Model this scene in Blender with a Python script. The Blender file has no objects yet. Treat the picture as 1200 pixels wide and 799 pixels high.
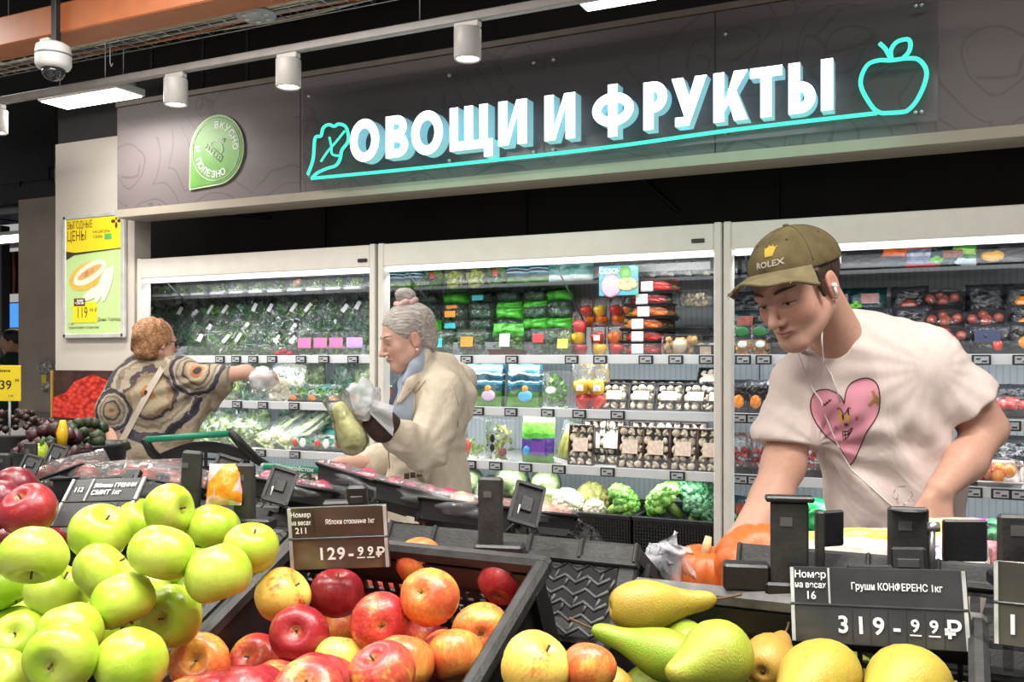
import bpy, bmesh, math, random
import numpy as np
from mathutils import Vector, Matrix, noise, Euler

S = bpy.context.scene
COL = S.collection
PI = math.pi
rnd = random.Random(7)

# ------------------------------------------------------------------ camera
FPX, HOR, CAMZ, YAW = 1100.0, 420.0, 1.5, math.radians(25.6)
CS, SN = math.cos(YAW), math.sin(YAW)
cam_data = bpy.data.cameras.new('camera')
cam_data.sensor_width = 36.0
cam_data.lens = 36.0 * FPX / 1200.0
cam_data.shift_y = (HOR - 399.5) / 1200.0
cam_data.clip_start = 0.02
cam = bpy.data.objects.new('camera', cam_data)
cam.location = (0, 0, CAMZ)
cam.rotation_euler = (PI / 2, 0, YAW)
COL.objects.link(cam)
S.camera = cam

# ------------------------------------------------------------------ world, exposure
wd = bpy.data.worlds.new('world')
S.world = wd
wd.use_nodes = True
wd.node_tree.nodes['Background'].inputs[0].default_value = (1.0, 0.97, 0.94, 1)
wd.node_tree.nodes['Background'].inputs[1].default_value = 0.30
S.view_settings.view_transform = 'Standard'
S.view_settings.look = 'None'
S.view_settings.gamma = 1
S.view_settings.exposure = 0.45
S.view_settings.use_curve_mapping = False


def area(name, loc, size, power, col=(1, 1, 1), direction=(0, 0, -1), spread=PI):
    d = bpy.data.lights.new(name, 'AREA')
    d.shape = 'RECTANGLE'
    d.size, d.size_y = size
    d.energy = power
    d.color = col
    d.spread = spread
    o = bpy.data.objects.new(name, d)
    o.location = loc
    o.rotation_euler = Vector(direction).to_track_quat('-Z', 'Y').to_euler()
    COL.objects.link(o)
    return o


# ceiling lamps of the sales floor
WARM = (1.0, 0.95, 0.88)
area('ceiling_lamp_light', (-1.6, 0.2, 3.3), (1.2, 0.3), 22, WARM)
area('ceiling_lamp_light', (0.2, -0.1, 3.3), (1.2, 0.3), 22, WARM)
area('ceiling_lamp_light', (-3.4, 0.4, 3.3), (1.2, 0.3), 34, WARM)
area('ceiling_lamp_light', (-0.7, -1.6, 3.3), (1.2, 0.3), 34, WARM, (0, 0.35, -1))
area('ceiling_lamp_light', (-2.8, 2.3, 3.3), (1.4, 0.3), 30, WARM)
area('ceiling_lamp_light', (-5.4, 2.6, 3.3), (1.4, 0.3), 40, WARM)
area('ceiling_lamp_light', (0.5, 1.3, 3.3), (1.2, 0.3), 50, WARM)
for sx, sy in ((-1.15, 0.75), (-0.75, 0.35), (-0.3, 0.7), (0.15, 0.45)):
    area('produce_spot_light', (sx, sy + 0.1, 3.0), (0.14, 0.14), 3.6, (1, 0.97, 0.92), (0, 0, -1), PI * 0.5)


# ------------------------------------------------------------------ pixel <-> place
def ratio(px):
    u = (px - 600) / FPX
    return (-SN + u * CS) / (CS + u * SN)


def W(px, py, zd):
    u = (px - 600) / FPX
    return Vector((zd * (-SN + u * CS), zd * (CS + u * SN), CAMZ + zd * (HOR - py) / FPX))


def depth_at(px, Y):
    u = (px - 600) / FPX
    return Y / (CS + u * SN)


def WY(px, py, Y):
    return W(px, py, depth_at(px, Y))


RIGHT = Vector((CS, SN, 0))
FWD = Vector((-SN, CS, 0))
UP = Vector((0, 0, 1))


# ------------------------------------------------------------------ materials
MATS = {}


def lin(c):
    return tuple(((x / 12.92) if x <= 0.04045 else ((x + 0.055) / 1.055) ** 2.4) for x in c)


def hexc(h):
    return lin(tuple(int(h[i:i + 2], 16) / 255 for i in (0, 2, 4)))


def rgba(c):
    if isinstance(c, str):
        c = hexc(c)
    return (c[0], c[1], c[2], 1)


class NT:
    def __init__(s, name):
        s.m = bpy.data.materials.new(name)
        s.m.use_nodes = True
        s.t = s.m.node_tree
        s.t.nodes.clear()
        s.out = s.n('ShaderNodeOutputMaterial')

    def n(s, typ, **kw):
        nd = s.t.nodes.new(typ)
        for k, v in kw.items():
            setattr(nd, k, v)
        return nd

    def l(s, a, b):
        s.t.links.new(a, b)

    def coord(s, kind='Object'):
        return s.n('ShaderNodeTexCoord').outputs[kind]

    def noise(s, scale, detail=3, vec=None, kind='Object', dist=0.0):
        n = s.n('ShaderNodeTexNoise')
        n.inputs['Scale'].default_value = scale
        n.inputs['Detail'].default_value = detail
        n.inputs['Distortion'].default_value = dist
        s.l(vec if vec is not None else s.coord(kind), n.inputs['Vector'])
        return n.outputs['Fac']

    def ramp(s, fac, stops, mode='LINEAR'):
        r = s.n('ShaderNodeValToRGB')
        r.color_ramp.interpolation = mode
        el = r.color_ramp.elements
        while len(el) < len(stops):
            el.new(0.5)
        for e, (p, c) in zip(el, stops):
            e.position = p
            e.color = rgba(c)
        s.l(fac, r.inputs[0])
        return r.outputs[0]

    def bump(s, h, strength=0.3, dist=0.01):
        b = s.n('ShaderNodeBump')
        b.inputs['Strength'].default_value = strength
        b.inputs['Distance'].default_value = dist
        s.l(h, b.inputs['Height'])
        return b.outputs[0]

    def mixc(s, f, a, b, blend='MIX'):
        m = s.n('ShaderNodeMix', data_type='RGBA', blend_type=blend)
        for sock, v in ((m.inputs[0], f), (m.inputs[6], a), (m.inputs[7], b)):
            if isinstance(v, (int, float)):
                sock.default_value = v
            elif isinstance(v, (tuple, list, str)):
                sock.default_value = rgba(v)
            else:
                s.l(v, sock)
        return m.outputs[2]

    def math(s, op, a, b=None):
        m = s.n('ShaderNodeMath', operation=op)
        for i, v in enumerate((a, b)):
            if v is None:
                continue
            if isinstance(v, (int, float)):
                m.inputs[i].default_value = v
            else:
                s.l(v, m.inputs[i])
        return m.outputs[0]

    def pbr(s, col, rough=0.5, metal=0.0, normal=None, spec=0.5, coat=0.0, emit=None, es=0.0, sss=0.0, alpha=None):
        p = s.n('ShaderNodeBsdfPrincipled')
        for nm, v in (('Base Color', col), ('Roughness', rough)):
            if isinstance(v, (tuple, list, str)):
                p.inputs[nm].default_value = rgba(v)
            elif isinstance(v, (int, float)):
                p.inputs[nm].default_value = v
            else:
                s.l(v, p.inputs[nm])
        p.inputs['Metallic'].default_value = metal
        p.inputs['Specular IOR Level'].default_value = spec
        p.inputs['Coat Weight'].default_value = coat
        p.inputs['Coat Roughness'].default_value = 0.1
        if normal is not None:
            s.l(normal, p.inputs['Normal'])
        if emit is not None:
            p.inputs['Emission Color'].default_value = rgba(emit)
            p.inputs['Emission Strength'].default_value = es
        if sss:
            p.inputs['Subsurface Weight'].default_value = sss
            p.inputs['Subsurface Radius'].default_value = (0.02, 0.008, 0.004)
            p.inputs['Subsurface Scale'].default_value = 0.4
        if alpha is not None:
            p.inputs['Alpha'].default_value = alpha
        s.l(p.outputs[0], s.out.inputs[0])
        return p


def M(name, col, rough=0.5, metal=0.0, spec=0.5, var=0.12, scale=12.0, bump=0.0, bscale=80.0, coat=0.0, emit=None, es=0.0, sss=0.0):
    """plain stuff with a little procedural variation of tone and relief"""
    if name in MATS:
        return MATS[name]
    t = NT(name)
    c = rgba(col)[:3]
    d = tuple(max(0, x * (1 - var)) for x in c)
    e = tuple(min(1, x * (1 + var)) for x in c)
    colr = t.ramp(t.noise(scale), [(0.3, d), (0.7, e)])
    nm = t.bump(t.noise(bscale, 4), bump) if bump else None
    t.pbr(colr, rough, metal, nm, spec, coat, emit, es, sss)
    MATS[name] = t.m
    return t.m


def emis(name, col, strength):
    if name in MATS:
        return MATS[name]
    t = NT(name)
    e = t.n('ShaderNodeEmission')
    e.inputs[0].default_value = rgba(col)
    e.inputs[1].default_value = strength
    t.l(e.outputs[0], t.out.inputs[0])
    MATS[name] = t.m
    return t.m


def film(name, tint=(1, 1, 1), solid=0.10, gloss=0.30, bscale=45.0, bstr=0.9, milk=(0.9, 0.93, 0.95)):
    """clear crinkled plastic: mostly see-through, a glossy crinkle and a slight milkiness"""
    if name in MATS:
        return MATS[name]
    t = NT(name)
    nm = t.bump(t.noise(bscale, 3, dist=0.6), bstr, 0.012)
    tr = t.n('ShaderNodeBsdfTransparent')
    tr.inputs[0].default_value = rgba(tint)
    gl = t.n('ShaderNodeBsdfGlossy')
    gl.inputs['Roughness'].default_value = 0.12
    gl.inputs[0].default_value = (1, 1, 1, 1)
    t.l(nm, gl.inputs['Normal'])
    df = t.n('ShaderNodeBsdfDiffuse')
    df.inputs[0].default_value = rgba(milk)
    lw = t.n('ShaderNodeLayerWeight')
    lw.inputs[0].default_value = gloss
    t.l(nm, lw.inputs['Normal'])
    m1 = t.n('ShaderNodeMixShader')
    m1.inputs[0].default_value = solid
    t.l(tr.outputs[0], m1.inputs[1])
    t.l(df.outputs[0], m1.inputs[2])
    m2 = t.n('ShaderNodeMixShader')
    t.l(lw.outputs['Fresnel'], m2.inputs[0])
    t.l(m1.outputs[0], m2.inputs[1])
    t.l(gl.outputs[0], m2.inputs[2])
    t.l(m2.outputs[0], t.out.inputs[0])
    MATS[name] = t.m
    return t.m


def printed(name, stops, rough=0.25, nscale=14.0, nd=0.25, bstr=0.5, axis=2, mode='CONSTANT'):
    """printed foil: bands of colour over the height of the pack, wavy edged"""
    if name in MATS:
        return MATS[name]
    t = NT(name)
    sep = t.n('ShaderNodeSeparateXYZ')
    t.l(t.coord('Generated'), sep.inputs[0])
    n = t.noise(nscale, 2)
    f = t.math('ADD', sep.outputs[axis], t.math('MULTIPLY', t.math('SUBTRACT', n, 0.5), nd))
    c = t.ramp(f, stops, mode)
    t.pbr(c, rough, 0, t.bump(t.noise(50, 3, dist=0.5), bstr, 0.01), 0.6)
    MATS[name] = t.m
    return t.m


# ------------------------------------------------------------------ mesh builder
class MB:
    def __init__(s):
        s.v, s.f, s.mi, s.sm = [], [], [], []

    def add(s, verts, faces, mi=0, M4=None, smooth=False):
        b = len(s.v)
        if M4 is not None:
            verts = [M4 @ Vector(p) for p in verts]
        s.v.extend([tuple(p) for p in verts])
        s.f.extend([tuple(b + i for i in f) for f in faces])
        s.mi.extend([mi] * len(faces))
        s.sm.extend([smooth] * len(faces))
        return s

    def box(s, c, d, mi=0, M4=None, r=0.0):
        x, y, z = d[0] / 2, d[1] / 2, d[2] / 2
        C = Vector(c)
        if r <= 0:
            v = [C + Vector((a * x, b * y, e * z)) for a in (-1, 1) for b in (-1, 1) for e in (-1, 1)]
            f = [(0, 1, 3, 2), (4, 6, 7, 5), (0, 4, 5, 1), (2, 3, 7, 6), (0, 2, 6, 4), (1, 5, 7, 3)]
            return s.add(v, f, mi, M4)
        r = min(r, x * .95, y * .95, z * .95)
        v, idx = [], {}
        for a in (-1, 1):
            for b in (-1, 1):
                for e in (-1, 1):
                    for k in range(3):
                        q = [a * x, b * y, e * z]
                        for j in range(3):
                            if j != k:
                                q[j] -= (a, b, e)[j] * r
                        idx[(a, b, e, k)] = len(v)
                        v.append(C + Vector(q))
        f = []
        for k in range(3):
            for sg in (-1, 1):
                o = [j for j in range(3) if j != k]
                loop = []
                for (p, q) in ((-1, -1), (1, -1), (1, 1), (-1, 1)):
                    t = [0, 0, 0]
                    t[k] = sg
                    t[o[0]] = p
                    t[o[1]] = q
                    loop.append(idx[(t[0], t[1], t[2], k)])
                flip = (sg < 0) ^ (k == 1)
                f.append(tuple(loop[::-1] if flip else loop))
        for k in range(3):      # edges parallel to k
            o = [j for j in range(3) if j != k]
            for p in (-1, 1):
                for q in (-1, 1):
                    t0 = [0, 0, 0]
                    t0[o[0]] = p
                    t0[o[1]] = q
                    a0, a1 = list(t0), list(t0)
                    a0[k], a1[k] = -1, 1
                    f.append((idx[(*a0, o[0])], idx[(*a1, o[0])], idx[(*a1, o[1])], idx[(*a0, o[1])]))
        for a in (-1, 1):
            for b in (-1, 1):
                for e in (-1, 1):
                    f.append(tuple(idx[(a, b, e, k)] for k in range(3)))
        return s.add(v, f, mi, M4)

    def tube(s, pts, r, seg=8, mi=0, M4=None, cap=True, smooth=True):
        pts = [Vector(p) for p in pts]
        n = len(pts)
        rr = r if isinstance(r, (list, tuple)) else [r] * n
        v, f = [], []
        ref = None
        for i, p in enumerate(pts):
            t = (pts[min(i + 1, n - 1)] - pts[max(i - 1, 0)])
            t = t.normalized() if t.length > 1e-9 else Vector((0, 0, 1))
            if ref is None:
                ref = Vector((0, 0, 1)) if abs(t.z) < 0.9 else Vector((1, 0, 0))
            a = t.cross(ref)
            if a.length < 1e-6:
                a = t.orthogonal()
            a.normalize()
            b = a.cross(t).normalized()
            ref = b
            for k in range(seg):
                an = 2 * PI * k / seg
                v.append(p + (a * math.cos(an) + b * math.sin(an)) * rr[i])
        for i in range(n - 1):
            for k in range(seg):
                k2 = (k + 1) % seg
                f.append((i * seg + k, i * seg + k2, (i + 1) * seg + k2, (i + 1) * seg + k))
        if cap:
            f.append(tuple(range(seg))[::-1])
            f.append(tuple((n - 1) * seg + k for k in range(seg)))
        return s.add(v, f, mi, M4, smooth)

    def lathe(s, prof, seg=20, mi=0, M4=None, smooth=True, wob=None):
        v, f = [], []
        n = len(prof)
        for i, (r, z) in enumerate(prof):
            for k in range(seg):
                an = 2 * PI * k / seg
                q = r * (wob(an, i / (n - 1)) if wob else 1)
                v.append((q * math.cos(an), q * math.sin(an), z))
        for i in range(n - 1):
            for k in range(seg):
                k2 = (k + 1) % seg
                f.append((i * seg + k, i * seg + k2, (i + 1) * seg + k2, (i + 1) * seg + k))
        if prof[0][0] > 1e-6:
            f.append(tuple(range(seg))[::-1])
        if prof[-1][0] > 1e-6:
            f.append(tuple((n - 1) * seg + k for k in range(seg)))
        return s.add(v, f, mi, M4, smooth)

    def grid(s, fn, nu, nv, mi=0, M4=None, smooth=True, wrapu=False):
        v = [fn(i / (nu - (0 if wrapu else 1)), j / (nv - 1)) for j in range(nv) for i in range(nu)]
        f = []
        for j in range(nv - 1):
            for i in range(nu if wrapu else nu - 1):
                i2 = (i + 1) % nu
                f.append((j * nu + i, j * nu + i2, (j + 1) * nu + i2, (j + 1) * nu + i))
        return s.add(v, f, mi, M4, smooth)

    def ball(s, c, r, sub=2, mi=0, disp=0.0, dsc=20.0, M4=None, smooth=True, sc=(1, 1, 1)):
        vs, fs = ICO[sub]
        C = Vector(c)
        off = Vector((rnd.random() * 50, rnd.random() * 50, rnd.random() * 50))
        out = []
        for p in vs:
            k = r * (1 + (disp * noise.noise(p * dsc * r + off) if disp else 0))
            out.append(C + Vector((p.x * k * sc[0], p.y * k * sc[1], p.z * k * sc[2])))
        return s.add(out, fs, mi, M4, smooth)

    def prism(s, poly, d, mi=0, M4=None):
        """polygon in local xz, thickness d along y (centred)"""
        n = len(poly)
        v = [(x, -d / 2, z) for x, z in poly] + [(x, d / 2, z) for x, z in poly]
        f = [tuple(range(n)), tuple(range(2 * n - 1, n - 1, -1))]
        for i in range(n):
            j = (i + 1) % n
            f.append((i, i + n, j + n, j))
        return s.add(v, f, mi, M4)

    def mesh(s, name, mats):
        me = bpy.data.meshes.new(name)
        me.from_pydata(s.v, [], s.f)
        for m in (mats if isinstance(mats, (list, tuple)) else [mats]):
            me.materials.append(m)
        me.polygons.foreach_set('material_index', s.mi)
        me.polygons.foreach_set('use_smooth', s.sm)
        me.update()
        return me

    def build(s, name, mats, parent=None, world=False, label=None, kind=None):
        return place_mesh(s.mesh(name, mats), name, parent, world, label, kind)


def place_mesh(me, name, parent=None, world=False, label=None, kind=None):
    o = bpy.data.objects.new(name, me)
    COL.objects.link(o)
    if parent is not None:
        o.parent = parent
        if world:
            q, top = parent, Matrix.Identity(4)
            while q is not None:
                top = q.matrix_basis.inverted() if q.parent is None else top
                q = q.parent
            o.matrix_parent_inverse = Matrix.Identity(4)
            if parent.parent is None:
                o.matrix_parent_inverse = parent.matrix_basis.inverted()
    if label:
        o['label'] = label
    if kind:
        o['kind'] = kind
    return o


ICO = {}
for _s in (1, 2, 3, 4):
    _b = bmesh.new()
    bmesh.ops.create_icosphere(_b, subdivisions=_s, radius=1)
    _b.verts.ensure_lookup_table()
    ICO[_s] = ([v.co.copy() for v in _b.verts], [tuple(v.index for v in f.verts) for f in _b.faces])
    _b.free()


def tag(o, label, cat, group=None):
    o['label'] = label
    o['category'] = cat
    if group:
        o['group'] = group
    return o


def thing(name, label, cat, loc=(0, 0, 0), rot=(0, 0, 0), group=None):
    o = bpy.data.objects.new(name, None)
    o.empty_display_size = 0.05
    COL.objects.link(o)
    o.location = loc
    o.rotation_euler = rot
    return tag(o, label, cat, group)


def copy_tree(o, parent=None):
    c = o.copy()
    COL.objects.link(c)
    if parent is not None:
        c.parent = parent
    for ch in list(o.children):
        copy_tree(ch, c)
    return c


def copy_mi(o, parent=None):
    """copy keeping the source's children lists readable"""
    return copy_tree(o, parent)


def TM(loc, rot=(0, 0, 0), sc=(1, 1, 1)):
    return Matrix.Translation(loc) @ Euler(rot).to_matrix().to_4x4() @ Matrix.Diagonal((*sc, 1))


def text_mesh(body, size, bold=0.0, depth=0.0, align='CENTER', name='lettering', res=3, space=1.0, vcenter=True):
    c = bpy.data.curves.new('txt', 'FONT')
    c.body = body
    c.size = size
    c.offset = bold * size
    c.extrude = depth
    c.align_x = align
    c.space_line = 0.8
    c.space_character = space
    if vcenter:
        c.align_y = 'CENTER'
    c.resolution_u = res
    o = bpy.data.objects.new('txt', c)
    COL.objects.link(o)
    bpy.context.view_layer.update()
    me = bpy.data.meshes.new_from_object(o.evaluated_get(bpy.context.evaluated_depsgraph_get()))
    bpy.data.objects.remove(o)
    bpy.data.curves.remove(c)
    me.name = name
    return me


def add_mesh(mb, me, M4, mi=0):
    mb.add([v.co for v in me.vertices], [tuple(p.vertices) for p in me.polygons], mi, M4)
    bpy.data.meshes.remove(me)


RX90 = Matrix.Rotation(PI / 2, 4, 'X')       # text in xy -> standing in xz, facing -y


def ordinal(i):
    w = ['first', 'second', 'third', 'fourth', 'fifth', 'sixth', 'seventh', 'eighth', 'ninth', 'tenth', 'eleventh', 'twelfth',
         'thirteenth', 'fourteenth', 'fifteenth', 'sixteenth', 'seventeenth', 'eighteenth']
    return w[i]


def structure(o):
    o['kind'] = 'structure'
    return o


# ------------------------------------------------------------------ shared materials
BLACKP = M('black_plastic', (0.010, 0.010, 0.011), 0.42, var=0.35, scale=30, bump=0.06, bscale=200)
BLACKS = M('black_satin_plastic', (0.026, 0.026, 0.027), 0.55, var=0.3, scale=40, bump=0.1, bscale=260)
GREYP = M('worn_grey_black_plastic', (0.024, 0.0235, 0.0235), 0.5, var=0.4, scale=40, bump=0.1, bscale=220)
WHITEP = M('white_plastic', (0.72, 0.72, 0.72), 0.4, var=0.04)
CREAM = M('cream_enamel', (0.66, 0.62, 0.57), 0.35, var=0.04)
BEIGE = M('beige_paint', (0.60, 0.55, 0.49), 0.6, var=0.05, bump=0.05)
METAL = M('galvanised_steel', (0.5, 0.5, 0.5), 0.35, 0.9, var=0.2)
DARKMETAL = M('dark_metal', (0.03, 0.03, 0.032), 0.5, 0.3, var=0.3)
TXTW = M('white_lettering', (0.85, 0.86, 0.85), 0.5, var=0.02)
TXTB = M('black_lettering', (0.02, 0.015, 0.02), 0.5, var=0.1)
CLEAR = film('clear_plastic_sheet', (1, 1, 1), 0.04, 0.12, 8, 0.05)
BAG = film('crinkled_clear_film', (0.97, 0.98, 0.99), 0.035, 0.36, 40, 1.0)
BAGM = film('milky_thin_bag', (0.96, 0.97, 0.98), 0.50, 0.30, 30, 0.9)
WRAP = film('shrink_wrap', (1, 1, 1), 0.02, 0.24, 30, 0.6)
LED = emis('led_diffuser', (0.93, 0.98, 1.0), 2.0)
LABELW = M('white_label_paper', (0.8, 0.8, 0.79), 0.6, var=0.06, scale=60)
# ================================================================== THE SETTING
def sbox(name, lo, hi, m, r=0.0):
    c = [(a + b) / 2 for a, b in zip(lo, hi)]
    d = [abs(b - a) for a, b in zip(lo, hi)]
    o = MB().box((0, 0, 0), d, 0, None, r).build(name, m)
    o.location = c
    return structure(o)


t = NT('floor_tile')
sepf = t.n('ShaderNodeTexBrick')
sepf.offset = 0
sepf.inputs['Scale'].default_value = 1.0
sepf.inputs['Brick Width'].default_value = 0.6
sepf.inputs['Row Height'].default_value = 0.6
sepf.inputs['Mortar Size'].default_value = 0.004
sepf.inputs['Color1'].default_value = rgba((0.45, 0.43, 0.40))
sepf.inputs['Color2'].default_value = rgba((0.42, 0.40, 0.37))
sepf.inputs['Mortar'].default_value = rgba((0.2, 0.19, 0.18))
t.l(t.coord(), sepf.inputs[0])
t.pbr(sepf.outputs[0], 0.3)
sbox('floor', (-16, -4, -0.1), (5, 14, 0), t.m)
sbox('ceiling', (-16, -4, 4.3), (5, 14, 4.4), M('black_ceiling', (0.012, 0.012, 0.013), 0.9, var=0.4))
DARKWALL = M('dark_brown_wall', (0.022, 0.019, 0.017), 0.7, var=0.25, scale=3)
sbox('wall_back', (-6.4, 5.2, 0), (3.2, 5.3, 4.3), DARKWALL)
sbox('wall_far', (-16, 12.0, 0), (-4.6, 12.1, 4.3), M('dark_hall', (0.02, 0.021, 0.023), 0.8, var=0.5, scale=2))
# niche above the chillers: joints between its dark panels and a steel pipe
for x in (-3.9, -2.4, -0.9, 0.6):
    sbox('trim_1', (x, 5.18, 2.1), (x + 0.012, 5.2, 3.0), DARKMETAL)

COLX0, COLX1 = -5.35, -4.64
PAINT = M('warm_white_paint', (0.56, 0.515, 0.46), 0.6, var=0.04, scale=4, bump=0.03)
sbox('wall_left', (COLX0, 4.25, 0), (COLX1, 4.38, 2.9), PAINT)
sbox('trim_2', (COLX0, 4.27, 2.9), (COLX1 + 0.3, 4.38, 3.25), M('charcoal_board', (0.03, 0.03, 0.032), 0.7))
sbox('wall_left_far', (-8.06, 6.0, 0.0), (-7.2, 6.8, 3.0), M('taupe_paint', (0.43, 0.365, 0.30), 0.65, var=0.06, scale=5))
sbox('trim_3', (-8.06, 5.99, 3.0), (-7.2, 6.8, 3.12), M('charcoal_board', (0.03, 0.03, 0.032), 0.7))
sbox('baseboard_left', (-8.06, 5.96, 0.96), (-7.2, 6.0, 1.0), M('grey_bumper', (0.2, 0.19, 0.18), 0.5))

# fascia with its line-drawn print
t = NT('printed_brown_fascia')
co = t.coord()
mp = t.n('ShaderNodeMapping')
mp.inputs['Scale'].default_value = (1, 1, 1)
t.l(co, mp.inputs[0])
vor = t.n('ShaderNodeTexVoronoi')
vor.inputs['Scale'].default_value = 1.7
vor.inputs['Randomness'].default_value = 0.75
nz = t.n('ShaderNodeTexNoise')
nz.inputs['Scale'].default_value = 2.2
t.l(mp.outputs[0], nz.inputs['Vector'])
vadd = t.n('ShaderNodeVectorMath', operation='MULTIPLY_ADD')
t.l(nz.outputs['Color'], vadd.inputs[0])
vadd.inputs[1].default_value = (0.25, 0.25, 0.25)
t.l(mp.outputs[0], vadd.inputs[2])
t.l(vadd.outputs[0], vor.inputs['Vector'])
d = vor.outputs['Distance']
ln = t.math('FRACT', t.math('MULTIPLY', d, 7.0))
line = t.math('LESS_THAN', t.math('ABSOLUTE', t.math('SUBTRACT', ln, 0.5)), 0.045)
vor2 = t.n('ShaderNodeTexVoronoi', feature='DISTANCE_TO_EDGE')
vor2.inputs['Scale'].default_value = 5.0
t.l(vadd.outputs[0], vor2.inputs['Vector'])
line2 = t.math('MULTIPLY', t.math('LESS_THAN', vor2.outputs['Distance'], 0.03), t.math('LESS_THAN', d, 0.33))
msk = t.math('MAXIMUM', line, line2)
gate = t.math('GREATER_THAN', t.noise(0.9, 1), 0.44)
msk = t.math('MULTIPLY', msk, gate)
t.pbr(t.mixc(t.math('MULTIPLY', msk, 0.55), (0.150, 0.125, 0.128), (0.075, 0.062, 0.066)), 0.5)
FX0 = ratio(137) * 4.1
fpan = [FX0, ratio(352) * 4.1, ratio(838) * 4.1, 2.4]
fas = structure(MB().box((0, 0, 0), (2.4 - FX0, 0.06, 0.62), 0).build('trim_4', M('fascia_core', (0.1, 0.09, 0.09), 0.6)))
fas.location = ((2.4 + FX0) / 2, 4.16, 2.71)
for i in range(3):
    a, b = fpan[i], fpan[i + 1]
    w = b - a - 0.003
    o = MB().box((0, 0, 0), (w, 0.03, 0.62), 0, None, 0.002).build('fascia_panel', t.m, fas)
    o.location = ((a + b) / 2 - fas.location.x, -0.045, 0)
SANDTRIM = M('sand_trim', (0.36, 0.32, 0.255), 0.5, var=0.04)
sbox('trim_5', (FX0, 4.085, 2.352), (2.4, 4.3, 2.398), SANDTRIM)
sbox('trim_6', (FX0, 4.09, 3.022), (2.4, 4.2, 3.05), M('taupe_trim', (0.2, 0.17, 0.14), 0.5))
sbox('trim_7', (FX0, 4.2, 3.05), (2.4, 5.2, 3.07), DARKWALL)

# ================================================================== THE SIGN
NEON = emis('teal_neon_core', (0.06, 0.72, 0.47), 1.35)
LETF = emis('white_letter_face', (0.93, 0.97, 1.0), 2.6)
t = NT('letter_side')
t.pbr((0.55, 0.80, 0.86), 0.4, emit=(0.25, 0.62, 0.72), es=0.28)
LETS = t.m
SY = 4.03
sign = thing('wall_sign', 'illuminated white lettering ОВОЩИ И ФРУКТЫ on clear board with teal neon outlines', 'sign',
             WY(730, 130, 4.085))
ACR = film('clear_acrylic_board', (0.86, 0.87, 0.88), 0.05, 0.16, 6, 0.03, (0.35, 0.36, 0.38))
zt, zb = 2.93, 2.43
xs = [ratio(355) * SY, ratio(638) * SY, ratio(1100) * SY]
for i in range(2):
    MB().box(((xs[i] + xs[i + 1]) / 2, SY, (zt + zb) / 2), (xs[i + 1] - xs[i] - 0.004, 0.008, zt - zb), 0, None, 0.001).build(
        'acrylic_board', ACR, sign, True)
for x in (xs[0] + 0.05, xs[0] + 0.9, xs[1] - 0.05, xs[1] + 0.05, xs[1] + 0.85, xs[1] + 1.6, xs[2] - 0.06):
    for z in (zt - 0.04, zb + 0.04):
        MB().lathe([(0.010, 0), (0.010, 0.010), (0.006, 0.014), (0, 0.014)], 12, 0,
                   TM((x, SY - 0.004, z), (PI / 2, 0, 0))).build('screw', METAL, sign, True)
LY = 3.95
letters = [('О', 410, 448), ('В', 452, 481), ('О', 482, 523), ('Щ', 527, 583), ('И', 584, 621), ('И', 638, 678), ('Ф', 694, 748),
           ('Р', 754, 785), ('У', 787, 833), ('К', 836, 881), ('Т', 879, 921), ('Ы', 924, 982)]
BASE, CAPH = 2.497, 0.208
TK = 0.046


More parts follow.
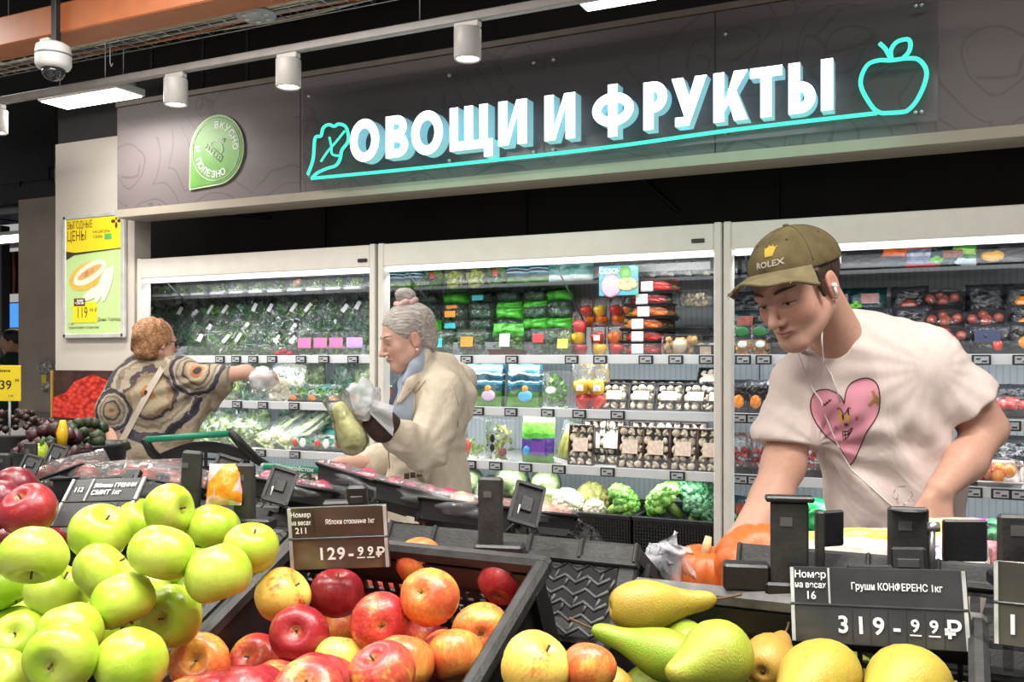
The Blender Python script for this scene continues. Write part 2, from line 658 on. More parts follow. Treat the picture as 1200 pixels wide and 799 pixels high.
def glyph(ch, w, h, t):
    """heavy sans capital as a set of outlines (quads or ring strips) in a w x h box"""
    def bar(x0, z0, x1, z1):
        return [(x0, z0), (x1, z0), (x1, z1), (x0, z1)]

    def ring(cx, cz, a, b, t, a0=0.0, a1=2 * PI, n=28):
        out = []
        for i in range(n):
            p, q = a0 + (a1 - a0) * i / n, a0 + (a1 - a0) * (i + 1) / n
            out.append([(cx + (a - t) * math.cos(p), cz + (b - t) * math.sin(p)), (cx + a * math.cos(p), cz + b * math.sin(p)),
                        (cx + a * math.cos(q), cz + b * math.sin(q)), (cx + (a - t) * math.cos(q), cz + (b - t) * math.sin(q))])
        return out

    def bowl(x0, zc, a, b):        # right half bowl with straight leads
        m = max(x0, a - b)
        return ring(m, zc, min(b, a - m), b, t * 0.92, -PI / 2, PI / 2, 14) + [bar(x0, zc + b - t * .92, m, zc + b), bar(x0, zc - b, m, zc - b + t * .92)]
    if ch == 'О':
        return ring(w / 2, h / 2, w / 2, h / 2 + .004, t, n=40)
    if ch == 'В':
        return [bar(0, 0, t, h)] + bowl(t, h * .725, w * .94, h * .275) + bowl(t, h * .285, w, h * .285)
    if ch == 'Р':
        return [bar(0, 0, t, h)] + bowl(t, h * .675, w, h * .325)
    if ch == 'Щ':
        e = w - t * .55
        return [bar(0, 0, t, h), bar(e / 2 - t / 2, t * .9, e / 2 + t / 2, h), bar(e - t, 0, e, h), bar(t, 0, e - t, t * .9), bar(e, -t * .9, w, t * .9), bar(e - t * .45, -t * .9, e, 0)]
    if ch == 'И':
        return [bar(0, 0, t, h), bar(w - t, 0, w, h), [(t, 0), (t + t * .15, 0), (w - t, h - t * 1.25), (w - t, h), (w - t - t * .15, h), (t, t * 1.25)]]
    if ch == 'Ф':
        return [bar(w / 2 - t / 2, -.012, w / 2 + t / 2, h + .012)] + ring(w / 2, h * .52, w / 2, h * .36, t * .92, n=36)
    if ch == 'У':
        return [[(w * .36, h * .27), (w - t * 1.1, h), (w, h), (w * .50, 0), (w * .50 - t * 1.1, 0), (w * .36, h * .2)], [(0, h), (w * .36, h * .20), (w * .36 + t * .9, h * .3), (t * 1.1, h)], bar(w * .1, 0, w * .5 - t * .3, t * .85)]
    if ch == 'К':
        return [bar(0, 0, t, h), [(t, h * .38), (w - t * 1.25, h), (w, h), (t, h * .20)], [(w * .42, h * .45), (w * .62, h * .68), (w, 0), (w - t * 1.25, 0)]]
    if ch == 'Т':
        return [bar(0, h - t * .92, w, h), bar(w / 2 - t / 2, 0, w / 2 + t / 2, h - t * .92)]
    if ch == 'Ы':
        v = w - t * 1.45
        return [bar(0, 0, t, h), bar(w - t, 0, w, h)] + bowl(t, h * .31, v, h * .31)


for ch, p0, p1 in letters:
    x0, x1 = ratio(p0) * LY, ratio(p1) * LY
    mbf, mbs = MB(), MB()
    dep = SY - 0.006 - LY
    for poly in glyph(ch, (x1 - x0) * 0.90, CAPH, TK):
        fr = [Vector((x0 + x, LY, BASE + z)) for x, z in poly]
        n = len(fr)
        mbf.add(fr, [tuple(range(n))])
        bk = [p + Vector((0, dep, 0)) for p in fr]
        st = [p + Vector((0, 0.001, 0)) for p in fr]
        mbs.add(st + bk, [(i, i + n, (i + 1) % n + n, (i + 1) % n) for i in range(n)])
    fo = mbf.build('letter', LETF, sign, True)
    so = mbs.build('letter_side', LETS, None)
    so.parent = fo


def neon(pts, r=0.0085):
    pw = [WY(px, py, 3.985) for px, py in pts]
    # smooth through the points
    out = []
    for i in range(len(pw) - 1):
        p0, p1, p2, p3 = pw[max(i - 1, 0)], pw[i], pw[i + 1], pw[min(i + 2, len(pw) - 1)]
        for k in range(5):
            u = k / 5
            out.append(0.5 * ((2 * p1) + (p2 - p0) * u + (2 * p0 - 5 * p1 + 4 * p2 - p3) * u * u + (3 * p1 - p0 - 3 * p2 + p3) * u ** 3))
    out.append(pw[-1])
    return MB().tube(out, r, 8).build('neon_tube', NEON, sign, True)


def z2(l):
    return [(330 + x / 3, 20 + y / 3) for x, y in l]


def z3(l):
    return [(800 + x / 3, y / 3) for x, y in l]


neon(z2([(92, 553), (105, 520), (112, 490), (118, 425), (138, 418), (146, 390), (165, 378), (185, 384), (200, 376), (224, 384), (234, 412),
         (232, 440), (212, 468), (205, 500), (190, 522), (160, 532), (125, 548), (106, 567)]))
neon(z2([(138, 508), (160, 475), (190, 440), (222, 400)]), 0.006)
neon(z2([(168, 422), (175, 455), (178, 482), (205, 488)]), 0.006)
neon([(365, 209), (500, 196), (700, 174), (860, 152), (1028, 132.5)])
neon(z3([(700, 398), (670, 380), (632, 318), (627, 275), (650, 228), (690, 212), (733, 212), (790, 205), (830, 210), (856, 245), (852, 290),
         (825, 350), (795, 385), (770, 394), (700, 398)]))
neon(z3([(692, 152), (715, 175), (732, 210)]))
neon(z3([(735, 212), (732, 178), (752, 148), (790, 138), (801, 155), (795, 182), (775, 204)]))
for px in (480, 640, 800, 960):
    area('neon_glow_light', WY(px, 208 - (px - 480) * 0.115, 3.9), (0.6, 0.03), 0.2, (0.2, 1, 0.7), (0, 1, -0.3))

# green round badge
bad = thing('badge_sign', 'green teardrop badge with harvest basket and lettering ВКУСНО И ПОЛЕЗНО left of the lit lettering', 'sign',
            WY(254, 178, 4.1))
BY = 4.093
bc = WY(254, 176, BY)
R0 = 0.2


def drop(r, k=1.0):
    p = []
    for i in range(49):
        a = -PI / 2 + 1.5 * PI * i / 48
        p.append((r * math.cos(a), r * math.sin(a)))
    p.append((-r * 1.02 * k, -r * 1.06 * k))
    return p


MB().prism(drop(R0), 0.008, 0, TM(bc)).build('badge_rim', M('pale_green_rim', (0.55, 0.75, 0.42), 0.5), bad, True)
MB().prism(drop(R0 * 0.95), 0.008, 0, TM(bc + Vector((0, -0.003, 0)))).build('badge_face', M('leaf_green', (0.13, 0.36, 0.055), 0.45), bad, True)
mb = MB()
prv = bc + Vector((0, -0.008, 0))
ring = [(R0 * 0.87 * math.cos(a), R0 * 0.87 * math.sin(a)) for a in [2 * PI * i / 48 for i in range(49)]]
mb.tube([prv + Vector((x, 0, z)) for x, z in ring], 0.0022, 5)


def arc_text(mb, s, rad, a0, da, cw=True, size=0.05):
    for i, ch in enumerate(s):
        if ch == ' ':
            continue
        a = a0 - da * i if cw else a0 + da * i
        me = text_mesh(ch, size, 0.02)
        rotv = (a - PI / 2) if cw else (a + PI / 2)
        add_mesh(mb, me, Matrix.Translation(prv + Vector((rad * math.cos(a), 0, rad * math.sin(a)))) @ Matrix.Rotation(-rotv, 4, 'Y') @ RX90)


arc_text(mb, 'ВКУСНО', R0 * 0.70, math.radians(88), math.radians(17), True, 0.052)
arc_text(mb, 'И ПОЛЕЗНО', R0 * 0.70, math.radians(172), math.radians(15), False, 0.052)
Rb = Matrix.Translation(prv) @ Matrix.Rotation(math.radians(38), 4, 'Y')
for l in ([(-0.07, -0.035), (0.07, -0.035), (0.07, 0.0), (-0.07, 0.0), (-0.07, -0.035)], [(-0.05, 0.0), (-0.048, 0.03), (-0.02, 0.05), (0.02, 0.05), (0.048, 0.03), (0.05, 0.0)],
          [(0.0, 0.05), (0.0, 0.075), (0.02, 0.09), (0.025, 0.07), (0, 0.06)]) + tuple([[(x, -0.03), (x, -0.01)] for x in (-0.05, -0.025, 0, 0.025, 0.05)]):
    mb.tube([Rb @ Vector((x, 0, z)) for x, z in l], 0.0028, 5)
mb.build('lettering', TXTW, bad, True)

# ================================================================== CEILING GEAR
def bar(name, px0, px1, py0, Y, h, d, m, kind=True, z=None):
    pass


zb_ = WY(0, 55, 3.0).z
beam = structure(MB().box((0, 0, 0), (7.0, 0.16, 0.14), 0, None, 0.006).build('trim_8', M('orange_beam', (0.42, 0.13, 0.045), 0.5, var=0.08)))
beam.location = (-4.0, 3.08, zb_ + 0.075)

TRZ, TRY = WY(340, 58, 3.3).z, 3.3
tr = thing('track_rail', 'white ceiling track rail carrying spotlights in front of brown fascia', 'lighting track', (-3.2, TRY, TRZ))
MB().box((0, 0, 0), (6.4, 0.036, 0.036), 0, None, 0.004).build('rail', M('rail_grey', (.26, .245, .23), .45), tr)
for x in (-2.2, -0.6, 1.2, 2.6):
    MB().tube([(x, 0, 0.018), (x, 0, 4.3 - TRZ)], 0.0025, 6).build('suspension_wire', METAL, tr)


LAMPG = M('lamp_grey', (.48, .46, .44), .4, var=.03)


def spot(px, py, label, tilt=(0, 0, 0), Y=None, Z=None, s=1.0):
    Y = Y or TRY
    p = WY(px, py, Y)
    z = TRZ - 0.018 if Z is None else Z
    o = thing('track_spotlight', label, 'spotlight', (p.x, Y, z), tilt, 'spotlights on the ceiling track')
    MB().box((0, 0, -0.012), (0.11, 0.034, 0.024), 0, None, 0.003).build('adapter', LAMPG, o)
    MB().lathe([(0.0, -0.024), (0.053 * s, -0.026), (0.055 * s, -0.03), (0.055 * s, -0.145), (0.051 * s, -0.15), (0.047 * s, -0.142), (0.045 * s, -0.13), (0, -0.13)], 28).build('lamp_body', LAMPG, o)
    MB().lathe([(0.0, -0.138), (0.046 * s, -0.138)], 24).build('lens', emis('spot_lens', (1, 0.97, 0.9), 7.0), o)
    if Z is None:
        area('track_spot_light', (p.x, Y + 0.0, z - 0.17), (0.09, 0.09), 2.6, WARM, (0, 0.25, -1), PI * 0.6)
    return o


spot(206, 97, 'white cylinder spotlight on the track above the green badge')
spot(338, 73, 'white cylinder spotlight on the track above the left end of the acrylic sign')
spot(548, 30, 'white cylinder spotlight on the track above the middle of the sign')
spot(-4, 140, 'white cylinder spotlight at far left end of the track, cut by the frame')
sp = spot(108, 30, 'white spotlight tilted sideways behind the orange beam', (0.45, 0.75, 0), 3.9, WY(112, 22, 3.9).z, 1.15)
MB().tube([(0, 0, 0), (0, 0, 4.3 - sp.location.z)], .008, 6, 0, sp.rotation_euler.to_matrix().inverted().to_4x4()).build('hanger', DARKMETAL, sp)

# wire cable tray
CTY, CTZ = 3.62, WY(225, 36, 3.62).z
ct = thing('cable_tray', 'galvanised wire mesh cable tray hanging under the dark ceiling', 'cable tray', (-4.2, CTY, CTZ))
mb = MB()
for y in (-0.1, -0.05, 0, 0.05, 0.1):
    mb.tube([(-4, y, 0), (5, y, 0)], 0.0035, 5)
for y in (-0.1, 0.1):
    mb.tube([(-4, y, 0.06), (5, y, 0.06)], 0.0035, 5)
mb.build('side_wire', METAL, ct)
mb = MB()
for i in range(91):
    x = -4 + i * 0.1
    mb.tube([(x, -0.1, 0.06), (x, -0.1, 0), (x, 0.1, 0), (x, 0.1, 0.06)], 0.003, 4)
o = mb.build('cross_wires', METAL, ct)
o['kind'] = 'stuff'
for k, (c, yy) in enumerate((((0.45, 0.38, 0.25), -0.05), ((0.35, 0.33, 0.30), 0.0), ((0.5, 0.16, 0.05), 0.04), ((0.12, 0.12, 0.12), -0.02), ((0.5, 0.45, 0.36), 0.07))):
    MB().tube([(-4 + i * 0.3, yy + 0.015 * math.sin(i * 1.3 + k), 0.012 + 0.008 * math.sin(i * 0.9 + 2 * k)) for i in range(31)], 0.008, 6).build(
        'cable', M('cable_%d' % k, c, 0.5), ct)

# big ducts and dark gear of the open ceiling
def duct(name, label, p, size, m, cat='duct'):
    o = thing(name, label, cat, p)
    MB().box((0, 0, 0), size, 0, None, 0.01).build('casing', m, o)
    n = int(size[0] / 0.6)
    for i in range(n + 1):
        MB().box((-size[0] / 2 + i * size[0] / n, 0, 0), (0.02, size[1] + 0.03, size[2] + 0.03), 0, None, 0.003).build('flange', m, o)
    return o


DUCT = M('sooty_steel_duct', (0.045, 0.046, 0.05), 0.45, 0.6, var=0.4, scale=5)
duct('air_duct', 'wide dark steel duct near the ceiling over the chillers', (-2.5, 6.2, 4.0), (9, 0.7, 0.4), DUCT)
duct('air_duct', 'dark steel duct high at left over the far hall', (-9.6, 8.4, 3.55), (5, 0.6, 0.4), DUCT)
duct('air_duct', 'narrow dark duct below the other ceiling ducts at far left', (-10.0, 9.6, 4.1), (4, 0.35, 0.35), DUCT)
for k, (yy, zz, r) in enumerate(((3.9, 3.9, 0.035), (4.3, 3.75, 0.05), (4.7, 3.85, 0.03), (7.6, 3.3, 0.06), (8.0, 3.0, 0.05), (9.2, 3.15, 0.04))):
    MB().tube([(-13, yy, zz), (3, yy, zz)], r, 10).build('pipe', M('pipe_grey', (0.10, 0.10, 0.105), 0.4, 0.4, var=0.3), None)
    o = bpy.context.scene.collection.objects[-1]
pl = [o for o in COL.objects if o.name.startswith('pipe')]
for o, w in zip(pl, ('first pipe in front of the fascia top', 'thick pipe above the fascia top', 'thin pipe behind the fascia top', 'thick pipe over the far hall',
                     'second pipe over the far hall', 'rear thin pipe of the far hall')):
    tag(o, 'grey service pipe under the dark ceiling, ' + w, 'pipe', 'ceiling service pipes')
for k, px in enumerate((178, 238, 290)):
    p = WY(px, 40, 4.6)
    o = MB().tube([(0, 0, 0), (0, 0, 4.3 - 2.9)], 0.012, 6).build('hanger_rod', DARKMETAL)
    o.location = (p.x, 4.6, 2.9)
    tag(o, 'thin dark hanger rod above the fascia, %s from the left' % ordinal(k), 'rod', 'ceiling hanger rods')
# dark upright frames of the far hall
for k, px in enumerate((33, 3)):
    p = WY(px, 200, 9.0)
    o = MB().box((0, 0, 1.7), (0.14, 0.14, 3.4), 0, None, 0.01).build('steel_post', M('blue_grey_steel', (0.07, 0.075, 0.085), 0.5, 0.3))
    o.location = (p.x, 9.0, 0)
    tag(o, ('slim grey steel post in the dark hall at far left', 'grey steel post cut by the left edge of the picture')[k], 'post')

# cctv dome
p = WY(67, 70, 3.0)
cc = thing('security_camera', 'white dome security camera on a bracket below the orange beam', 'camera', (p.x, 2.98, p.z))
MB().lathe([(0.0, 0.075), (0.05, 0.07), (0.074, 0.055), (0.078, 0.03), (0.078, -0.03), (0.07, -0.045), (0.058, -0.05), (0, -0.05)], 28).build('housing', WHITEP, cc)
MB().lathe([(0.079, 0.018), (0.0795, 0.014), (0.079, 0.010)], 28).build('seam', M('seam_grey', (0.2, 0.2, 0.2)), cc)
MB().lathe([(0.053, -0.05), (0.05, -0.07), (0.038, -0.09), (0.02, -0.1), (0, -0.103)], 24).build('dome', M('smoked_dome', (0.02, 0.022, 0.025), 0.05, spec=0.8), cc)
MB().box((-0.075, 0.03, 0.06), (0.06, 0.05, 0.10), 0, None, 0.006).build('bracket', WHITEP, cc)
MB().box((0.005, 0.01, 0.28), (0.032, 0.032, 0.42), 0, None, 0.003).build('drop_pole', DARKMETAL, cc)
# ceiling disc
p = WY(300, 18, 3.3)
di = thing('ceiling_disc', 'grey disc with white sensor dots hanging by the cable tray', 'sensor', (p.x, 3.3, p.z), (0.0, -0.05, 0))
MB().lathe([(0, 0.02), (0.06, 0.018), (0.088, 0.008), (0.09, 0), (0.086, -0.006), (0, -0.006)], 32).build('plate', M('light_grey_plastic', (0.36, 0.37, 0.38), 0.5), di)
for k in range(6):
    a = k * PI / 3
    MB().lathe([(0.012, -0.011), (0.012, -0.006)], 10, 0, TM((0.055 * math.cos(a), 0.055 * math.sin(a), 0))).build('dot', WHITEP, di)
MB().tube([(0, 0, 0.02), (0, 0, 4.3 - p.z)], 0.003, 6).build('hanger', DARKMETAL, di)


def led_panel(pxs, Z, label, pw):
    q = [W(px, py, (Z - CAMZ) * FPX / (HOR - py)) for px, py in pxs]
    c = sum(q, Vector()) / 4
    ex = abs((q[1] - q[0]).x) or 0.5
    o = thing('led_panel', label, 'ceiling light', c)
    MB().box((0, 0, 0.02), (0.62, 0.16, 0.04), 0, None, 0.004).build('frame', WHITEP, o)
    MB().box((0, 0, -0.003), (0.59, 0.14, 0.006), 0, None, 0.002).build('diffuser', emis('led_panel_face', (1, 0.97, 0.92), 6.0), o)
    for s in (-0.25, 0.25):
        MB().tube([(s, 0, 0.04), (s, 0, 4.3 - Z)], 0.002, 5).build('cord', METAL, o)
    return o


o = led_panel([(80, 127), (158, 112), (135, 103), (57, 120)], 2.95, 'flat white LED ceiling panel left of the brown fascia', 20)
o.scale = (1.0, 1.25, 1)
area('led_panel_light', (o.location.x, o.location.y, 2.93), (0.55, 0.13), 14, WARM)
o = led_panel([(0, 56), (20, 52), (20, 50), (0, 53)], 3.2, 'white LED ceiling panel under the orange beam at left edge', 0)
o.location.x -= 0.25
o = led_panel([(730, 2), (770, -8), (770, -12), (730, -2)], 3.25, 'white LED ceiling panel at top edge above the sign', 0)
o = led_panel([(0, 284), (22, 280), (22, 276), (0, 279)], 2.85, 'far white LED ceiling panel in the hall at left', 0)
o.scale = (3.0, 3, 1)
vt = thing('air_vent', 'pale boxed ventilation outlet behind the flat LED panel', 'vent', WY(166, 112, 4.5))
MB().box((0, 0, 0), (0.42, 0.5, 0.10), 0, None, 0.008).build('casing', M('pale_grey_board', (0.2, 0.18, 0.16), 0.6), vt)
for k in range(5):
    MB().box((-0.15 + k * 0.075, 0, -0.055), (0.03, 0.44, 0.012)).build('slat', DARKMETAL, vt)
sm = thing('cable_hook', 'small white hanging hook below the cable tray', 'hook', WY(129, 78, 3.6))
MB().tube([(0, 0, 0.3), (0, 0, 0.02), (0.01, 0, 0), (0.02, 0, 0.015)], 0.003, 6).build('wire', WHITEP, sm)
rp = thing('support_rod', 'black rod leaning in the dark niche above the right hand chiller', 'rod', WY(770, 225, 5.185))
MB().tube([(-0.28, 0, 0.28), (0, 0, 0), (0.12, 0, -0.12)], 0.012, 8).build('rod', BLACKP, rp)
rp = thing('support_rod', 'black rod lying high in the niche above the left chiller', 'rod', WY(270, 250, 5.185))
MB().tube([(-0.5, 0, 0.07), (0.35, 0, -0.05)], 0.014, 8).build('rod', BLACKP, rp)

# ================================================================== FAR LEFT
o = structure(MB().box((0, 0, 0), (3.0, 0.06, 0.7), 0).build('trim_9', M('dark_red_board', (0.10, 0.012, 0.010), 0.4)))
o.location = (WY(-30, 0, 10.5).x, 10.5, WY(10, 320, 10.5).z)
for k in range(20):
    q = MB().tube([(-1.45 + k * 0.15, -0.03, -0.34), (-1.45 + k * 0.15, -0.03, 0.34)], 0.045, 8).build('rib', M('dark_red_board', (0.10, 0.012, 0.010), 0.4), o)
scr = thing('advert_screen', 'blue lit screen on the far wall at left edge', 'screen', WY(4, 370, 10.0))
MB().box((0, 0, 0), (0.9, 0.05, 0.42), 0, None, 0.01).build('bezel', BLACKP, scr)
MB().box((0, -0.027, 0), (0.86, 0.004, 0.38)).build('display', emis('blue_display', (0.06, 0.25, 0.75), 1.1), scr)
cab = thing('store_shelving', 'far store shelving with white shelf lights beyond the taupe column', 'shelving', WY(0, 480, 9.6).xy.to_3d())
MB().box((0, 0.25, 0.9), (2.4, 0.05, 1.8)).build('back', M('grey_blue_back', (0.10, 0.16, 0.28), 0.6, var=0.6, scale=6), cab)
for z in (0.3, 0.75, 1.15, 1.5, 1.8):
    MB().box((0, 0.05, z), (2.4, 0.4, 0.03)).build('shelf', WHITEP, cab)

# poster in its frame
PF = [WY(74, 252, 4.22), WY(145, 252, 4.22)]
px0, px1 = PF[0].x, PF[1].x
pzt, pzb = WY(80, 253, 4.22).z, WY(80, 396, 4.22).z
po = thing('framed_poster', 'yellow and green melon price poster in a silver frame on white column', 'poster', ((px0 + px1) / 2, 4.23, pzb))
pw, ph = px1 - px0, pzt - pzb
for (c, d) in (((0, 0, 0.012), (pw, 0.03, 0.03)), ((0, 0, ph - 0.012), (pw, 0.03, 0.03)), ((-pw / 2 + 0.012, 0, ph / 2), (0.03, 0.03, ph)), ((pw / 2 - 0.012, 0, ph / 2), (0.03, 0.03, ph))):
    MB().box(c, d, 0, None, 0.005).build('frame_rail', M('silver_frame', (0.62, 0.62, 0.6), 0.35, 0.3), po)
YEL = M('poster_yellow', (0.90, 0.70, 0.02), 0.4, var=0.03)
LGR = M('poster_pale_green', (0.52, 0.72, 0.30), 0.4, var=0.05, scale=4)
MB().box((0, -0.002, ph / 2), (pw - 0.03, 0.01, ph - 0.03)).build('paper', LGR, po)
mb = MB().prism([(-pw / 2 + .02, ph - .02), (-pw / 2 + .02, ph * .71), (-pw * .3, ph * .69), (0, ph * .695), (pw / 2 - .02, ph * .71), (pw / 2 - .02, ph - .02)], 0.002, 0, TM((0, -0.0085, 0)))
mb.build('yellow_band', YEL, po)
MB().prism([(-pw / 2 + .02, ph * .71), (-pw / 2 + .02, ph * .635), (-pw * .32, ph * .675), (0, ph * .69), (pw / 2 - .02, ph * .705), (pw / 2 - .02, ph * .71), (0, ph * .70), (-pw * .3, ph * .695)], 0.002, 0, TM((0, -0.009, 0))).build('dark_band', M('poster_brown', (0.05, 0.035, 0.03), 0.4), po)


def ptxt(s, x, z, size, m=TXTB, bold=0.0, rotz=0.0, sx=1.0, y=-0.0105, par=None, align='LEFT'):
    mb = MB()
    add_mesh(mb, text_mesh(s, size, bold, 0, align), Matrix.Translation((x, y, z)) @ Matrix.Rotation(rotz, 4, 'Y') @ RX90 @ Matrix.Diagonal((sx, 1, 1, 1)))
    return mb.build('lettering', m, par or po)


BRN = M('poster_lettering_brown', (0.10, 0.035, 0.01), 0.5)
ptxt('ВЫГОДНЫЕ', -pw / 2 + .035, ph * .915, 0.066, BRN, 0.0, 0, 0.60)
ptxt('ЦЕНЫ', -pw / 2 + .035, ph * .825, 0.088, BRN, 0.0, 0, 0.70)
ptxt('КАЖДЫЙ ДЕНЬ', 0.0, ph * .85, 0.024, BRN, 0.0, 0, 0.8)
ptxt('ТОВАРЫ', 0.0, ph * .81, 0.026, BRN, 0.0, 0, 0.8)
MB().box((0.135, -0.0105, ph * .808), (0.06, 0.002, 0.035)).build('green_tab', M('tab_green', (0.1, 0.45, 0.12)), po)
mb = MB()
for a in range(4):
    an = a * PI / 2
    mb.ball((0, 0, 0), 1, 2, 0, M4=Matrix.Translation((pw / 2 - .065, -0.010, ph * .925)) @ Matrix.Rotation(an, 4, 'Y') @ TM((0, 0, 0.026), (0, 0, 0), (0.012, 0.002, 0.02)))
mb.build('clover_mark', BRN, po)
# printed melon: flat shapes
def ell(cx, cz, a, b, rot, y, m, nm):
    pts = [(a * math.cos(2 * PI * i / 32), b * math.sin(2 * PI * i / 32)) for i in range(32)]
    MB().prism(pts, 0.0012, 0, Matrix.Translation((cx, y, cz)) @ Matrix.Rotation(-rot, 4, 'Y')).build(nm, m, po)


ell(-0.05, ph * .50, 0.17, 0.085, 0.25, -0.008, M('melon_rind', (0.78, 0.48, 0.08), 0.5, var=0.15, scale=20), 'melon_print')
ell(-0.03, ph * .525, 0.155, 0.06, 0.38, -0.009, M('melon_flesh', (0.85, 0.80, 0.62), 0.5, var=0.06), 'melon_print')
ell(-0.03, ph * .53, 0.115, 0.025, 0.38, -0.010, M('melon_seeds', (0.72, 0.36, 0.12), 0.5, var=0.35, scale=40), 'melon_print')
for a, b, r_ in ((0.08, ph * .42, 1.1), (0.13, ph * .43, 1.2), (0.02, ph * .37, 0.4)):
    ell(a, b, 0.12, 0.032, r_, -0.0095 - .0007 * r_, M('melon_slice', (0.85, 0.84, 0.66), 0.5, var=0.06), 'melon_slice_print')
MB().box((-0.075, -0.009, ph * .205), (0.22, 0.002, 0.13), 0, None, 0.0009).build('price_patch', YEL, po)
MB().box((-0.12, -0.010, ph * .29), (0.10, 0.002, 0.05), 0, Matrix.Identity(4)).build('discount_patch', BRN, po)
ptxt('-30%', -0.12, ph * .29, 0.045, TXTW, 0.02, 0, 0.9, -0.0118, None, 'CENTER')
ptxt('119', -0.15, ph * .20, 0.10, BRN, 0.0, 0, 0.7)
ptxt('99 ₽', -0.03, ph * .22, 0.035, BRN)
ptxt('Дыня Торпеда', 0.04, ph * .145, 0.03, BRN)
ptxt('1 кг', -pw / 2 + .05, ph * .115, 0.028, BRN)
ptxt('предложение ограничено', -pw / 2 + .05, ph * .085, 0.022, BRN)

# printed tomato panel low on the column
TZ0, TZ1 = WY(90, 493, 4.22).z, WY(90, 434, 4.22).z
t = NT('printed_tomatoes')
v = t.n('ShaderNodeTexVoronoi')
v.inputs['Scale'].default_value = 30
mp = t.n('ShaderNodeMapping')
mp.inputs['Scale'].default_value = (0.75, 1, 1.25)
t.l(t.coord(), mp.inputs[0])
t.l(mp.outputs[0], v.inputs['Vector'])
col = t.ramp(v.outputs['Distance'], [(0.0, (0.95, 0.32, 0.22)), (0.12, (0.80, 0.075, 0.035)), (0.5, (0.62, 0.035, 0.02)), (0.75, (0.3, 0.012, 0.01))])
t.pbr(col, 0.35)
tp = thing('tomato_print_board', 'printed panel of piled red tomatoes low on white column behind woman in poncho', 'panel', ((COLX0 + COLX1) / 2, 4.235, TZ0))
tw, th = COLX1 - COLX0, TZ1 - TZ0
MB().box((0, 0, th / 2), (tw, 0.02, th)).build('backing', M('panel_dark_print', (0.05, 0.02, 0.015), 0.4, var=0.6, scale=9), tp)
MB().prism([(-tw / 2 + .012, 0.02), (tw / 2 - .01, 0.0), (tw / 2 - .01, th * .85), (tw * .22, th * .80), (0.02, th * .93), (-tw * .2, th * .78), (-tw * .32, th * .55), (-tw / 2 + .012, th * .45)], 0.003, 0, TM((0, -0.0115, 0))).build('tomato_print', t.m, tp)
MB().box((-tw / 2 + 0.005, -0.012, th / 2 - 0.1), (0.012, 0.02, th + 0.2)).build('edge_strip', M('brass_edge', (0.55, 0.32, 0.08), 0.4, 0.3), tp)
wb = sbox('trim_10', (COLX0, 4.18, 0.0), (COLX1, 4.25, TZ0), M('brown_wood', (0.10, 0.042, 0.025), 0.5, var=0.3, scale=8))
# ================================================================== CHILLERS
FY = 4.25
SHELF = {'T': (1.905, 4.62), 'A': (1.5, 4.5), 'B': (1.225, 4.45), 'C': (0.945, 4.40), 'D': (0.56, 4.30)}
t = NT('chiller_back')
br = t.n('ShaderNodeTexBrick')
br.offset = 0
br.inputs['Scale'].default_value = 1
br.inputs['Brick Width'].default_value = 0.03
br.inputs['Row Height'].default_value = 0.09
br.inputs['Mortar Size'].default_value = 0.004
br.inputs['Color1'].default_value = rgba((0.56, 0.61, 0.64))
br.inputs['Color2'].default_value = rgba((0.58, 0.63, 0.66))
br.inputs['Mortar'].default_value = rgba((0.46, 0.51, 0.54))
t.l(t.coord(), br.inputs[0])
t.pbr(br.outputs[0], 0.5)
BACKM = t.m
RAILM = M('price_rail_grey', (0.55, 0.56, 0.58), 0.35, var=0.03)
TAGF = M('tag_black', (0.015, 0.015, 0.017), 0.4)
TAGS = M('tag_screen', (0.36, 0.37, 0.38), 0.5, var=0.2, scale=90)
tag_me = MB().box((0, 0, 0), (0.074, 0.010, 0.044), 0, None, 0.002).box((0.0, -0.0055, 0), (0.056, 0.002, 0.030), 1).box(
    (-0.012, -0.0068, 0.004), (0.018, 0.001, 0.006), 0).box((0.012, -0.0068, -0.006), (0.02, 0.001, 0.007), 0).mesh('price_tag', [TAGF, TAGS])


LAMPW, SHW = 2.7, 2.0


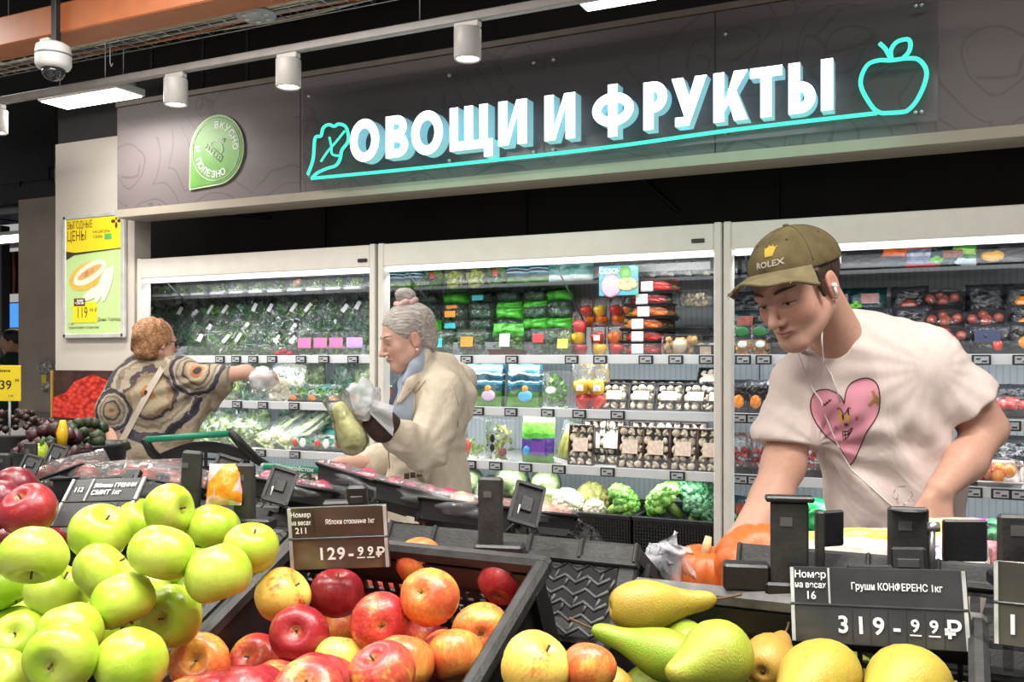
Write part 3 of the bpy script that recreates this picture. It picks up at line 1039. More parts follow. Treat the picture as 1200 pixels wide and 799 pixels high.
def chiller(x0, x1, label, tags, cords, badge_px, riser=(), ext=0.0):
    cx = (x0 + x1) / 2
    w = x1 - x0
    hx, hw = cx, w
    r = thing('open_chiller', label, 'refrigerator', (cx, FY, 0), (0, 0, 0), 'wall chillers along the produce aisle')
    P = lambda mb, n, m, par=r: mb.build(n, m, par, True)
    P(MB().box((cx, FY + 0.051, 2.055), (w - .073, 0.10, 0.12), 0, None, 0.004), 'header', CREAM)
    P(MB().box((cx, FY + 0.035, 1.980), (w - 0.09, 0.05, 0.020), 0, None, 0.004), 'light_strip', LED)
    cx, w, xl = cx - ext / 2, w + ext, x0 - ext
    P(MB().add([(xl, FY + .06, 1.968), (x1, FY + .06, 1.968), (x1, 5.12, 2.06), (xl, 5.12, 2.06), (xl, FY + .06, 1.98), (x1, FY + .06, 1.98), (x1, 5.12, 2.08), (xl, 5.12, 2.08)],
               [(0, 1, 2, 3), (7, 6, 5, 4), (0, 4, 5, 1), (1, 5, 6, 2), (2, 6, 7, 3), (3, 7, 4, 0)]), 'canopy', M('canopy_grey', (0.5, 0.47, 0.44), 0.5))
    P(MB().box((cx, 5.13, 1.05), (w, 0.03, 2.1)), 'back_panel', BACKM)
    for sx in (x0 + 0.018, x1 - 0.018):
        P(MB().box((sx, FY + 0.035, 1.06), (0.036, 0.07, 2.12), 0, None, 0.005), 'front_post', CREAM)
    P(MB().box((cx, 4.70, 0.25), (w, 0.86, 0.5), 0, None, 0.01), 'base', M('chiller_base', (0.05, 0.05, 0.052), 0.5))
    if badge_px:
        bp = WY(badge_px[0], badge_px[1], FY)
        P(MB().box((bp.x, FY - 0.003, bp.z), (0.06, 0.008, 0.018), 0, None, 0.002), 'badge', TAGF)
    for k, (z, y) in SHELF.items():
        if k == 'D':
            P(MB().box((cx, (y + 5.1) / 2, 0.51), (w - 0.006, 5.1 - y, 0.02)), 'deck', M('deck_dark', (0.06, 0.065, 0.07), 0.5))
            continue
        th = 0.016 if k == 'T' else 0.022
        sh = P(MB().box((cx, (y + 5.1) / 2, z - 0.003), (w - 0.006, 5.1 - y, th), 0, None, 0.003), 'shelf', WHITEP if k != 'T' else CLEAR)
        hh = 0.02 if k == 'T' else 0.046
        P(MB().box((cx, y - 0.006, z - 0.004), (w - 0.006, 0.010, hh), 0, None, 0.002), 'price_rail', RAILM if k != 'T' else CLEAR, sh).matrix_parent_inverse = r.matrix_basis.inverted() @ Matrix.Identity(4)
        P(MB().box((cx, y + 0.004, z + 0.045), (w - 0.012, 0.003, 0.06)), 'front_guard', CLEAR, sh)
        for px in tags.get(k, ()):
            xx = ratio(px) * (y - 0.015)
            o = place_mesh(tag_me, 'price_tag', sh)
            o.location = (xx, y - 0.017, z - 0.006)
        if k != 'T':
            P(MB().box((cx, y + 0.03, z - 0.02), (w - 0.12, 0.02, 0.012)), 'shelf_lamp', emis('shelf_lamp_face', (0.92, 0.98, 1), 3.0), sh)
        for ch in sh.children:
            ch.matrix_parent_inverse = sh.matrix_basis.inverted()
        sh.matrix_parent_inverse = r.matrix_basis.inverted()
    for (pa, pb) in cords:
        P(MB().tube([WY(pa[0], pa[1], 4.36), WY(pb[0], pb[1], 4.50)], 0.004, 6), 'stay_cord', TAGF)
    for (xa, xb, ya, yb, z) in riser:
        P(MB().box(((xa + xb) / 2, (ya + yb) / 2, z), (xb - xa, yb - ya, 0.012), 0, None, 0.002), 'display_step', M('step_grey', (0.35, 0.38, 0.4), 0.5))
        P(MB().box(((xa + xb) / 2, ya + 0.006, (z + 1.51) / 2), (xb - xa, 0.008, z - 1.52)), 'display_step', M('step_grey', (0.35, 0.38, 0.4), 0.5))
    area('chiller_lamp_light', (cx, FY + 0.06, 1.96), (w - 0.15, 0.04), LAMPW * w, (0.93, 0.98, 1), (0, 0.55, -1))
    for k, pw_ in (('A', SHW * w), ('B', SHW * w), ('C', SHW * w * 1.15)):
        z, y = SHELF[k]
        area('chiller_shelf_light', (cx, y + 0.02, z - 0.03), (w - 0.2, 0.02), pw_, (0.90, 0.97, 1), (0, 0.45, -1))
    return r


X1a, X1b = ratio(160) * FY, ratio(439.0) * FY
X2a, X2b = ratio(442.5) * FY, ratio(845.5) * FY
X3a, X3b = ratio(847.5) * FY, 1.02
chiller(X1a, X1b, 'leftmost white open chiller full of bagged greens and salads', {'A': (258, 277, 297, 319, 353, 380, 414), 'B': (278, 308.5, 345), 'C': (306, 346)},
        [((197, 332), (226, 362))], (425, 305),
        [(X1a - .5, X1b - .01, 4.66, 4.80, 1.575), (X1a - .5, X1b - .01, 4.80, 5.1, 1.67)], 0.55)
chiller(X2a, X2b, 'middle white open chiller with peppers, mushrooms, cauliflower and broccoli',
        {'A': (547, 600, 670, 703.5, 757, 792, 828), 'B': (560, 599, 642, 679, 724), 'C': (551, 581, 616, 655, 712, 794)},
        [((478, 318), (513, 372)), ((650, 308), (684, 376))], (818, 282),
        [(X2a + .01, ratio(668) * 4.66, 4.68, 4.84, 1.585), (X2a + .01, ratio(668) * 4.66, 4.84, 5.1, 1.69), (ratio(672) * 4.8, ratio(752) * 4.8, 4.80, 5.0, 1.665)])
chiller(X3a, X3b, 'right hand white open chiller with tomatoes and black packs behind young man', {'A': (871, 895, 1150, 1198), 'B': (867, 884, 1185), 'C': (868, 885, 1140, 1173, 1195)},
        [((873, 296), (878, 330))], None,
        [(X3a + .01, X3b - .05, 4.66, 4.82, 1.585), (X3a + .01, X3b - .05, 4.82, 5.1, 1.69)])

# ================================================================== PACKED PRODUCE
def leaf_mat(name, a, b, c):
    if name in MATS:
        return MATS[name]
    t = NT(name)
    col = t.ramp(t.noise(38, 3), [(0.32, a), (0.5, b), (0.68, c)])
    t.pbr(col, 0.45, normal=t.bump(t.noise(120, 2), 0.3))
    MATS[name] = t.m
    return t.m


L_DARK = leaf_mat('dark_herb_leaf', (0.012, 0.06, 0.015), (0.04, 0.15, 0.035), (0.13, 0.30, 0.07))
L_MID = leaf_mat('green_herb_leaf', (0.03, 0.12, 0.012), (0.09, 0.27, 0.025), (0.24, 0.44, 0.06))
L_PALE = leaf_mat('pale_salad_leaf', (0.15, 0.30, 0.06), (0.38, 0.52, 0.16), (0.62, 0.70, 0.38))
L_CREAM = leaf_mat('cream_green', (0.42, 0.50, 0.24), (0.62, 0.64, 0.44), (0.74, 0.73, 0.60))
L_BLUE = leaf_mat('blue_green_leaf', (0.012, 0.075, 0.04), (0.04, 0.19, 0.09), (0.17, 0.38, 0.22))


def leafy(n, box, size, seed):
    r = random.Random(seed)
    mb = MB()
    for _ in range(n):
        while True:
            p = Vector((r.uniform(-1, 1), r.uniform(-1, 1), r.uniform(-1, 1)))
            if p.length < 1.1:
                break
        p = Vector((p.x * box[0] / 2, p.y * box[1] / 2, (p.z * .5 + .5) * box[2]))
        s = size * r.uniform(0.6, 1.3)
        v = [(-.5 * s, 0, 0), (0, -.15 * s, -.38 * s), (.5 * s, .12 * s, 0), (0, -.15 * s, .38 * s), (0, .1 * s, 0)]
        mb.add(v, [(0, 1, 4), (1, 2, 4), (2, 3, 4), (3, 0, 4)], 0, TM(p, (r.uniform(-1, 1), r.uniform(-1, 1), r.uniform(0, 6.28))), True)
    return mb


def pillow(w, h, d, seed, crump=0.012, nu=11, nv=13, flat=0.35):
    """sealed bag standing on its lower edge: base at z=0"""
    mb = MB()
    off = Vector((seed * 3.1, seed * 7.7, seed * 1.3))
    for sg in (-1, 1):
        def fn(u, v):
            a, b = u * 2 - 1, v * 2 - 1
            t = max(0, 1 - abs(a) ** 3) ** .7 * max(0, 1 - abs(b) ** 4) ** .7
            q = noise.noise(Vector((a * 2.3, b * 2.3, sg * 2)) + off) + .6 * noise.noise(Vector((a * 5, b * 5, sg * 2)) + off)
            e = noise.noise(Vector((a * 2, b * 2, 9)) + off)
            return Vector((a * w / 2 + e * w * .05 * (abs(b) ** 2), sg * d / 2 * t + q * crump * (0.25 + t), max(0, v * h + e * h * .03 * v)))
        if sg < 0:
            mb.grid(fn, nu, nv)
        else:
            mb.grid(lambda u, v: fn(1 - u, v), nu, nv)
    return mb


def tray_mb(w, d, h, wall=0.004, flare=0.006, mi=0):
    """open tray, base at z=0"""
    mb = MB()
    o0 = [(-w / 2 + flare, -d / 2 + flare), (w / 2 - flare, -d / 2 + flare), (w / 2 - flare, d / 2 - flare), (-w / 2 + flare, d / 2 - flare)]
    o1 = [(-w / 2, -d / 2), (w / 2, -d / 2), (w / 2, d / 2), (-w / 2, d / 2)]
    i1 = [(x - math.copysign(wall, x), y - math.copysign(wall, y)) for x, y in o1]
    i0 = [(x - math.copysign(wall, x), y - math.copysign(wall, y)) for x, y in o0]
    v = [(x, y, 0) for x, y in o0] + [(x, y, h) for x, y in o1] + [(x, y, h) for x, y in i1] + [(x, y, wall) for x, y in i0]
    f = [(3, 2, 1, 0)]
    for a in (0, 4, 8):
        for i in range(4):
            j = (i + 1) % 4
            f.append((a + i, a + j, a + 4 + j, a + 4 + i))
    f.append((12, 13, 14, 15))
    mb.add(v, f, mi)
    # rolled lip
    lip = [(x * 1.0 + math.copysign(0.003, x), y + math.copysign(0.003, y)) for x, y in o1]
    for i in range(4):
        a, b = lip[i], lip[(i + 1) % 4]
        mb.tube([(a[0], a[1], h), (b[0], b[1], h)], 0.003, 5, mi)
    return mb


PROTO = {}


def put(key, maker, label, cat, group, loc, rot=(0, 0, 0), sc=(1, 1, 1)):
    if key not in PROTO:
        o = PROTO[key] = maker()
    else:
        o = copy_tree(PROTO[key])
    o.location = loc
    o.rotation_euler = rot
    o.scale = sc
    o['label'] = label
    o['category'] = cat
    if group:
        o['group'] = group
    elif 'group' in o:
        del o['group']
    return o


def mk_bag(name, w, h, d, leaf, film_m=None, sticker=None, seed=1, n=70, ls=0.05, fill=0.85):
    def f():
        r = thing(name, '', '')
        leafy(n, (w * .86, d * .8, h * fill), ls, seed).build('leaves', leaf, r)['kind'] = 'stuff'
        pillow(w, h, d, seed).build('film', film_m or BAG, r)
        if sticker:
            sm_, sx, sz, sw, sh = sticker
            MB().box((sx, -d / 2 - .008, sz), (sw, 0.002, sh)).build('sticker', sm_, r)
        return r
    return f


def mk_print(name, w, h, d, m, seed=1, extra=None):
    def f():
        r = thing(name, '', '')
        pillow(w, h, d, seed, 0.010, 13, 15).build('pouch', m, r)
        for (nm, mm, x, z, sw, sh, rd) in (extra or ()):
            if rd:
                MB().ball((x, -d / 2 - .004, z), 1, 2, sc=(sw / 2, .006, sh / 2)).build(nm, mm, r)
            else:
                MB().box((x, -d / 2 - .008, z), (sw, .003, sh)).build(nm, mm, r)
        return r
    return f


def lumps(n, box, rad, seed, sc=(1, 1, 1), sub=2, disp=0.0, z0=0.0):
    r = random.Random(seed)
    pts = []
    for _ in range(n * 60):
        p = Vector((r.uniform(-box[0] / 2 + rad * .8, box[0] / 2 - rad * .8), r.uniform(-box[1] / 2 + rad * .8, box[1] / 2 - rad * .8), z0 + r.uniform(rad, max(rad + 1e-4, box[2] - rad))))
        if all((p - q).length > rad * 1.55 for q in pts):
            pts.append(p)
        if len(pts) >= n:
            break
    return pts


MUSH = M('mushroom_cream', (0.66, 0.57, 0.45), 0.55, var=0.14, scale=60, sss=0.1)
mush_me = MB().lathe([(0, 0.62), (0.45, 0.56), (0.8, 0.32), (0.98, 0.0), (0.9, -0.18), (0.6, -0.22), (0.32, -0.24), (0.3, -0.7), (0.36, -0.85), (0, -0.9)], 12).mesh('mushroom', MUSH)
CLOUD = M('ceps_label', (0.72, 0.58, 0.48), 0.6, var=0.2, scale=60)
DBROWN = M('dark_brown_tray', (0.05, 0.028, 0.02), 0.35, var=0.2)
DBLACK = M('black_tray', (0.012, 0.012, 0.014), 0.3, var=0.2)


def mk_mush(w, h, d, seed, upright=True, traym=None):
    """tray of mushrooms leaning upright, open face to the front (-y)"""
    def f():
        r = thing('mushroom_tray', '', '')
        T = TM((0, d / 2, h / 2), (PI / 2, 0, 0)) if upright else Matrix.Identity(4)
        mb = tray_mb(w, h if upright else d, d if upright else h)
        mb.v = [tuple(T @ Vector(p)) for p in mb.v]
        mb.build('tray', traym or DBROWN, r)
        rr = random.Random(seed)
        rad = 0.021
        nx, nz = max(2, int(w / 0.04)), max(2, int((h if upright else d) / 0.04))
        for i in range(nx):
            for j in range(nz):
                o = place_mesh(mush_me, 'mushroom', r)
                px_ = -w / 2 + w * (i + .5) / nx + rr.uniform(-.004, .004)
                q = (j + .5) / nz
                if upright:
                    o.location = (px_, -d / 2 + .012 + rr.uniform(-.004, .004), h * q)
                    o.rotation_euler = (PI / 2 + rr.uniform(-.9, .9), rr.uniform(-.9, .9), rr.uniform(0, 6))
                else:
                    o.location = (px_, -d / 2 + d * q, h * .85 + rr.uniform(-.003, .006))
                    o.rotation_euler = (rr.uniform(-.9, .9) + .5, rr.uniform(-.9, .9), rr.uniform(0, 6))
                o.scale = (rad * rr.uniform(.85, 1.15),) * 3
        if upright:
            MB().box((0, -d / 2 - .010, h * .52), (w * .62, .003, h * .34), 0, None, .001).build('label', CLOUD, r)
            pillow(w * 1.04, h * 1.04, d * 1.25, seed, .003).build('film', WRAP, r)
        else:
            MB().box((0, -d / 2 + .0, h * .6), (w * .5, .003, h * .9), 0, None, .001).build('label', CLOUD, r)
            MB().box((0, 0, h * .95), (w * 1.02, d * 1.02, h * 1.1)).build('film', WRAP, r)
        return r
    return f


PEPC = {'red': M('red_pepper_skin', (0.58, 0.022, 0.012), 0.18, var=0.15, coat=.4), 'orange': M('orange_pepper_skin', (0.75, 0.16, 0.012), 0.18, var=0.15, coat=.4),
        'yellow': M('yellow_pepper_skin', (0.82, 0.50, 0.015), 0.18, var=0.12, coat=.4), 'dark': M('dark_red_pepper_skin', (0.36, 0.014, 0.016), 0.2, var=0.2, coat=.4)}
STALK = M('green_stalk', (0.10, 0.22, 0.03), 0.5)
pepper_me = {}
for _k, _m in PEPC.items():
    mb = MB()
    mb.lathe([(0, -.9), (.25, -1.0), (.62, -.9), (.85, -.5), (1.0, .2), (.98, .6), (.78, .92), (.45, .95), (.2, .82), (0, .8)], 16, 0, None, True, lambda a, u: 1 + .10 * math.cos(4 * a))
    mb.tube([(0, 0, .8), (.03, 0, 1.0), (.08, .03, 1.2)], [.16, .10, .09], 6, 1)
    pepper_me[_k] = mb.mesh('pepper', [_m, STALK])


def mk_peppers(cols, cup=True, label=True, sz=0.037):
    def f():
        r = thing('pepper_pack', '', '')
        z = sz
        for i, c in enumerate(cols):
            o = place_mesh(pepper_me[c], 'pepper', r)
            o.location = ((-1) ** i * .006, 0.0, z)
            o.rotation_euler = (0.2 * (-1) ** i, .25 * (-1) ** i, i * 1.3)
            o.scale = (sz, sz, sz * .95)
            z += sz * 1.6
        w, h = sz * 2.25, z + sz * .6
        if cup:
            MB().lathe([(w * .40, 0), (w * .46, h * .2), (w * .5, h * .7), (w * .46, h * .95), (w * .42, h)], 16).build('clear_cup', WRAP, r)
        else:
            pillow(w * 1.1, h * 1.18, w * .95, len(cols) * 3 + 1).build('film', WRAP, r)
        if label:
            MB().box((.004, -sz * 1.16, z * .62), (sz * .9, .002, sz * .75)).build('sticker', LABELW, r)
        return r
    return f


chili_me = {}
for _k in ('red', 'orange', 'dark'):
    chili_me[_k] = MB().tube([(-.085, 0, 0), (-.06, .0, .002), (0, .004, .004), (.05, 0, .002), (.085, -.004, -.006)], [.012, .019, .020, .015, .004], 9).tube([(-.085, 0, 0), (-.105, 0, .004)], [.008, .005], 6, 1).mesh('long_pepper', [PEPC[_k], STALK])


def mk_chili(c, seed):
    def f():
        r = thing('long_pepper_pack', '', '')
        tray_mb(.235, .15, .014).build('tray', DBLACK, r)
        for i in range(4):
            o = place_mesh(chili_me[c], 'long_pepper', r)
            o.location = (.0 + .006 * (i % 2), -.055 + i * .037, .026 + .005 * (i % 2))
            o.rotation_euler = (0, 0, .06 * (i - 1.5) + (PI if i % 2 else 0))
        o = place_mesh(chili_me[c], 'long_pepper', r)
        o.location = (0, -.03, .050)
        pillow(.235, .075, .15, seed, .005).build('film', WRAP, r)
        MB().box((-.02, -.079, .036), (.062, .002, .05)).build('sticker', LABELW, r)
        return r
    return f


def mk_box(name, w, h, d, fillmat, band=None, lump=None, base=None, seed=1, n=26, ls=.035, lid=True, leafh=.85):
    """clear plastic punnet"""
    def f():
        r = thing(name, '', '')
        b = MB()
        b.box((0, 0, h / 2), (w, d, h), 0, None, .012)
        leafy(n, (w * .9, d * .9, h * leafh), ls, seed).build('leaves', fillmat, r)['kind'] = 'stuff'
        if base:
            MB().box((0, 0, h * .1), (w * 1.01, d * 1.01, h * .2), 0, None, .004).build('tray', base, r)
        if lump:
            for (nm, m, pts, rad, sc) in lump:
                for q in pts:
                    MB().ball(q, rad, 2, 0, .15, 30, sc=sc).build(nm, m, r)
        b.build('clear_box', WRAP, r)
        if band:
            MB().box((0, -d / 2 - .003, h * .55), (w * .98, .003, h * .42)).build('paper_band', band, r)
        return r
    return f


PINK = M('pink_card', (0.72, 0.20, 0.44), 0.5, var=0.04)
LILAC = M('lilac_card', (0.56, 0.36, 0.72), 0.5, var=0.04)
CARR = M('carrot_orange', (0.80, 0.22, 0.03), 0.5, var=0.15, scale=50)
TOMR = M('tomato_red', (0.60, 0.035, 0.015), 0.2, var=0.15, coat=.3)
TOMY = M('tomato_orange', (0.80, 0.28, 0.015), 0.22, var=0.15, coat=.3)
WLEAF = M('cauliflower_curd', (0.74, 0.69, 0.53), 0.65, var=0.1, scale=70, bump=.5, bscale=160)

# -------- left chiller
G1 = 'herb bags piled in the left chiller'
rr = random.Random(3)
herbs = [('dark', mk_bag('herb_bag', .15, .24, .055, L_DARK, seed=11, sticker=(LABELW, .03, .16, .03, .06))),
         ('dark2', mk_bag('herb_bag', .16, .24, .06, L_BLUE, seed=12)),
         ('mid', mk_bag('herb_bag', .15, .23, .055, L_MID, seed=13, sticker=(LABELW, -.02, .14, .025, .07))),
         ('dark3', mk_bag('herb_bag', .15, .25, .05, L_DARK, seed=14, n=55))]
for row, (y, z, k0) in enumerate(((4.53, 1.512, 1), (4.67, 1.585, 2), (4.82, 1.70, 0))):
    rown = ('front row', 'middle row', 'back row')[row]
    xa, xb = (X1a + .13, ratio(168) * 4.7, ratio(168) * 4.85)[row], ratio(430 if row else 352) * y - .08
    n = int(round((xb - xa) / .118)) + 1
    for i in range(n):
        x = xa + (xb - xa) * i / (n - 1)
        kx = (i * 7 + row * 3 + i // 3) % 4
        col = ('dark green', 'bluish green', 'fresh green', 'dark green')[kx]
        put('herb' + herbs[kx][0], herbs[kx][1], 'clear bag of %s herbs, %s from left in %s of left chiller' % (col, ordinal(i), rown), 'bag', G1,
            (x, y + .03 + rr.uniform(0, .012), z), (-.32 + rr.uniform(-.08, .08), .42 + rr.uniform(-.2, .2), rr.uniform(-.15, .15)), (1, 1, (.86, .9, .95)[row]))
for k, (px, yy, c) in enumerate(((330, 4.49, 'red'), (322, 4.485, 'red'), (337, 4.488, 'red'))):
    p = Vector((ratio(px) * yy, 4.515, 1.53 + .012 * (k == 0)))
    o = MB().ball((0, 0, 0), .018, 2, 0, .1).build('radish', M('radish_red', (.5, .02, .06), .3))
    o.location = p
    tag(o, 'loose red radish among the herb bags above the chiller rail, ' + ('upper', 'left', 'right')[k] + ' one', 'radish', 'loose radishes')
for k, px in enumerate((362, 380.5, 399, 420.5)):
    lil = k == 3
    put('sprout' + str(lil), mk_box('sprout_box', .096 if not lil else .115, .145, .10, L_MID, LILAC if lil else PINK, seed=21 + lil, n=34),
        'clear box of sprouts with %s paper band, %s' % ('lilac' if lil else 'pink', ('leftmost of the three', 'middle of the three', 'rightmost of the three', 'beside the chiller post')[k]), 'box', 'banded sprout boxes', (ratio(px) * 4.55, 4.56, 1.512))
for row in range(2):
    for k, px in enumerate((368, 391, 415)):
        put('microgreen', mk_box('microgreen_box', .125, .085, .11, L_BLUE, None, seed=25, n=26),
            'clear box of dark greens stacked behind pink bands, %s in %s tier' % (('left', 'middle', 'right')[k], ('lower', 'upper')[row]), 'box', 'dark microgreen boxes', (ratio(px) * 4.72, 4.735, 1.585 + row * .09))
for i in range(11):
    px = 192 + i * 22.6
    kd = 'salmon' if i in (7,) else ('pale' if i % 3 else 'green')
    put('T1' + kd, mk_box('salad_box', .115, .085, .12, L_PALE if kd != 'green' else L_MID, base=WHITEP, seed=31 + len(kd), n=24, lump=None if kd != 'salmon' else [('tomato_slice', M('salmon_pink', (.75, .4, .3)), [(0, -.05, .05), (.03, -.05, .06)], .02, (1, .4, 1))]),
        'small clear salad box, %s from left on top shelf of left chiller' % ordinal(i), 'box', 'salad boxes on the left top shelf', (ratio(px) * 4.68, 4.69, 1.913))
G = 'bags on the second left shelf'
put('lettA', mk_bag('lettuce_bag', .2, .2, .1, L_PALE, BAG, seed=41, n=80, ls=.07), 'milky bag of pale lettuce under the reaching arm, farthest left on its shelf', 'bag', G, (ratio(232) * 4.5, 4.53, 1.235), (-.35, .1, 0))
put('lettA', None, 'milky bag of pale lettuce directly below the forearm of the woman', 'bag', G, (ratio(262) * 4.5, 4.53, 1.235), (-.35, -.12, .1))
put('lettB', mk_bag('lettuce_bag', .19, .2, .09, L_BLUE, BAG, seed=42, n=80, ls=.06), 'clear bag of bluish lettuce left of the large white bag', 'bag', G, (ratio(287) * 4.5, 4.54, 1.235), (-.3, .1, 0))


def mk_cauli_bag(seed):
    def f():
        r = thing('cauliflower_bag', '', '')
        mb = MB()
        for q in lumps(34, (.20, .10, .16), .026, seed):
            mb.ball(q, .027, 2, 0, .35, 40)
        mb.build('cauliflower', WLEAF, r)
        leafy(16, (.22, .1, .2), .06, seed).build('leaves', L_CREAM, r)['kind'] = 'stuff'
        pillow(.25, .25, .14, seed, .016).build('film', BAG, r)
        return r
    return f


put('cauliA', mk_cauli_bag(43), 'large clear bag of white cauliflower pieces touched by the reaching hand', 'bag', None, (ratio(322) * 4.5, 4.55, 1.235), (-.3, .12, 0))
for k, px in enumerate((350, 372.5, 397, 421)):
    put('carrotbox', mk_box('salad_box', .115, .115, .10, L_MID, None, [('carrot', CARR, [(-.028, -.045, .035), (-.01, -.045, .028)], .018, (1.2, .4, .9))], DBLACK, seed=45, n=40),
        'clear salad box with carrot slices on black tray, %s from left' % ordinal(k), 'box', 'salad boxes with carrot', (ratio(px) * 4.5, 4.515, 1.235))
for k, px in enumerate((345, 378, 412)):
    put('tealbag', mk_print('salad_pouch', .17, .12, .09, printed('teal_pouch', [(0, (.62, .70, .68)), (.35, (.12, .38, .34)), (.6, (.03, .20, .17)), (.8, (.3, .5, .46))]), 46),
        'dark teal salad pouch lying behind the carrot salads, %s' % ('left', 'middle', 'right')[k], 'pouch', 'teal pouches behind the salads', (ratio(px) * 4.74, 4.75, 1.24), (-.75, 0, .1))
G = 'bags on the third left shelf'
for k, px in enumerate((205, 237, 268, 300, 332, 364, 396, 424)):
    for z, y in ((1.237, 4.78), (.957, 4.76)):
        put('lettR%d' % (k % 2), mk_bag('lettuce_bag', .19, .23, .09, L_PALE if k % 2 else L_BLUE, BAG, seed=55 + k % 2, n=70, ls=.06), '%s bag, %s from left in rear row of %s shelf, left chiller' % ('pale lettuce' if k % 2 else 'bluish lettuce', ordinal(k), 'second' if z > 1 else 'third'), 'bag', 'rear lettuce bags in the left chiller', (ratio(px) * y, y + .03, z), (-.12, .1 * (-1) ** k, 0), (1, 1, 1.05))
for k, (px, rz) in enumerate(((205, .1), (243, -.1), (275, .15))):
    put('lettA', None, 'white bag of pale leaves, third shelf of left chiller, %s' % ('half behind the woman in poncho', 'right beside the poncho', 'left of the leek bags')[k], 'bag', G,
        (ratio(px) * 4.46, 4.5, .955), (-.5, .25, rz), (1.15, 1, 1.1))


def mk_leek():
    r = thing('celery_bag', '', '')
    mb = MB()
    for i in range(9):
        x = -.05 + .0125 * i
        mb.tube([(x, 0, .0), (x * .9, .02 * math.sin(i), .12), (x * 1.25, .03 * math.sin(2 * i), .3)], [.012, .010, .006], 6)
    mb.build('stalks', leaf_mat('leek_stalk', (.72, .70, .52), (.5, .58, .26), (.12, .26, .06)), r)
    leafy(26, (.16, .08, .12), .05, 5).build('leaves', L_DARK, r)['kind'] = 'stuff'
    for ch in r.children:
        if ch.name.startswith('leaves'):
            ch.location = (0, 0, .22)
    mb = MB()
    for q in lumps(9, (.13, .08, .07), .02, 9):
        mb.ball(q, .024, 2, 0, .3, 40)
    mb.build('root_end', M('celery_root', (.62, .60, .36), .6, var=.25, scale=50), r)
    pillow(.17, .36, .10, 47, .010).build('film', BAG, r)
    return r


for k, px in enumerate((303, 326)):
    put('leek', mk_leek, 'long clear bag of celery, pale roots to the front, %s' % ('left one', 'right one beside labelled boxes')[k], 'bag', 'celery bags', (ratio(px) * 4.45, 4.47, .985), (-1.0, .25, -.35), (1.1, 1.1, 1.1))
for k, px in enumerate((354, 381, 405)):
    put('labbox', mk_box('salad_box', .125, .10, .10, L_BLUE, None, [('tomato', TOMR, [(-.03, -.052, .05)], .022, (1, .35, 1)), ('sticker', LABELW, [(.03, -.053, .05)], .022, (1.1, .1, 1.3))], DBLACK, seed=49, n=30),
        'clear box of greens with red tomato and white sticker, %s on third left shelf' % ('left', 'middle', 'right')[k], 'box', 'labelled salad boxes', (ratio(px) * 4.45, 4.47, .957))
for k, px in enumerate((352, 392)):
    put('tealbag', None, 'dark teal salad pouch behind the boxes with red tomato, %s' % ('left', 'right')[k], 'pouch', 'teal pouches on the third shelf', (ratio(px) * 4.72, 4.72, .96), (-.6, 0, .1), (1.2, 1, 1.2))
for k, px in enumerate((205, 235, 265, 296, 318, 340, 362, 384, 408)):
    kk = k % 2
    put('basebag%d' % kk, mk_bag('salad_bag', .17, .17, .12, L_PALE if kk else leaf_mat('carrot_mix', (.75, .2, .03), (.8, .35, .08), (.7, .6, .25)), WRAP, seed=51 + kk, n=70, ls=.05),
        'clear bag of %s, %s from left at bottom of left chiller' % ('lettuce' if kk else 'orange carrot mix', ordinal(k)), 'bag', 'bags at the bottom of the left chiller', (ratio(px) * 4.4, 4.42, .655), (-.3, 0, .1 * (-1) ** k), (1, 1, 1))
MB()
stp = structure(MB().box((0, 0, 0), (X1b - X1a + .4, .5, .12), 0, None, .01).build('trim_11', M('deck_tray', (.05, .06, .06), .5)))
stp.location = ((X1a + X1b) / 2 - .22, 4.62, .585)

# -------- middle chiller
DT = printed('navy_salad_pouch', [(0, (.10, .24, .04)), (.22, (.05, .14, .03)), (.36, (.02, .07, .11)), (.5, (.03, .22, .34)), (.56, (.60, .75, .80)), (.60, (.01, .06, .10)), (.74, (.62, .78, .82)), (.78, (.02, .10, .16)), (.9, (.10, .42, .55))], nd=.18)
G = 'packs on the top shelf of the middle chiller'
topm = [(463, 'navy', 'dark blue pouch at the left end'), (485, 'navy', 'dark blue pouch, second from the left'), (507, 'green', 'green salad pack with red tag'), (532, 'yg', 'yellow green salad pack'),
        (557, 'yg', 'yellow green salad pack beside an orange label'), (580, 'green', 'green salad pack left of blue pouches'), (606, 'navy', 'dark blue pouch above the green topped bag'),
        (632, 'navy', 'dark blue pouch beside a red tag'), (656, 'teal', 'teal pouch left of the promotional card'), (680, 'teal', 'teal pouch half behind the promotional card'),
        (760, 'lid', 'silver lidded pack right of the promotional card'), (782, 'lid', 'silver lidded pack, second right of the card'), (803, 'lid', 'silver lidded pack, third right of the card'), (824, 'lid', 'silver lidded pack beside the post')]
for px, kd, lab in topm:
    if kd == 'navy':
        mk = mk_print('salad_pouch', .14, .10, .08, DT, 61)
    elif kd == 'teal':
        mk = mk_print('salad_pouch', .14, .10, .08, printed('teal_pouch', [(0, (.62, .70, .68))]), 62)
    elif kd == 'yg':
        mk = mk_bag('salad_bag', .14, .10, .08, leaf_mat('yellow_green_leaf', (.35, .42, .03), (.55, .60, .06), (.7, .72, .25)), WRAP, seed=63, n=40)
    elif kd == 'green':
        mk = mk_bag('salad_bag', .14, .10, .08, L_MID, WRAP, (PEPC['red'], .02, .06, .03, .035), seed=64, n=40)
    else:
        mk = mk_box('lidded_pack', .10, .09, .12, L_CREAM, LABELW, seed=65, n=10)
    put('T2' + kd, mk, lab + ' on the top shelf of middle chiller', 'pack', G, (ratio(px) * 4.68, 4.69, 1.913))
ORL = M('orange_label', (.80, .28, .04), .5, var=.05)
TQL = M('turquoise_label', (.04, .50, .56), .5, var=.05)
GRL = M('bright_green_foil', (.06, .36, .03), .22, var=.6, scale=22, bump=.7, bscale=40)
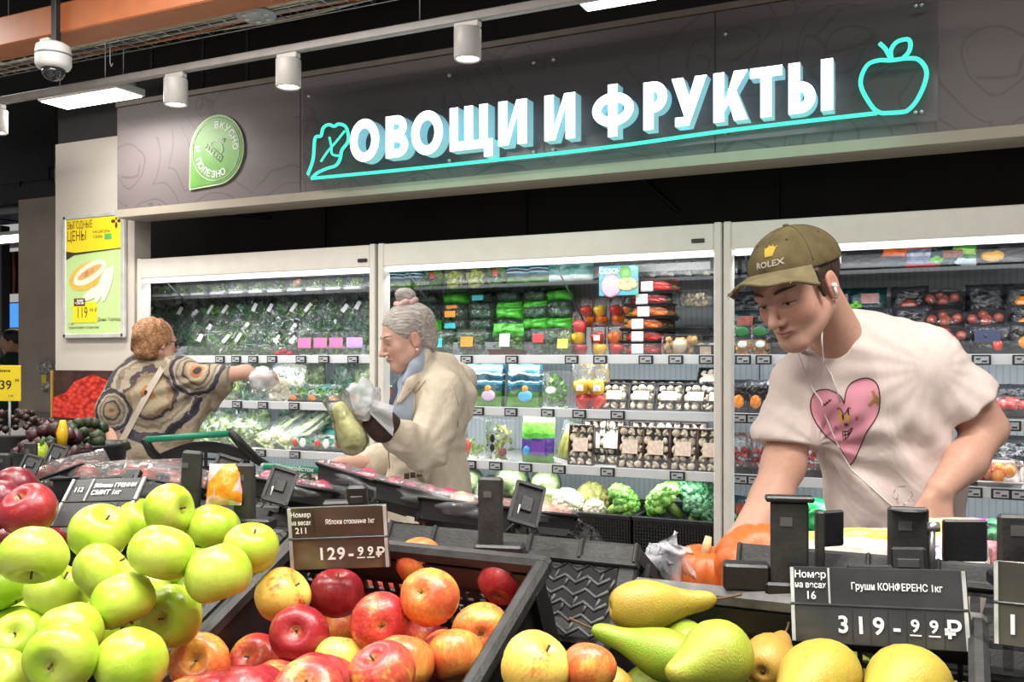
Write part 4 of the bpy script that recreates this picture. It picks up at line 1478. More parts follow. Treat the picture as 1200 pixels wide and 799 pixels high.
RDL = M('red_label', (.65, .05, .06), .5, var=.05)
fr = [(470, 'plain', 'clear herb bag behind the grey haired woman'), (513, 'tq', 'herb bag with turquoise label beside the grey haired woman'), (550, 'or', 'herb bag with round orange label in front row'),
      (593, 'gt', 'bag with bright green top on brown tray'), (637, 'rd', 'herb bag with red label beside green topped bag'), (662, 'pt', 'pale patterned bag left of the pepper cups')]
for px, kd, lab in fr:
    if kd == 'gt':
        def mk():
            r = thing('herb_bag', '', '')
            tray_mb(.185, .1, .03).build('tray', M('red_brown_tray', (.10, .022, .018), .4), r)
            leafy(60, (.16, .08, .10), .045, 71).build('leaves', L_MID, r)['kind'] = 'stuff'
            for ch in r.children:
                if ch.name.startswith('leaves'):
                    ch.location.z = .025
            p = pillow(.185, .075, .06, 71, .012).build('printed_top', GRL, r)
            p.location.z = .105
            MB().box((.01, -.062, .08), (.06, .002, .07)).build('sticker', LABELW, r)
            pillow(.19, .13, .11, 72).build('film', WRAP, r)
            return r
    else:
        st = {'plain': None, 'tq': (TQL, .01, .07, .07, .05), 'or': (ORL, .0, .075, .075, .055), 'rd': (RDL, -.02, .09, .06, .045), 'pt': (M('yellow_label', (.7, .6, .1)), 0, .06, .06, .05)}[kd]
        mk = mk_bag('herb_bag', .17 if kd != 'pt' else .1, .15, .09, L_DARK if kd != 'pt' else L_PALE, BAG, st, seed=73 + len(kd) + len(lab) % 5, n=60)
    put('F2' + kd, mk, lab + ', middle chiller', 'bag', 'herb bags in the middle chiller', (ratio(px) * 4.55, 4.565, 1.512), (-.1, 0, 0))
k = 0
for row, (y, z) in enumerate(((4.70, 1.595), (4.86, 1.70))):
    for i, px in enumerate((466, 497, 529, 560, 592, 624, 652)):
        for lv in range(3):
            kd = ('plain', 'tq', 'plain', 'or', 'plain', 'gr', 'plain')[(i * 3 + 2 * row + lv * 2) % 7] if i < 4 else ('gr', 'plain', 'plain', 'gr')[(i + lv * 2 + row) % 4]
            if kd == 'gr':
                mk = mk_print('herb_pouch', .165, .07, .13, GRL, 81)
                nm = 'bright green'
            else:
                mk = mk_bag('herb_bag', .165, .07, .13, L_DARK if kd != 'plain' else L_BLUE, BAG, {'plain': None, 'tq': (TQL, .0, .03, .07, .03), 'or': (ORL, 0, .035, .07, .035)}[kd], seed=82 + len(kd), n=45)
                nm = {'plain': 'plain', 'tq': 'turquoise labelled', 'or': 'orange labelled'}[kd]
            put('H2' + kd, mk, '%s herb pack, %s layer, %s from left in %s pile, middle chiller' % (nm, ('lower', 'middle', 'upper')[lv], ordinal(i), ('front', 'rear')[row]), 'pack', 'stacked herb packs in the middle chiller',
                (ratio(px) * y, y + .06, z + lv * .062), (0, rr.uniform(-.06, .06), rr.uniform(-.15, .15)))
# peppers
for k, (px, cols) in enumerate(((677, ('dark', 'yellow', 'red')), (700, ('yellow', 'red')), (720, ('red', 'orange')))):
    put('pc%d' % k, mk_peppers(cols, True, k == 1, .036), 'clear cup of mixed peppers on the shelf, %s' % ('leftmost with dark red pepper', 'middle with white sticker', 'rightmost with orange pepper')[k], 'peppers', 'pepper cups', (ratio(px) * 4.55, 4.57, 1.512))
for k, (px, cols, z) in enumerate(((686, ('orange', 'red'), 1.674), (702, ('orange', 'yellow'), 1.674), (721, ('orange', 'red'), 1.674), (737, ('yellow', 'orange'), 1.674))):
    put('ph%d' % k, mk_peppers(cols, True, False, .034), 'clear pepper cup on step below promotional card, %s from left' % ordinal(k), 'peppers', 'upper pepper cups', (ratio(px) * 4.86, 4.88, z))
for k, (z, px, c) in enumerate(((1.512, 757, 'red'), (1.575, 757, 'red'), (1.638, 757, 'orange'), (1.70, 764, 'orange'), (1.763, 762, 'dark'), (1.826, 768, 'red'))):
    put('ch' + c, mk_chili(c, 91), 'wrapped tray of long %s peppers, white sticker, %s from bottom of stack' % ({'red': 'red', 'orange': 'orange red', 'dark': 'dark red'}[c], ordinal(k)), 'peppers', 'stacked long pepper trays', (ratio(px) * 4.62, 4.62, z))
    if k < 4:
        put('ch' + 'dark', mk_chili('dark', 92), 'wrapped tray of long dark peppers in rear stack, %s from the bottom' % ordinal(k), 'peppers', 'rear long pepper trays', (ratio(764) * 4.8, 4.83, z))
NUT = M('yellow_mushroom', (.66, .42, .16), .55, var=.3, scale=60)


def mk_nuts():
    r = thing('yellow_mushroom_box', '', '')
    mb = MB()
    for q in lumps(46, (.17, .11, .10), .013, 95):
        mb.ball(q, .0155, 2, 0, .3, 60)
    mb.build('small_mushrooms', NUT, r)['kind'] = 'stuff'
    MB().box((0, 0, .055), (.18, .12, .11), 0, None, .012).build('clear_box', WRAP, r)
    MB().lathe([(0, 0), (.036, 0), (.036, .002), (0, .002)], 20, 0, TM((.005, -.061, .05), (PI / 2, 0, 0))).build('round_label', M('kraft_label', (.66, .55, .42), .6), r)
    return r


put('nuts', mk_nuts, 'clear box of small yellow mushrooms with round kraft label', 'box', None, (ratio(798) * 4.55, 4.57, 1.512))
put('mushflat', mk_mush(.11, .05, .12, 96, False, DBLACK), 'black wrapped tray of dark mushrooms beside the chiller post', 'tray', None, (ratio(829) * 4.55, 4.57, 1.512))
for k, (px, z, lab) in enumerate(((815, 1.585, 'lower'), (815, 1.625, 'upper'))):
    put('emptytray', lambda: (lambda r: (tray_mb(.17, .12, .03).build('tray', DBLACK, r), MB().box((0, 0, .02), (.172, .122, .036)).build('film', WRAP, r), r)[-1])(thing('wrapped_tray', '', '')),
        'black wrapped tray on glass step at the right of middle chiller, %s' % lab, 'tray', 'black wrapped trays', (ratio(px) * 4.82, 4.83, z))
put('shred', mk_box('sprout_tray', .17, .085, .12, leaf_mat('bean_sprout', (.5, .42, .28), (.66, .56, .36), (.75, .68, .5)), None, None, None, seed=97, n=60, ls=.03), 'clear tray of beige bean sprouts high beside the post', 'tray', None, (ratio(817) * 4.76, 4.77, 1.765))
for z, xa, xb in ((1.575, 795, 838), (1.755, 795, 838)):
    o = MB().box((0, 0, 0), (ratio(xb) * 4.8 - ratio(xa) * 4.8, .26, .008), 0, None, .002).build('glass_step', CLEAR)
    o.location = ((ratio(xb) + ratio(xa)) * 2.4, 4.87, z)
    tag(o, 'clear %s step shelf at the right end of middle chiller' % ('lower' if z < 1.7 else 'upper'), 'shelf')
# promotional card
cd = thing('promo_card', 'promotional card reading СЕЗОН with a plate of food hanging on middle chiller', 'card', WY(725, 346, 4.50))
cwid = (ratio(748) - ratio(702)) * 4.5
chei = .15
t = NT('card_print')
t.pbr(t.ramp(t.noise(9, 1), [(.42, (.06, .26, .33)), (.5, (.07, .30, .24)), (.58, (.22, .42, .50))], 'CONSTANT'), .4)
MB().box((0, 0, chei / 2), (cwid, .003, chei)).build('card', t.m, cd)
MB().ball((-.04, -.003, .05), 1, 2, sc=(.055, .001, .062)).build('pink_print', M('card_pink', (.55, .30, .40), .5), cd)
MB().ball((.045, -.0035, .055), 1, 2, sc=(.06, .001, .035)).build('plate_print', M('card_plate', (.46, .33, .18), .5, var=.5, scale=70), cd)
MB().lathe([(0, 0), (.033, 0), (.033, .001), (0, .001)], 24, 0, TM((.035, -.0022, .115), (PI / 2, 0, 0))).build('round_print', M('card_green', (.20, .42, .14), .5), cd)
mb = MB()
add_mesh(mb, text_mesh('СЕЗОН', .034, .02), TM((-.045, -.003, .122)) @ RX90)
mb.build('lettering', TXTW, cd)
MB().tube([(0, 0, chei), (0, .01, chei + .03)], .002, 5).build('hook', METAL, cd)

G = 'printed salad pouches'
for k, (px, ex) in enumerate(((566, (M('violet_print', (.55, .38, .62)), ORL)), (609, (M('sky_print', (.08, .38, .62)), ORL)), (531, (M('violet_print', (.5, .3, .6)), ORL)))):
    put('np%d' % k, mk_print('salad_pouch', .185, .235, .08, DT, 101 + k, [('print_patch', ex[0], .035, .062, .085, .06, True), ('print_patch', ex[1], .03, .098, .04, .04, True)]),
        'large navy printed salad pouch, %s' % ('left of the two in clear view', 'right of the two, with sky blue patch', 'half hidden by the beige jacket')[k], 'pouch', G, (ratio(px) * 4.5, 4.53, 1.235), (-.12, 0, 0))
    put('npb', mk_print('salad_pouch', .18, .21, .08, DT, 104), 'navy printed salad pouch in the second row, %s' % ('left', 'right', 'behind the jacket')[k], 'pouch', 'rear printed salad pouches', (ratio(px + 6) * 4.66, 4.68, 1.237), (-.1, 0, 0), (1, 1, 1.1))
for k, px in enumerate((455, 470)):
    put('T2green', None, 'green salad pack low beside the white post behind grey haired woman, %s' % ('left', 'right')[k], 'pack', 'packs beside the post', (ratio(px) * 4.5, 4.54, 1.235), (0, 0, 0), (1, 1, 1.2))
put('corn', mk_box('salad_box', .125, .20, .11, L_MID, None, [('sticker', LABELW, [(-.01, -.058, .10)], .026, (1.2, .06, .8))], None, seed=107, n=60), 'tall clear box of green salad with white sticker left of pepper pairs', 'box', None, (ratio(650) * 4.5, 4.53, 1.236))
for k, px in enumerate((680, 698)):
    put('ppair', mk_peppers(('red', 'yellow'), False, True, .042), 'bagged pepper pair, yellow above red, %s' % ('left one', 'right one beside the mushrooms')[k], 'peppers', 'bagged pepper pairs', (ratio(px) * 4.49, 4.52, 1.236), (0, 0, .2 * k), (1, 1, 1.05))
    put('ppair2', mk_peppers(('red', 'yellow'), False, False, .035), 'bagged pepper pair in the second row, %s' % ('left', 'right')[k], 'peppers', 'rear pepper pairs', (ratio(px + 4) * 4.6, 4.64, 1.236), (0, 0, .2 * k), (1, 1, 1.05))
G = 'mushroom trays on the second shelf'
for k, px in enumerate((718, 750, 783, 814, 840)):
    put('mt%d' % (k % 2), mk_mush(.13, .135, .06, 111 + k % 2, True, DBLACK), 'wrapped tray of white mushrooms, %s from left, front row of second shelf' % ordinal(k), 'tray', G, (ratio(px) * 4.5, 4.53, 1.236), (-.35, 0, 0))
for k, px in enumerate((716, 738, 760, 782, 806, 830)):
    put('mt%d' % (k % 2), None, 'wrapped tray of white mushrooms, %s from left, rear row of second shelf' % ordinal(k), 'tray', 'rear mushroom trays on the second shelf', (ratio(px) * 4.66, 4.70, 1.236 + (.02 if k < 5 else .085)), (-.6, 0, 0))
put('saladclear', mk_box('salad_box', .12, .225, .1, L_PALE, None, [('tomato', M('pink_tomato', (.62, .10, .08), .3), [(-.02, -.05, .075)], .032, (.8, .35, 1.2))], None, seed=121, n=40, leafh=.5), 'tall clear box of salad with red tomato beside beige jacket', 'box', None, (ratio(553) * 4.45, 4.48, .957))
put('saladlab', mk_box('salad_box', .145, .22, .1, leaf_mat('olive_salad', (.12, .16, .03), (.34, .38, .08), (.55, .55, .22)), None, [('fig', M('fig_brown', (.16, .03, .02)), [(.03, -.045, .05)], .024, (1, .5, 1)), ('dark_label', TAGF, [(-.025, -.052, .12), (-.025, -.052, .07)], .024, (.6, .06, 1))], None, seed=122, n=70), 'tall clear salad box with dark label strip', 'box', None, (ratio(584) * 4.45, 4.48, .957))
GP = printed('green_violet_pouch', [(0, (.10, .26, .04)), (.18, (.10, .05, .28)), (.34, (.09, .04, .26)), (.50, (.08, .40, .04)), (.62, (.22, .66, .08)), (.8, (.12, .55, .05)), (.92, (.3, .7, .2))])
put('gvp', mk_print('salad_pouch', .185, .245, .08, GP, 123, [('print_patch', M('violet_patch', (.13, .04, .30)), .02, .075, .08, .07, False), ('print_patch', M('print_blue', (.03, .28, .6)), -.045, .06, .04, .05, True)]), 'bright green and violet printed salad pouch', 'pouch', None, (ratio(627) * 4.45, 4.48, .957), (-.08, 0, 0))


def mk_celery():
    r = thing('corn_tray', '', '')
    tray_mb(.10, .06, .02).build('tray', WHITEP, r)
    for k in range(3):
        MB().tube([(-.03 + k * .03, 0, .01), (-.03 + k * .03, -.004, .1), (-.025 + k * .028, 0, .2)], [.014, .019, .008], 10).build('corn_cob', M('pale_corn', (.62, .66, .16), .5, var=.15, scale=80, bump=.4, bscale=150), r)
    pillow(.12, .22, .07, 125, .004).build('film', WRAP, r)
    return r


put('celery', mk_celery, 'slanted wrapped pack of pale yellow corn cobs left of mushroom trays', 'pack', None, (ratio(658) * 4.44, 4.47, .957), (-.15, .22, 0))
G = 'tall mushroom trays on the third shelf'
for k, px in enumerate((680, 738, 768, 800, 833)):
    put('mtall%d' % (k % 2), mk_mush(.128, .20, .05, 131 + k % 2), 'tall brown mushroom tray with pale label, %s from left in front row' % ordinal(k), 'tray', G, (ratio(px) * 4.43, 4.455, .957), (-.12, 0, 0))
for k, px in enumerate((695, 716, 752, 782, 812)):
    put('mtall%d' % (k % 2), None, 'tall brown tray of mushrooms, %s from the left in rear row' % ordinal(k), 'tray', 'rear tall mushroom trays', (ratio(px) * 4.58, 4.60, .957), (-.1, 0, 0), (1, 1, 1.1))

# crates of loose vegetables on the deck
t = None


def basket(name, label, xa, xb, y0, y1, z0, z1, group):
    r = thing(name, label, 'crate', ((xa + xb) / 2, (y0 + y1) / 2, z0), (0, 0, 0), group)
    w, d, h = xb - xa, y1 - y0, z1 - z0
    MB().box((0, 0, .006), (w, d, .012)).build('bottom', BLACKP, r)
    for s in (-1, 1):
        MB().box((0, s * (d / 2 - .008), h - .012), (w, .022, .024), 0, None, .004).build('rim', BLACKP, r)
        MB().box((s * (w / 2 - .008), 0, h - .012), (.022, d, .024), 0, None, .004).build('rim', BLACKP, r)
        MB().box((s * (w / 2 - .006), 0, h / 2), (.008, d - .02, h - .02)).build('side_wall', BLACKP, r)
    MB().box((0, d / 2 - .006, h / 2), (w - .02, .008, h - .02)).build('back_wall', BLACKP, r)
    # pierced front: a lattice of bars
    mb = MB()
    for i in range(int(w / .014)):
        mb.box((-w / 2 + .01 + i * .014, -d / 2 + .006, h / 2), (.007, .006, h - .03))
    for j in range(int(h / .016)):
        mb.box((0, -d / 2 + .008, .015 + j * .016), (w - .02, .006, .007))
    mb.build('pierced_front', BLACKP, r)['kind'] = 'stuff'
    return r


DZ = .745
bx = [ratio(p) * 4.31 for p in (596, 652.5, 739.5, 838)]
G = 'black vegetable crates at the bottom of the middle chiller'
for i, lab in enumerate(('of celery', 'of cauliflower, between the celery and broccoli crates', 'of broccoli, nearest the white post')):
    basket('vegetable_crate', 'low black pierced crate ' + lab, bx[i] + .006, bx[i + 1] - .006, 4.31, 4.85, .525, DZ, G)
    o = structure(MB().box((0, 0, 0), (bx[i + 1] - bx[i] - .07, .46, .02)).build('trim_12', BLACKP))
    o.location = ((bx[i] + bx[i + 1]) / 2, 4.58, DZ - .05)
basket('vegetable_crate', 'low black crate of cabbages half hidden by the beige jacket', bx[0] - .42, bx[0] - .006, 4.31, 4.85, .525, DZ, G)
o = structure(MB().box((0, 0, 0), (.35, .46, .02)).build('trim_12', BLACKP))
o.location = (bx[0] - .21, 4.58, DZ - .05)


def mk_caulif(curd, seed, R=.075):
    r = thing('cauliflower', '', '')
    rr_ = random.Random(seed)
    mb = MB()
    for i in range(46):
        th_, ph_ = 2.4 * i, math.acos(1 - (i + .5) / 46 * 1.25)
        p = Vector((math.sin(ph_) * math.cos(th_), math.sin(ph_) * math.sin(th_), math.cos(ph_))) * R * .8
        mb.ball(p, R * rr_.uniform(.24, .33), 3, 0, .25, 90)
    mb.ball((0, 0, 0), R * .82, 2)
    mb.build('curd', curd, r)
    for i in range(7):
        a = i * 2 * PI / 7
        fn = lambda u, v: Vector(((R * (.75 + .32 * v)) * math.cos(a + (u - .5) * .9 * (1 - .4 * v)), (R * (.75 + .32 * v)) * math.sin(a + (u - .5) * .9 * (1 - .4 * v)), -R * .75 + v * R * .85))
        MB().grid(fn, 4, 4).build('leaf', L_CREAM, r)
    return r


def mk_brocc(seed, mats, R=.075):
    r = thing('broccoli', '', '')
    rr_ = random.Random(seed)
    st = MB().tube([(0, 0, -.09), (0, 0, -.03), (0, 0, .02)], [.022, .024, .03], 10)
    for i in range(8):
        a = i * 2 * PI / 8
        st.tube([(0, 0, -.03), (R * .4 * math.cos(a), R * .4 * math.sin(a), .0), (R * .7 * math.cos(a), R * .7 * math.sin(a), .03)], [.012, .010, .012], 7)
    st.build('stem', M('broccoli_stem', (.30, .46, .12), .5, var=.15), r)
    mb = MB()
    for i in range(40):
        th_, ph_ = 2.4 * i, math.acos(1 - (i + .5) / 40 * .95)
        p = Vector((math.sin(ph_) * math.cos(th_), math.sin(ph_) * math.sin(th_), .75 * math.cos(ph_))) * R
        mb.ball(p, R * rr_.uniform(.22, .32), 3, 0, .45, 160)
    mb.build('florets', mats, r)
    return r


FLB = leaf_mat('broccoli_floret', (.015, .075, .03), (.035, .13, .05), (.08, .22, .08))
FLG = leaf_mat('bright_floret', (.05, .20, .02), (.13, .34, .04), (.3, .5, .12))
YP = 4.42


def at(px, py, Y):
    return WY(px, py, Y)


put('cf1', lambda: mk_caulif(WLEAF, 1), 'white cauliflower standing at the left of its black crate', 'cauliflower', None, at(665, 592, 4.46), (.3, 0, 0), (1.12,) * 3)
put('cf2', lambda: mk_caulif(M('olive_curd', (.34, .33, .10), .65, var=.4, scale=40, bump=.4, bscale=160), 2), 'brownish green cauliflower behind the white ones', 'cauliflower', None, at(694, 586, 4.62), (.25, 0, .5), (1.2,) * 3)
put('cf1', None, 'small white cauliflower low at the front between larger ones', 'cauliflower', None, at(697, 598, 4.43), (.35, .1, 1), (.74,) * 3)
put('br2', lambda: mk_brocc(3, FLG), 'bright green broccoli head lying right of the cauliflowers', 'broccoli', None, at(729, 590, 4.46), (.3, .9, .3), (1.1,) * 3)
put('br2', None, 'bright green broccoli at the left of the broccoli crate', 'broccoli', None, at(780, 588, 4.46), (.5, -.7, -.3), (1.15,) * 3)
put('br1', lambda: mk_brocc(4, FLB), 'dark green broccoli at back of the crate, topmost', 'broccoli', None, at(810, 577, 4.56), (.2, .1, 0), (1.25,) * 3)
put('br1', None, 'dark green broccoli low at front right of the crate', 'broccoli', None, at(818, 600, 4.44), (.5, .3, 1), (1.0,) * 3)
put('br1', None, 'dark green broccoli half hidden at the rear right of its crate', 'broccoli', None, at(832, 590, 4.60), (.3, .2, 2), (1.1,) * 3)


def mk_celb():
    r = thing('celery', '', '')
    for i in range(8):
        y, z = -.03 + .02 * (i % 4), .02 + .028 * (i // 4)
        MB().tube([(-.13, y, z), (0, y * 1.1, z + .004), (.13, y * .8, z)], [.014, .018, .020], 8).build('stalk', leaf_mat('celery_stalk', (.50, .58, .24), (.62, .68, .34), (.74, .76, .50)), r)
    return r


put('celb', mk_celb, 'pale green celery bunch lying on top of its crate', 'celery', None, at(630, 588, 4.46), (0, .05, -.1), (.95, 1, 1.1))
put('celb', None, 'second pale celery bunch lying lower under the first', 'celery', None, at(622, 602, 4.40), (0, .03, -.05), (1, 1, .8))


def mk_cab():
    r = thing('cabbage', '', '')
    MB().ball((0, 0, 0), .085, 3, 0, .10, 30).build('head', leaf_mat('cabbage_leaf', (.30, .46, .16), (.48, .62, .30), (.66, .74, .48)), r)
    for i in range(5):
        a = i * 1.26
        MB().grid(lambda u, v: Vector((.088 * math.cos(a + (u - .5) * 1.2) * math.cos((v - .4) * 1.6), .088 * math.sin(a + (u - .5) * 1.2) * math.cos((v - .4) * 1.6), .09 * math.sin((v - .4) * 1.6))) * (1.0 + .06 * math.sin(9 * u + 7 * v)), 7, 7).build('leaf', L_PALE, r)
    MB().ball((0, 0, .01), .098, 3, 0, .14, 50).build('film', BAG, r)
    return r


for px, py, lab in ((548, 570, 'behind the beige jacket'), (574, 580, 'left of the black upright plate'), (600, 566, 'at rear right of the black upright plate'), (640, 568, 'smaller, behind the celery')):
    put('cab', mk_cab, 'pale green cabbage in clear film ' + lab, 'cabbage', 'wrapped cabbages', at(px, py, 4.55), (0, 0, px * .1), (1, 1, 1) if px < 620 else (.85,) * 3)

# -------- right chiller
BLKP = printed('black_foil_pack', [(0, (.012, .013, .016)), (.3, (.02, .022, .028)), (.5, (.008, .008, .010)), (.7, (.03, .032, .04))], .16, 12, .5, .9)
BLK_R = mk_print('tomato_pouch', .17, .15, .09, BLKP, 141, [('window', M('dark_tomato', (.22, .035, .02), .25, var=.4, scale=50), .0, .05, .08, .05, True)])
BLK_O = mk_print('tomato_pouch', .16, .15, .09, BLKP, 142, [('window', M('amber_tomato', (.70, .22, .015), .25, var=.3, scale=60), .0, .05, .075, .06, True)])
BLK = mk_print('tomato_pouch', .17, .15, .09, BLKP, 143)
BLK_G = mk_print('tomato_pouch', .2, .15, .09, printed('dark_teal_foil', [(0, (.004, .03, .032)), (.4, (.008, .05, .05)), (.7, (.004, .022, .026))], .18), 144,
                 [('window', M('dark_tomato', (.22, .035, .02), .25), .03, .085, .08, .05, False)] + [('clover_mark', M('clover_green', (.16, .55, .06)), -.035 + dx, .05 + dz, .026, .026, True) for dx, dz in ((0, .014), (0, -.014), (.017, 0), (-.017, 0))])


def mk_dtray(m, seed, n=6, tm=None, rad=.023):
    def f():
        r = thing('tomato_tray', '', '')
        tray_mb(.17, .12, .04).build('tray', tm or DBLACK, r)
        for q in lumps(n, (.16, .11, .06), rad, seed, z0=.008):
            MB().ball(q, rad, 2, 0, .04).build('tomato', m, r)
        pillow(.19, .075, .135, seed, .006).build('film', WRAP, r)
        return r
    return f


PT = M('pinkish_tomato', (.32, .055, .035), .25, var=.2, coat=.2)
topr = [(866, 'b', 'black pouch beside the white post'), (884, 'b', 'black pouch left of the cap'), (972, 'w', 'pale and pink pack right of the cap'), (1000, 'b', 'black pouch, first right of the pale pink pack'), (1020, 'b', 'black pouch, second right of the pale pink pack'),
        (1046, 'o', 'dark pouch with orange red top'), (1075, 'bw', 'blue white pack with red edge'), (1093, 'bw', 'blue white pack, second'), (1108, 'g', 'dark teal pouch next to green printed pack'), (1128, 'gp', 'green printed pack'), (1163, 'm', 'black pack with yellow mango window'), (1188, 'b', 'black pouch at right edge')]
for px, kd, lab in topr:
    mk = {'b': BLK, 'w': mk_box('fruit_pack', .12, .095, .1, M('salmon', (.7, .35, .22)), LABELW, seed=151, n=20), 'o': mk_print('tomato_pouch', .15, .10, .08, printed('orange_dark_foil', [(0, (.03, .04, .06)), (.45, (.05, .06, .09)), (.55, (.70, .14, .03)), (.9, (.75, .25, .1))], .2), 152),
          'bw': mk_print('tomato_pouch', .12, .10, .08, printed('blue_white_foil', [(0, (.45, .02, .04)), (.2, (.16, .20, .32)), (.5, (.45, .48, .58)), (.65, (.10, .13, .22)), (.8, (.62, .16, .08))], .2), 153), 'g': BLK_G,
          'gp': mk_print('fruit_pack', .14, .10, .08, printed('green_print_foil', [(0, (.55, .66, .7)), (.35, (.03, .16, .06)), (.5, (.35, .65, .08)), (.75, (.06, .3, .06))], .2), 154),
          'm': mk_print('fruit_pack', .16, .10, .08, BLKP, 155, [('window', M('mango_yellow', (.75, .38, .02), .3), 0, .04, .10, .05, True)])}[kd]
    put('T3' + kd, mk, lab + ' on top shelf of right chiller', 'pack', 'packs on the top shelf of the right chiller', (ratio(px) * 4.68, 4.69, 1.913), (0, 0, 0), (1, 1, .66 if kd in 'bg' else 1))
rows = [(1.70, 4.86, [(865, 'b'), (884, 'b'), (905, 'g'), (940, 'b'), (976, 'g'), (1012, 'g'), (1065, 'r'), (1105, 'tr'), (1155, 'b'), (1200, 'o')], 'rear tier'),
        (1.595, 4.70, [(866, 'g'), (886, 'b'), (908, 'r'), (945, 'b'), (985, 'g'), (1025, 'b'), (1068, 'b'), (1108, 'tr'), (1156, 'tr'), (1203, 'o')], 'middle tier'),
        (1.512, 4.55, [(911, 'b'), (940, 'r'), (985, 'b'), (1030, 'r'), (1072, 'b'), (1112, 'tr'), (1160, 'rr'), (1204, 'o')], 'front tier')]
for z, y, lst, rn in rows:
    for i, (px, kd) in enumerate(lst):
        if kd == 'tr':
            mk = mk_dtray(PT, 161)
            nm, rx, zz = 'black wrapped tray of reddish tomatoes', .55, .05
        else:
            mk = {'b': BLK, 'g': BLK_G, 'r': BLK_R, 'o': BLK_O, 'rr': mk_print('tomato_pouch', .2, .14, .09, BLKP, 145, [('window', PEPC['red'], .03, .04, .04, .05, True), ('print_patch', M('navy_print', (.02, .03, .09)), -.01, .08, .1, .05, False)])}[kd]
            nm, rx, zz = {'b': 'plain black foil pouch', 'g': 'dark teal pouch with green clover mark', 'r': 'black pouch with dark red window', 'o': 'black pouch with orange window', 'rr': 'black pouch with red pepper print'}[kd], -.15, 0
        put('R3' + kd, mk, '%s, %s from left, %s, right chiller' % (nm, ordinal(i), rn), 'tray' if kd == 'tr' else 'pouch', 'dark packs in the right chiller', (ratio(px) * y, y + .05, z + zz), (rx, 0, rr.uniform(-.12, .12)))
for k, px in enumerate((871, 892)):
    put('clam', mk_box('fruit_box', .09, .15, .09, M('amber_fruit', (.66, .33, .04), .3, var=.3, scale=50), None, [('sticker', LABELW, [(0, -.047, .055)], .022, (1.1, .06, .8)), ('green_lid_label', M('dark_green_label', (.03, .16, .05), .4), [(0, -.047, .115)], .03, (1.2, .06, .8))], None, seed=171, n=40, leafh=.5),
        'clear box of small yellow fruit with green label left of the cap man, %s' % ('left', 'right')[k], 'box', 'yellow fruit boxes', (ratio(px) * 4.54, 4.56, 1.512))
for k, px in enumerate((866, 886, 905)):
    put('R3o', None, 'black pouch with orange window on second shelf by white post, %s' % ('left', 'middle', 'right')[k], 'pouch', 'orange window pouches on the second shelf', (ratio(px) * 4.5, 4.53, 1.236), (-.1, 0, 0), (.72, 1, 1.1))
for k, px in enumerate((1140, 1168, 1192)):
    put('R3tray', mk_dtray(TOMR, 173, 7), 'black wrapped tray of red tomatoes right of the elbow, %s' % ('left', 'middle', 'right')[k], 'tray', 'red tomato trays right of the elbow', (ratio(px) * 4.52, 4.56, 1.265), (.35, 0, 0), (.9, 1, 1))
    put('R3b', None, 'plain black pouch behind the red tomato trays, %s' % ('left', 'middle', 'right')[k], 'pouch', 'pouches behind the tomato trays', (ratio(px) * 4.68, 4.70, 1.237), (-.1, 0, 0), (1, 1, 1))


def mk_cherry(seed):
    def f():
        r = thing('cherry_tomato_bag', '', '')
        mb = MB()
        for q in lumps(18, (.10, .07, .13), .014, seed):
            mb.ball(q, .0145, 2)
        mb.build('cherry_tomatoes', M('cherry_red', (.50, .025, .02), .15, var=.3, scale=60, coat=.4), r)
        tray_mb(.11, .08, .03).build('tray', DBLACK, r)
        pillow(.115, .19, .085, seed).build('film', BAG, r)
        return r
    return f


for k, px in enumerate((867, 886, 905, 930, 950, 968)):
    put('cherry%d' % (k % 2), mk_cherry(181 + k % 2), 'clear bag of cherry tomatoes on dark tray, %s from the white post' % ordinal(k), 'bag', 'cherry tomato bags', (ratio(px) * 4.45, 4.47, .957), (-.08, 0, 0))
for k, px in enumerate((985, 1025, 1065, 1100, 1235, 1275)):
    for z, y, kd in ((1.237, 4.6, 'b'), (.957, 4.56, 'r'), (1.512, 4.56, 'g'), (.70, 4.5, 'b')):
        if z > 1.4 and k < 4:
            continue
        put('R3' + kd, None, '%s, %s from left on %s shelf, %s' % ({'b': 'plain black foil pouch', 'r': 'dark red window pouch', 'g': 'dark teal clover pouch'}[kd], ordinal(k % 4), {1.237: 'second', .957: 'third', 1.512: 'first', .70: 'bottom'}[z], 'behind the young man' if k < 4 else 'beyond the right edge'), 'pouch', 'pouches behind the young man',
            (ratio(px) * y, y + .04, z), (-.15, 0, .08 * (-1) ** k))
put('yelt', mk_dtray(TOMY, 175, 8, WHITEP, .026), 'white tray of orange yellow tomatoes tilted up in clear wrap', 'tray', None, (ratio(1171) * 4.45, 4.475, .985), (.6, 0, 0), (1, 1.1, 1.2))
put('R3tray', None, 'black tray of red tomatoes between the forearm and the orange tomatoes', 'tray', None, (ratio(1141) * 4.45, 4.475, .98), (.5, 0, 0))
put('R3b', None, 'black pouch on the third shelf at right edge above orange tomatoes', 'pouch', None, (ratio(1192) * 4.6, 4.62, .957), (-.2, 0, 0), (1.2, 1, 1.4))
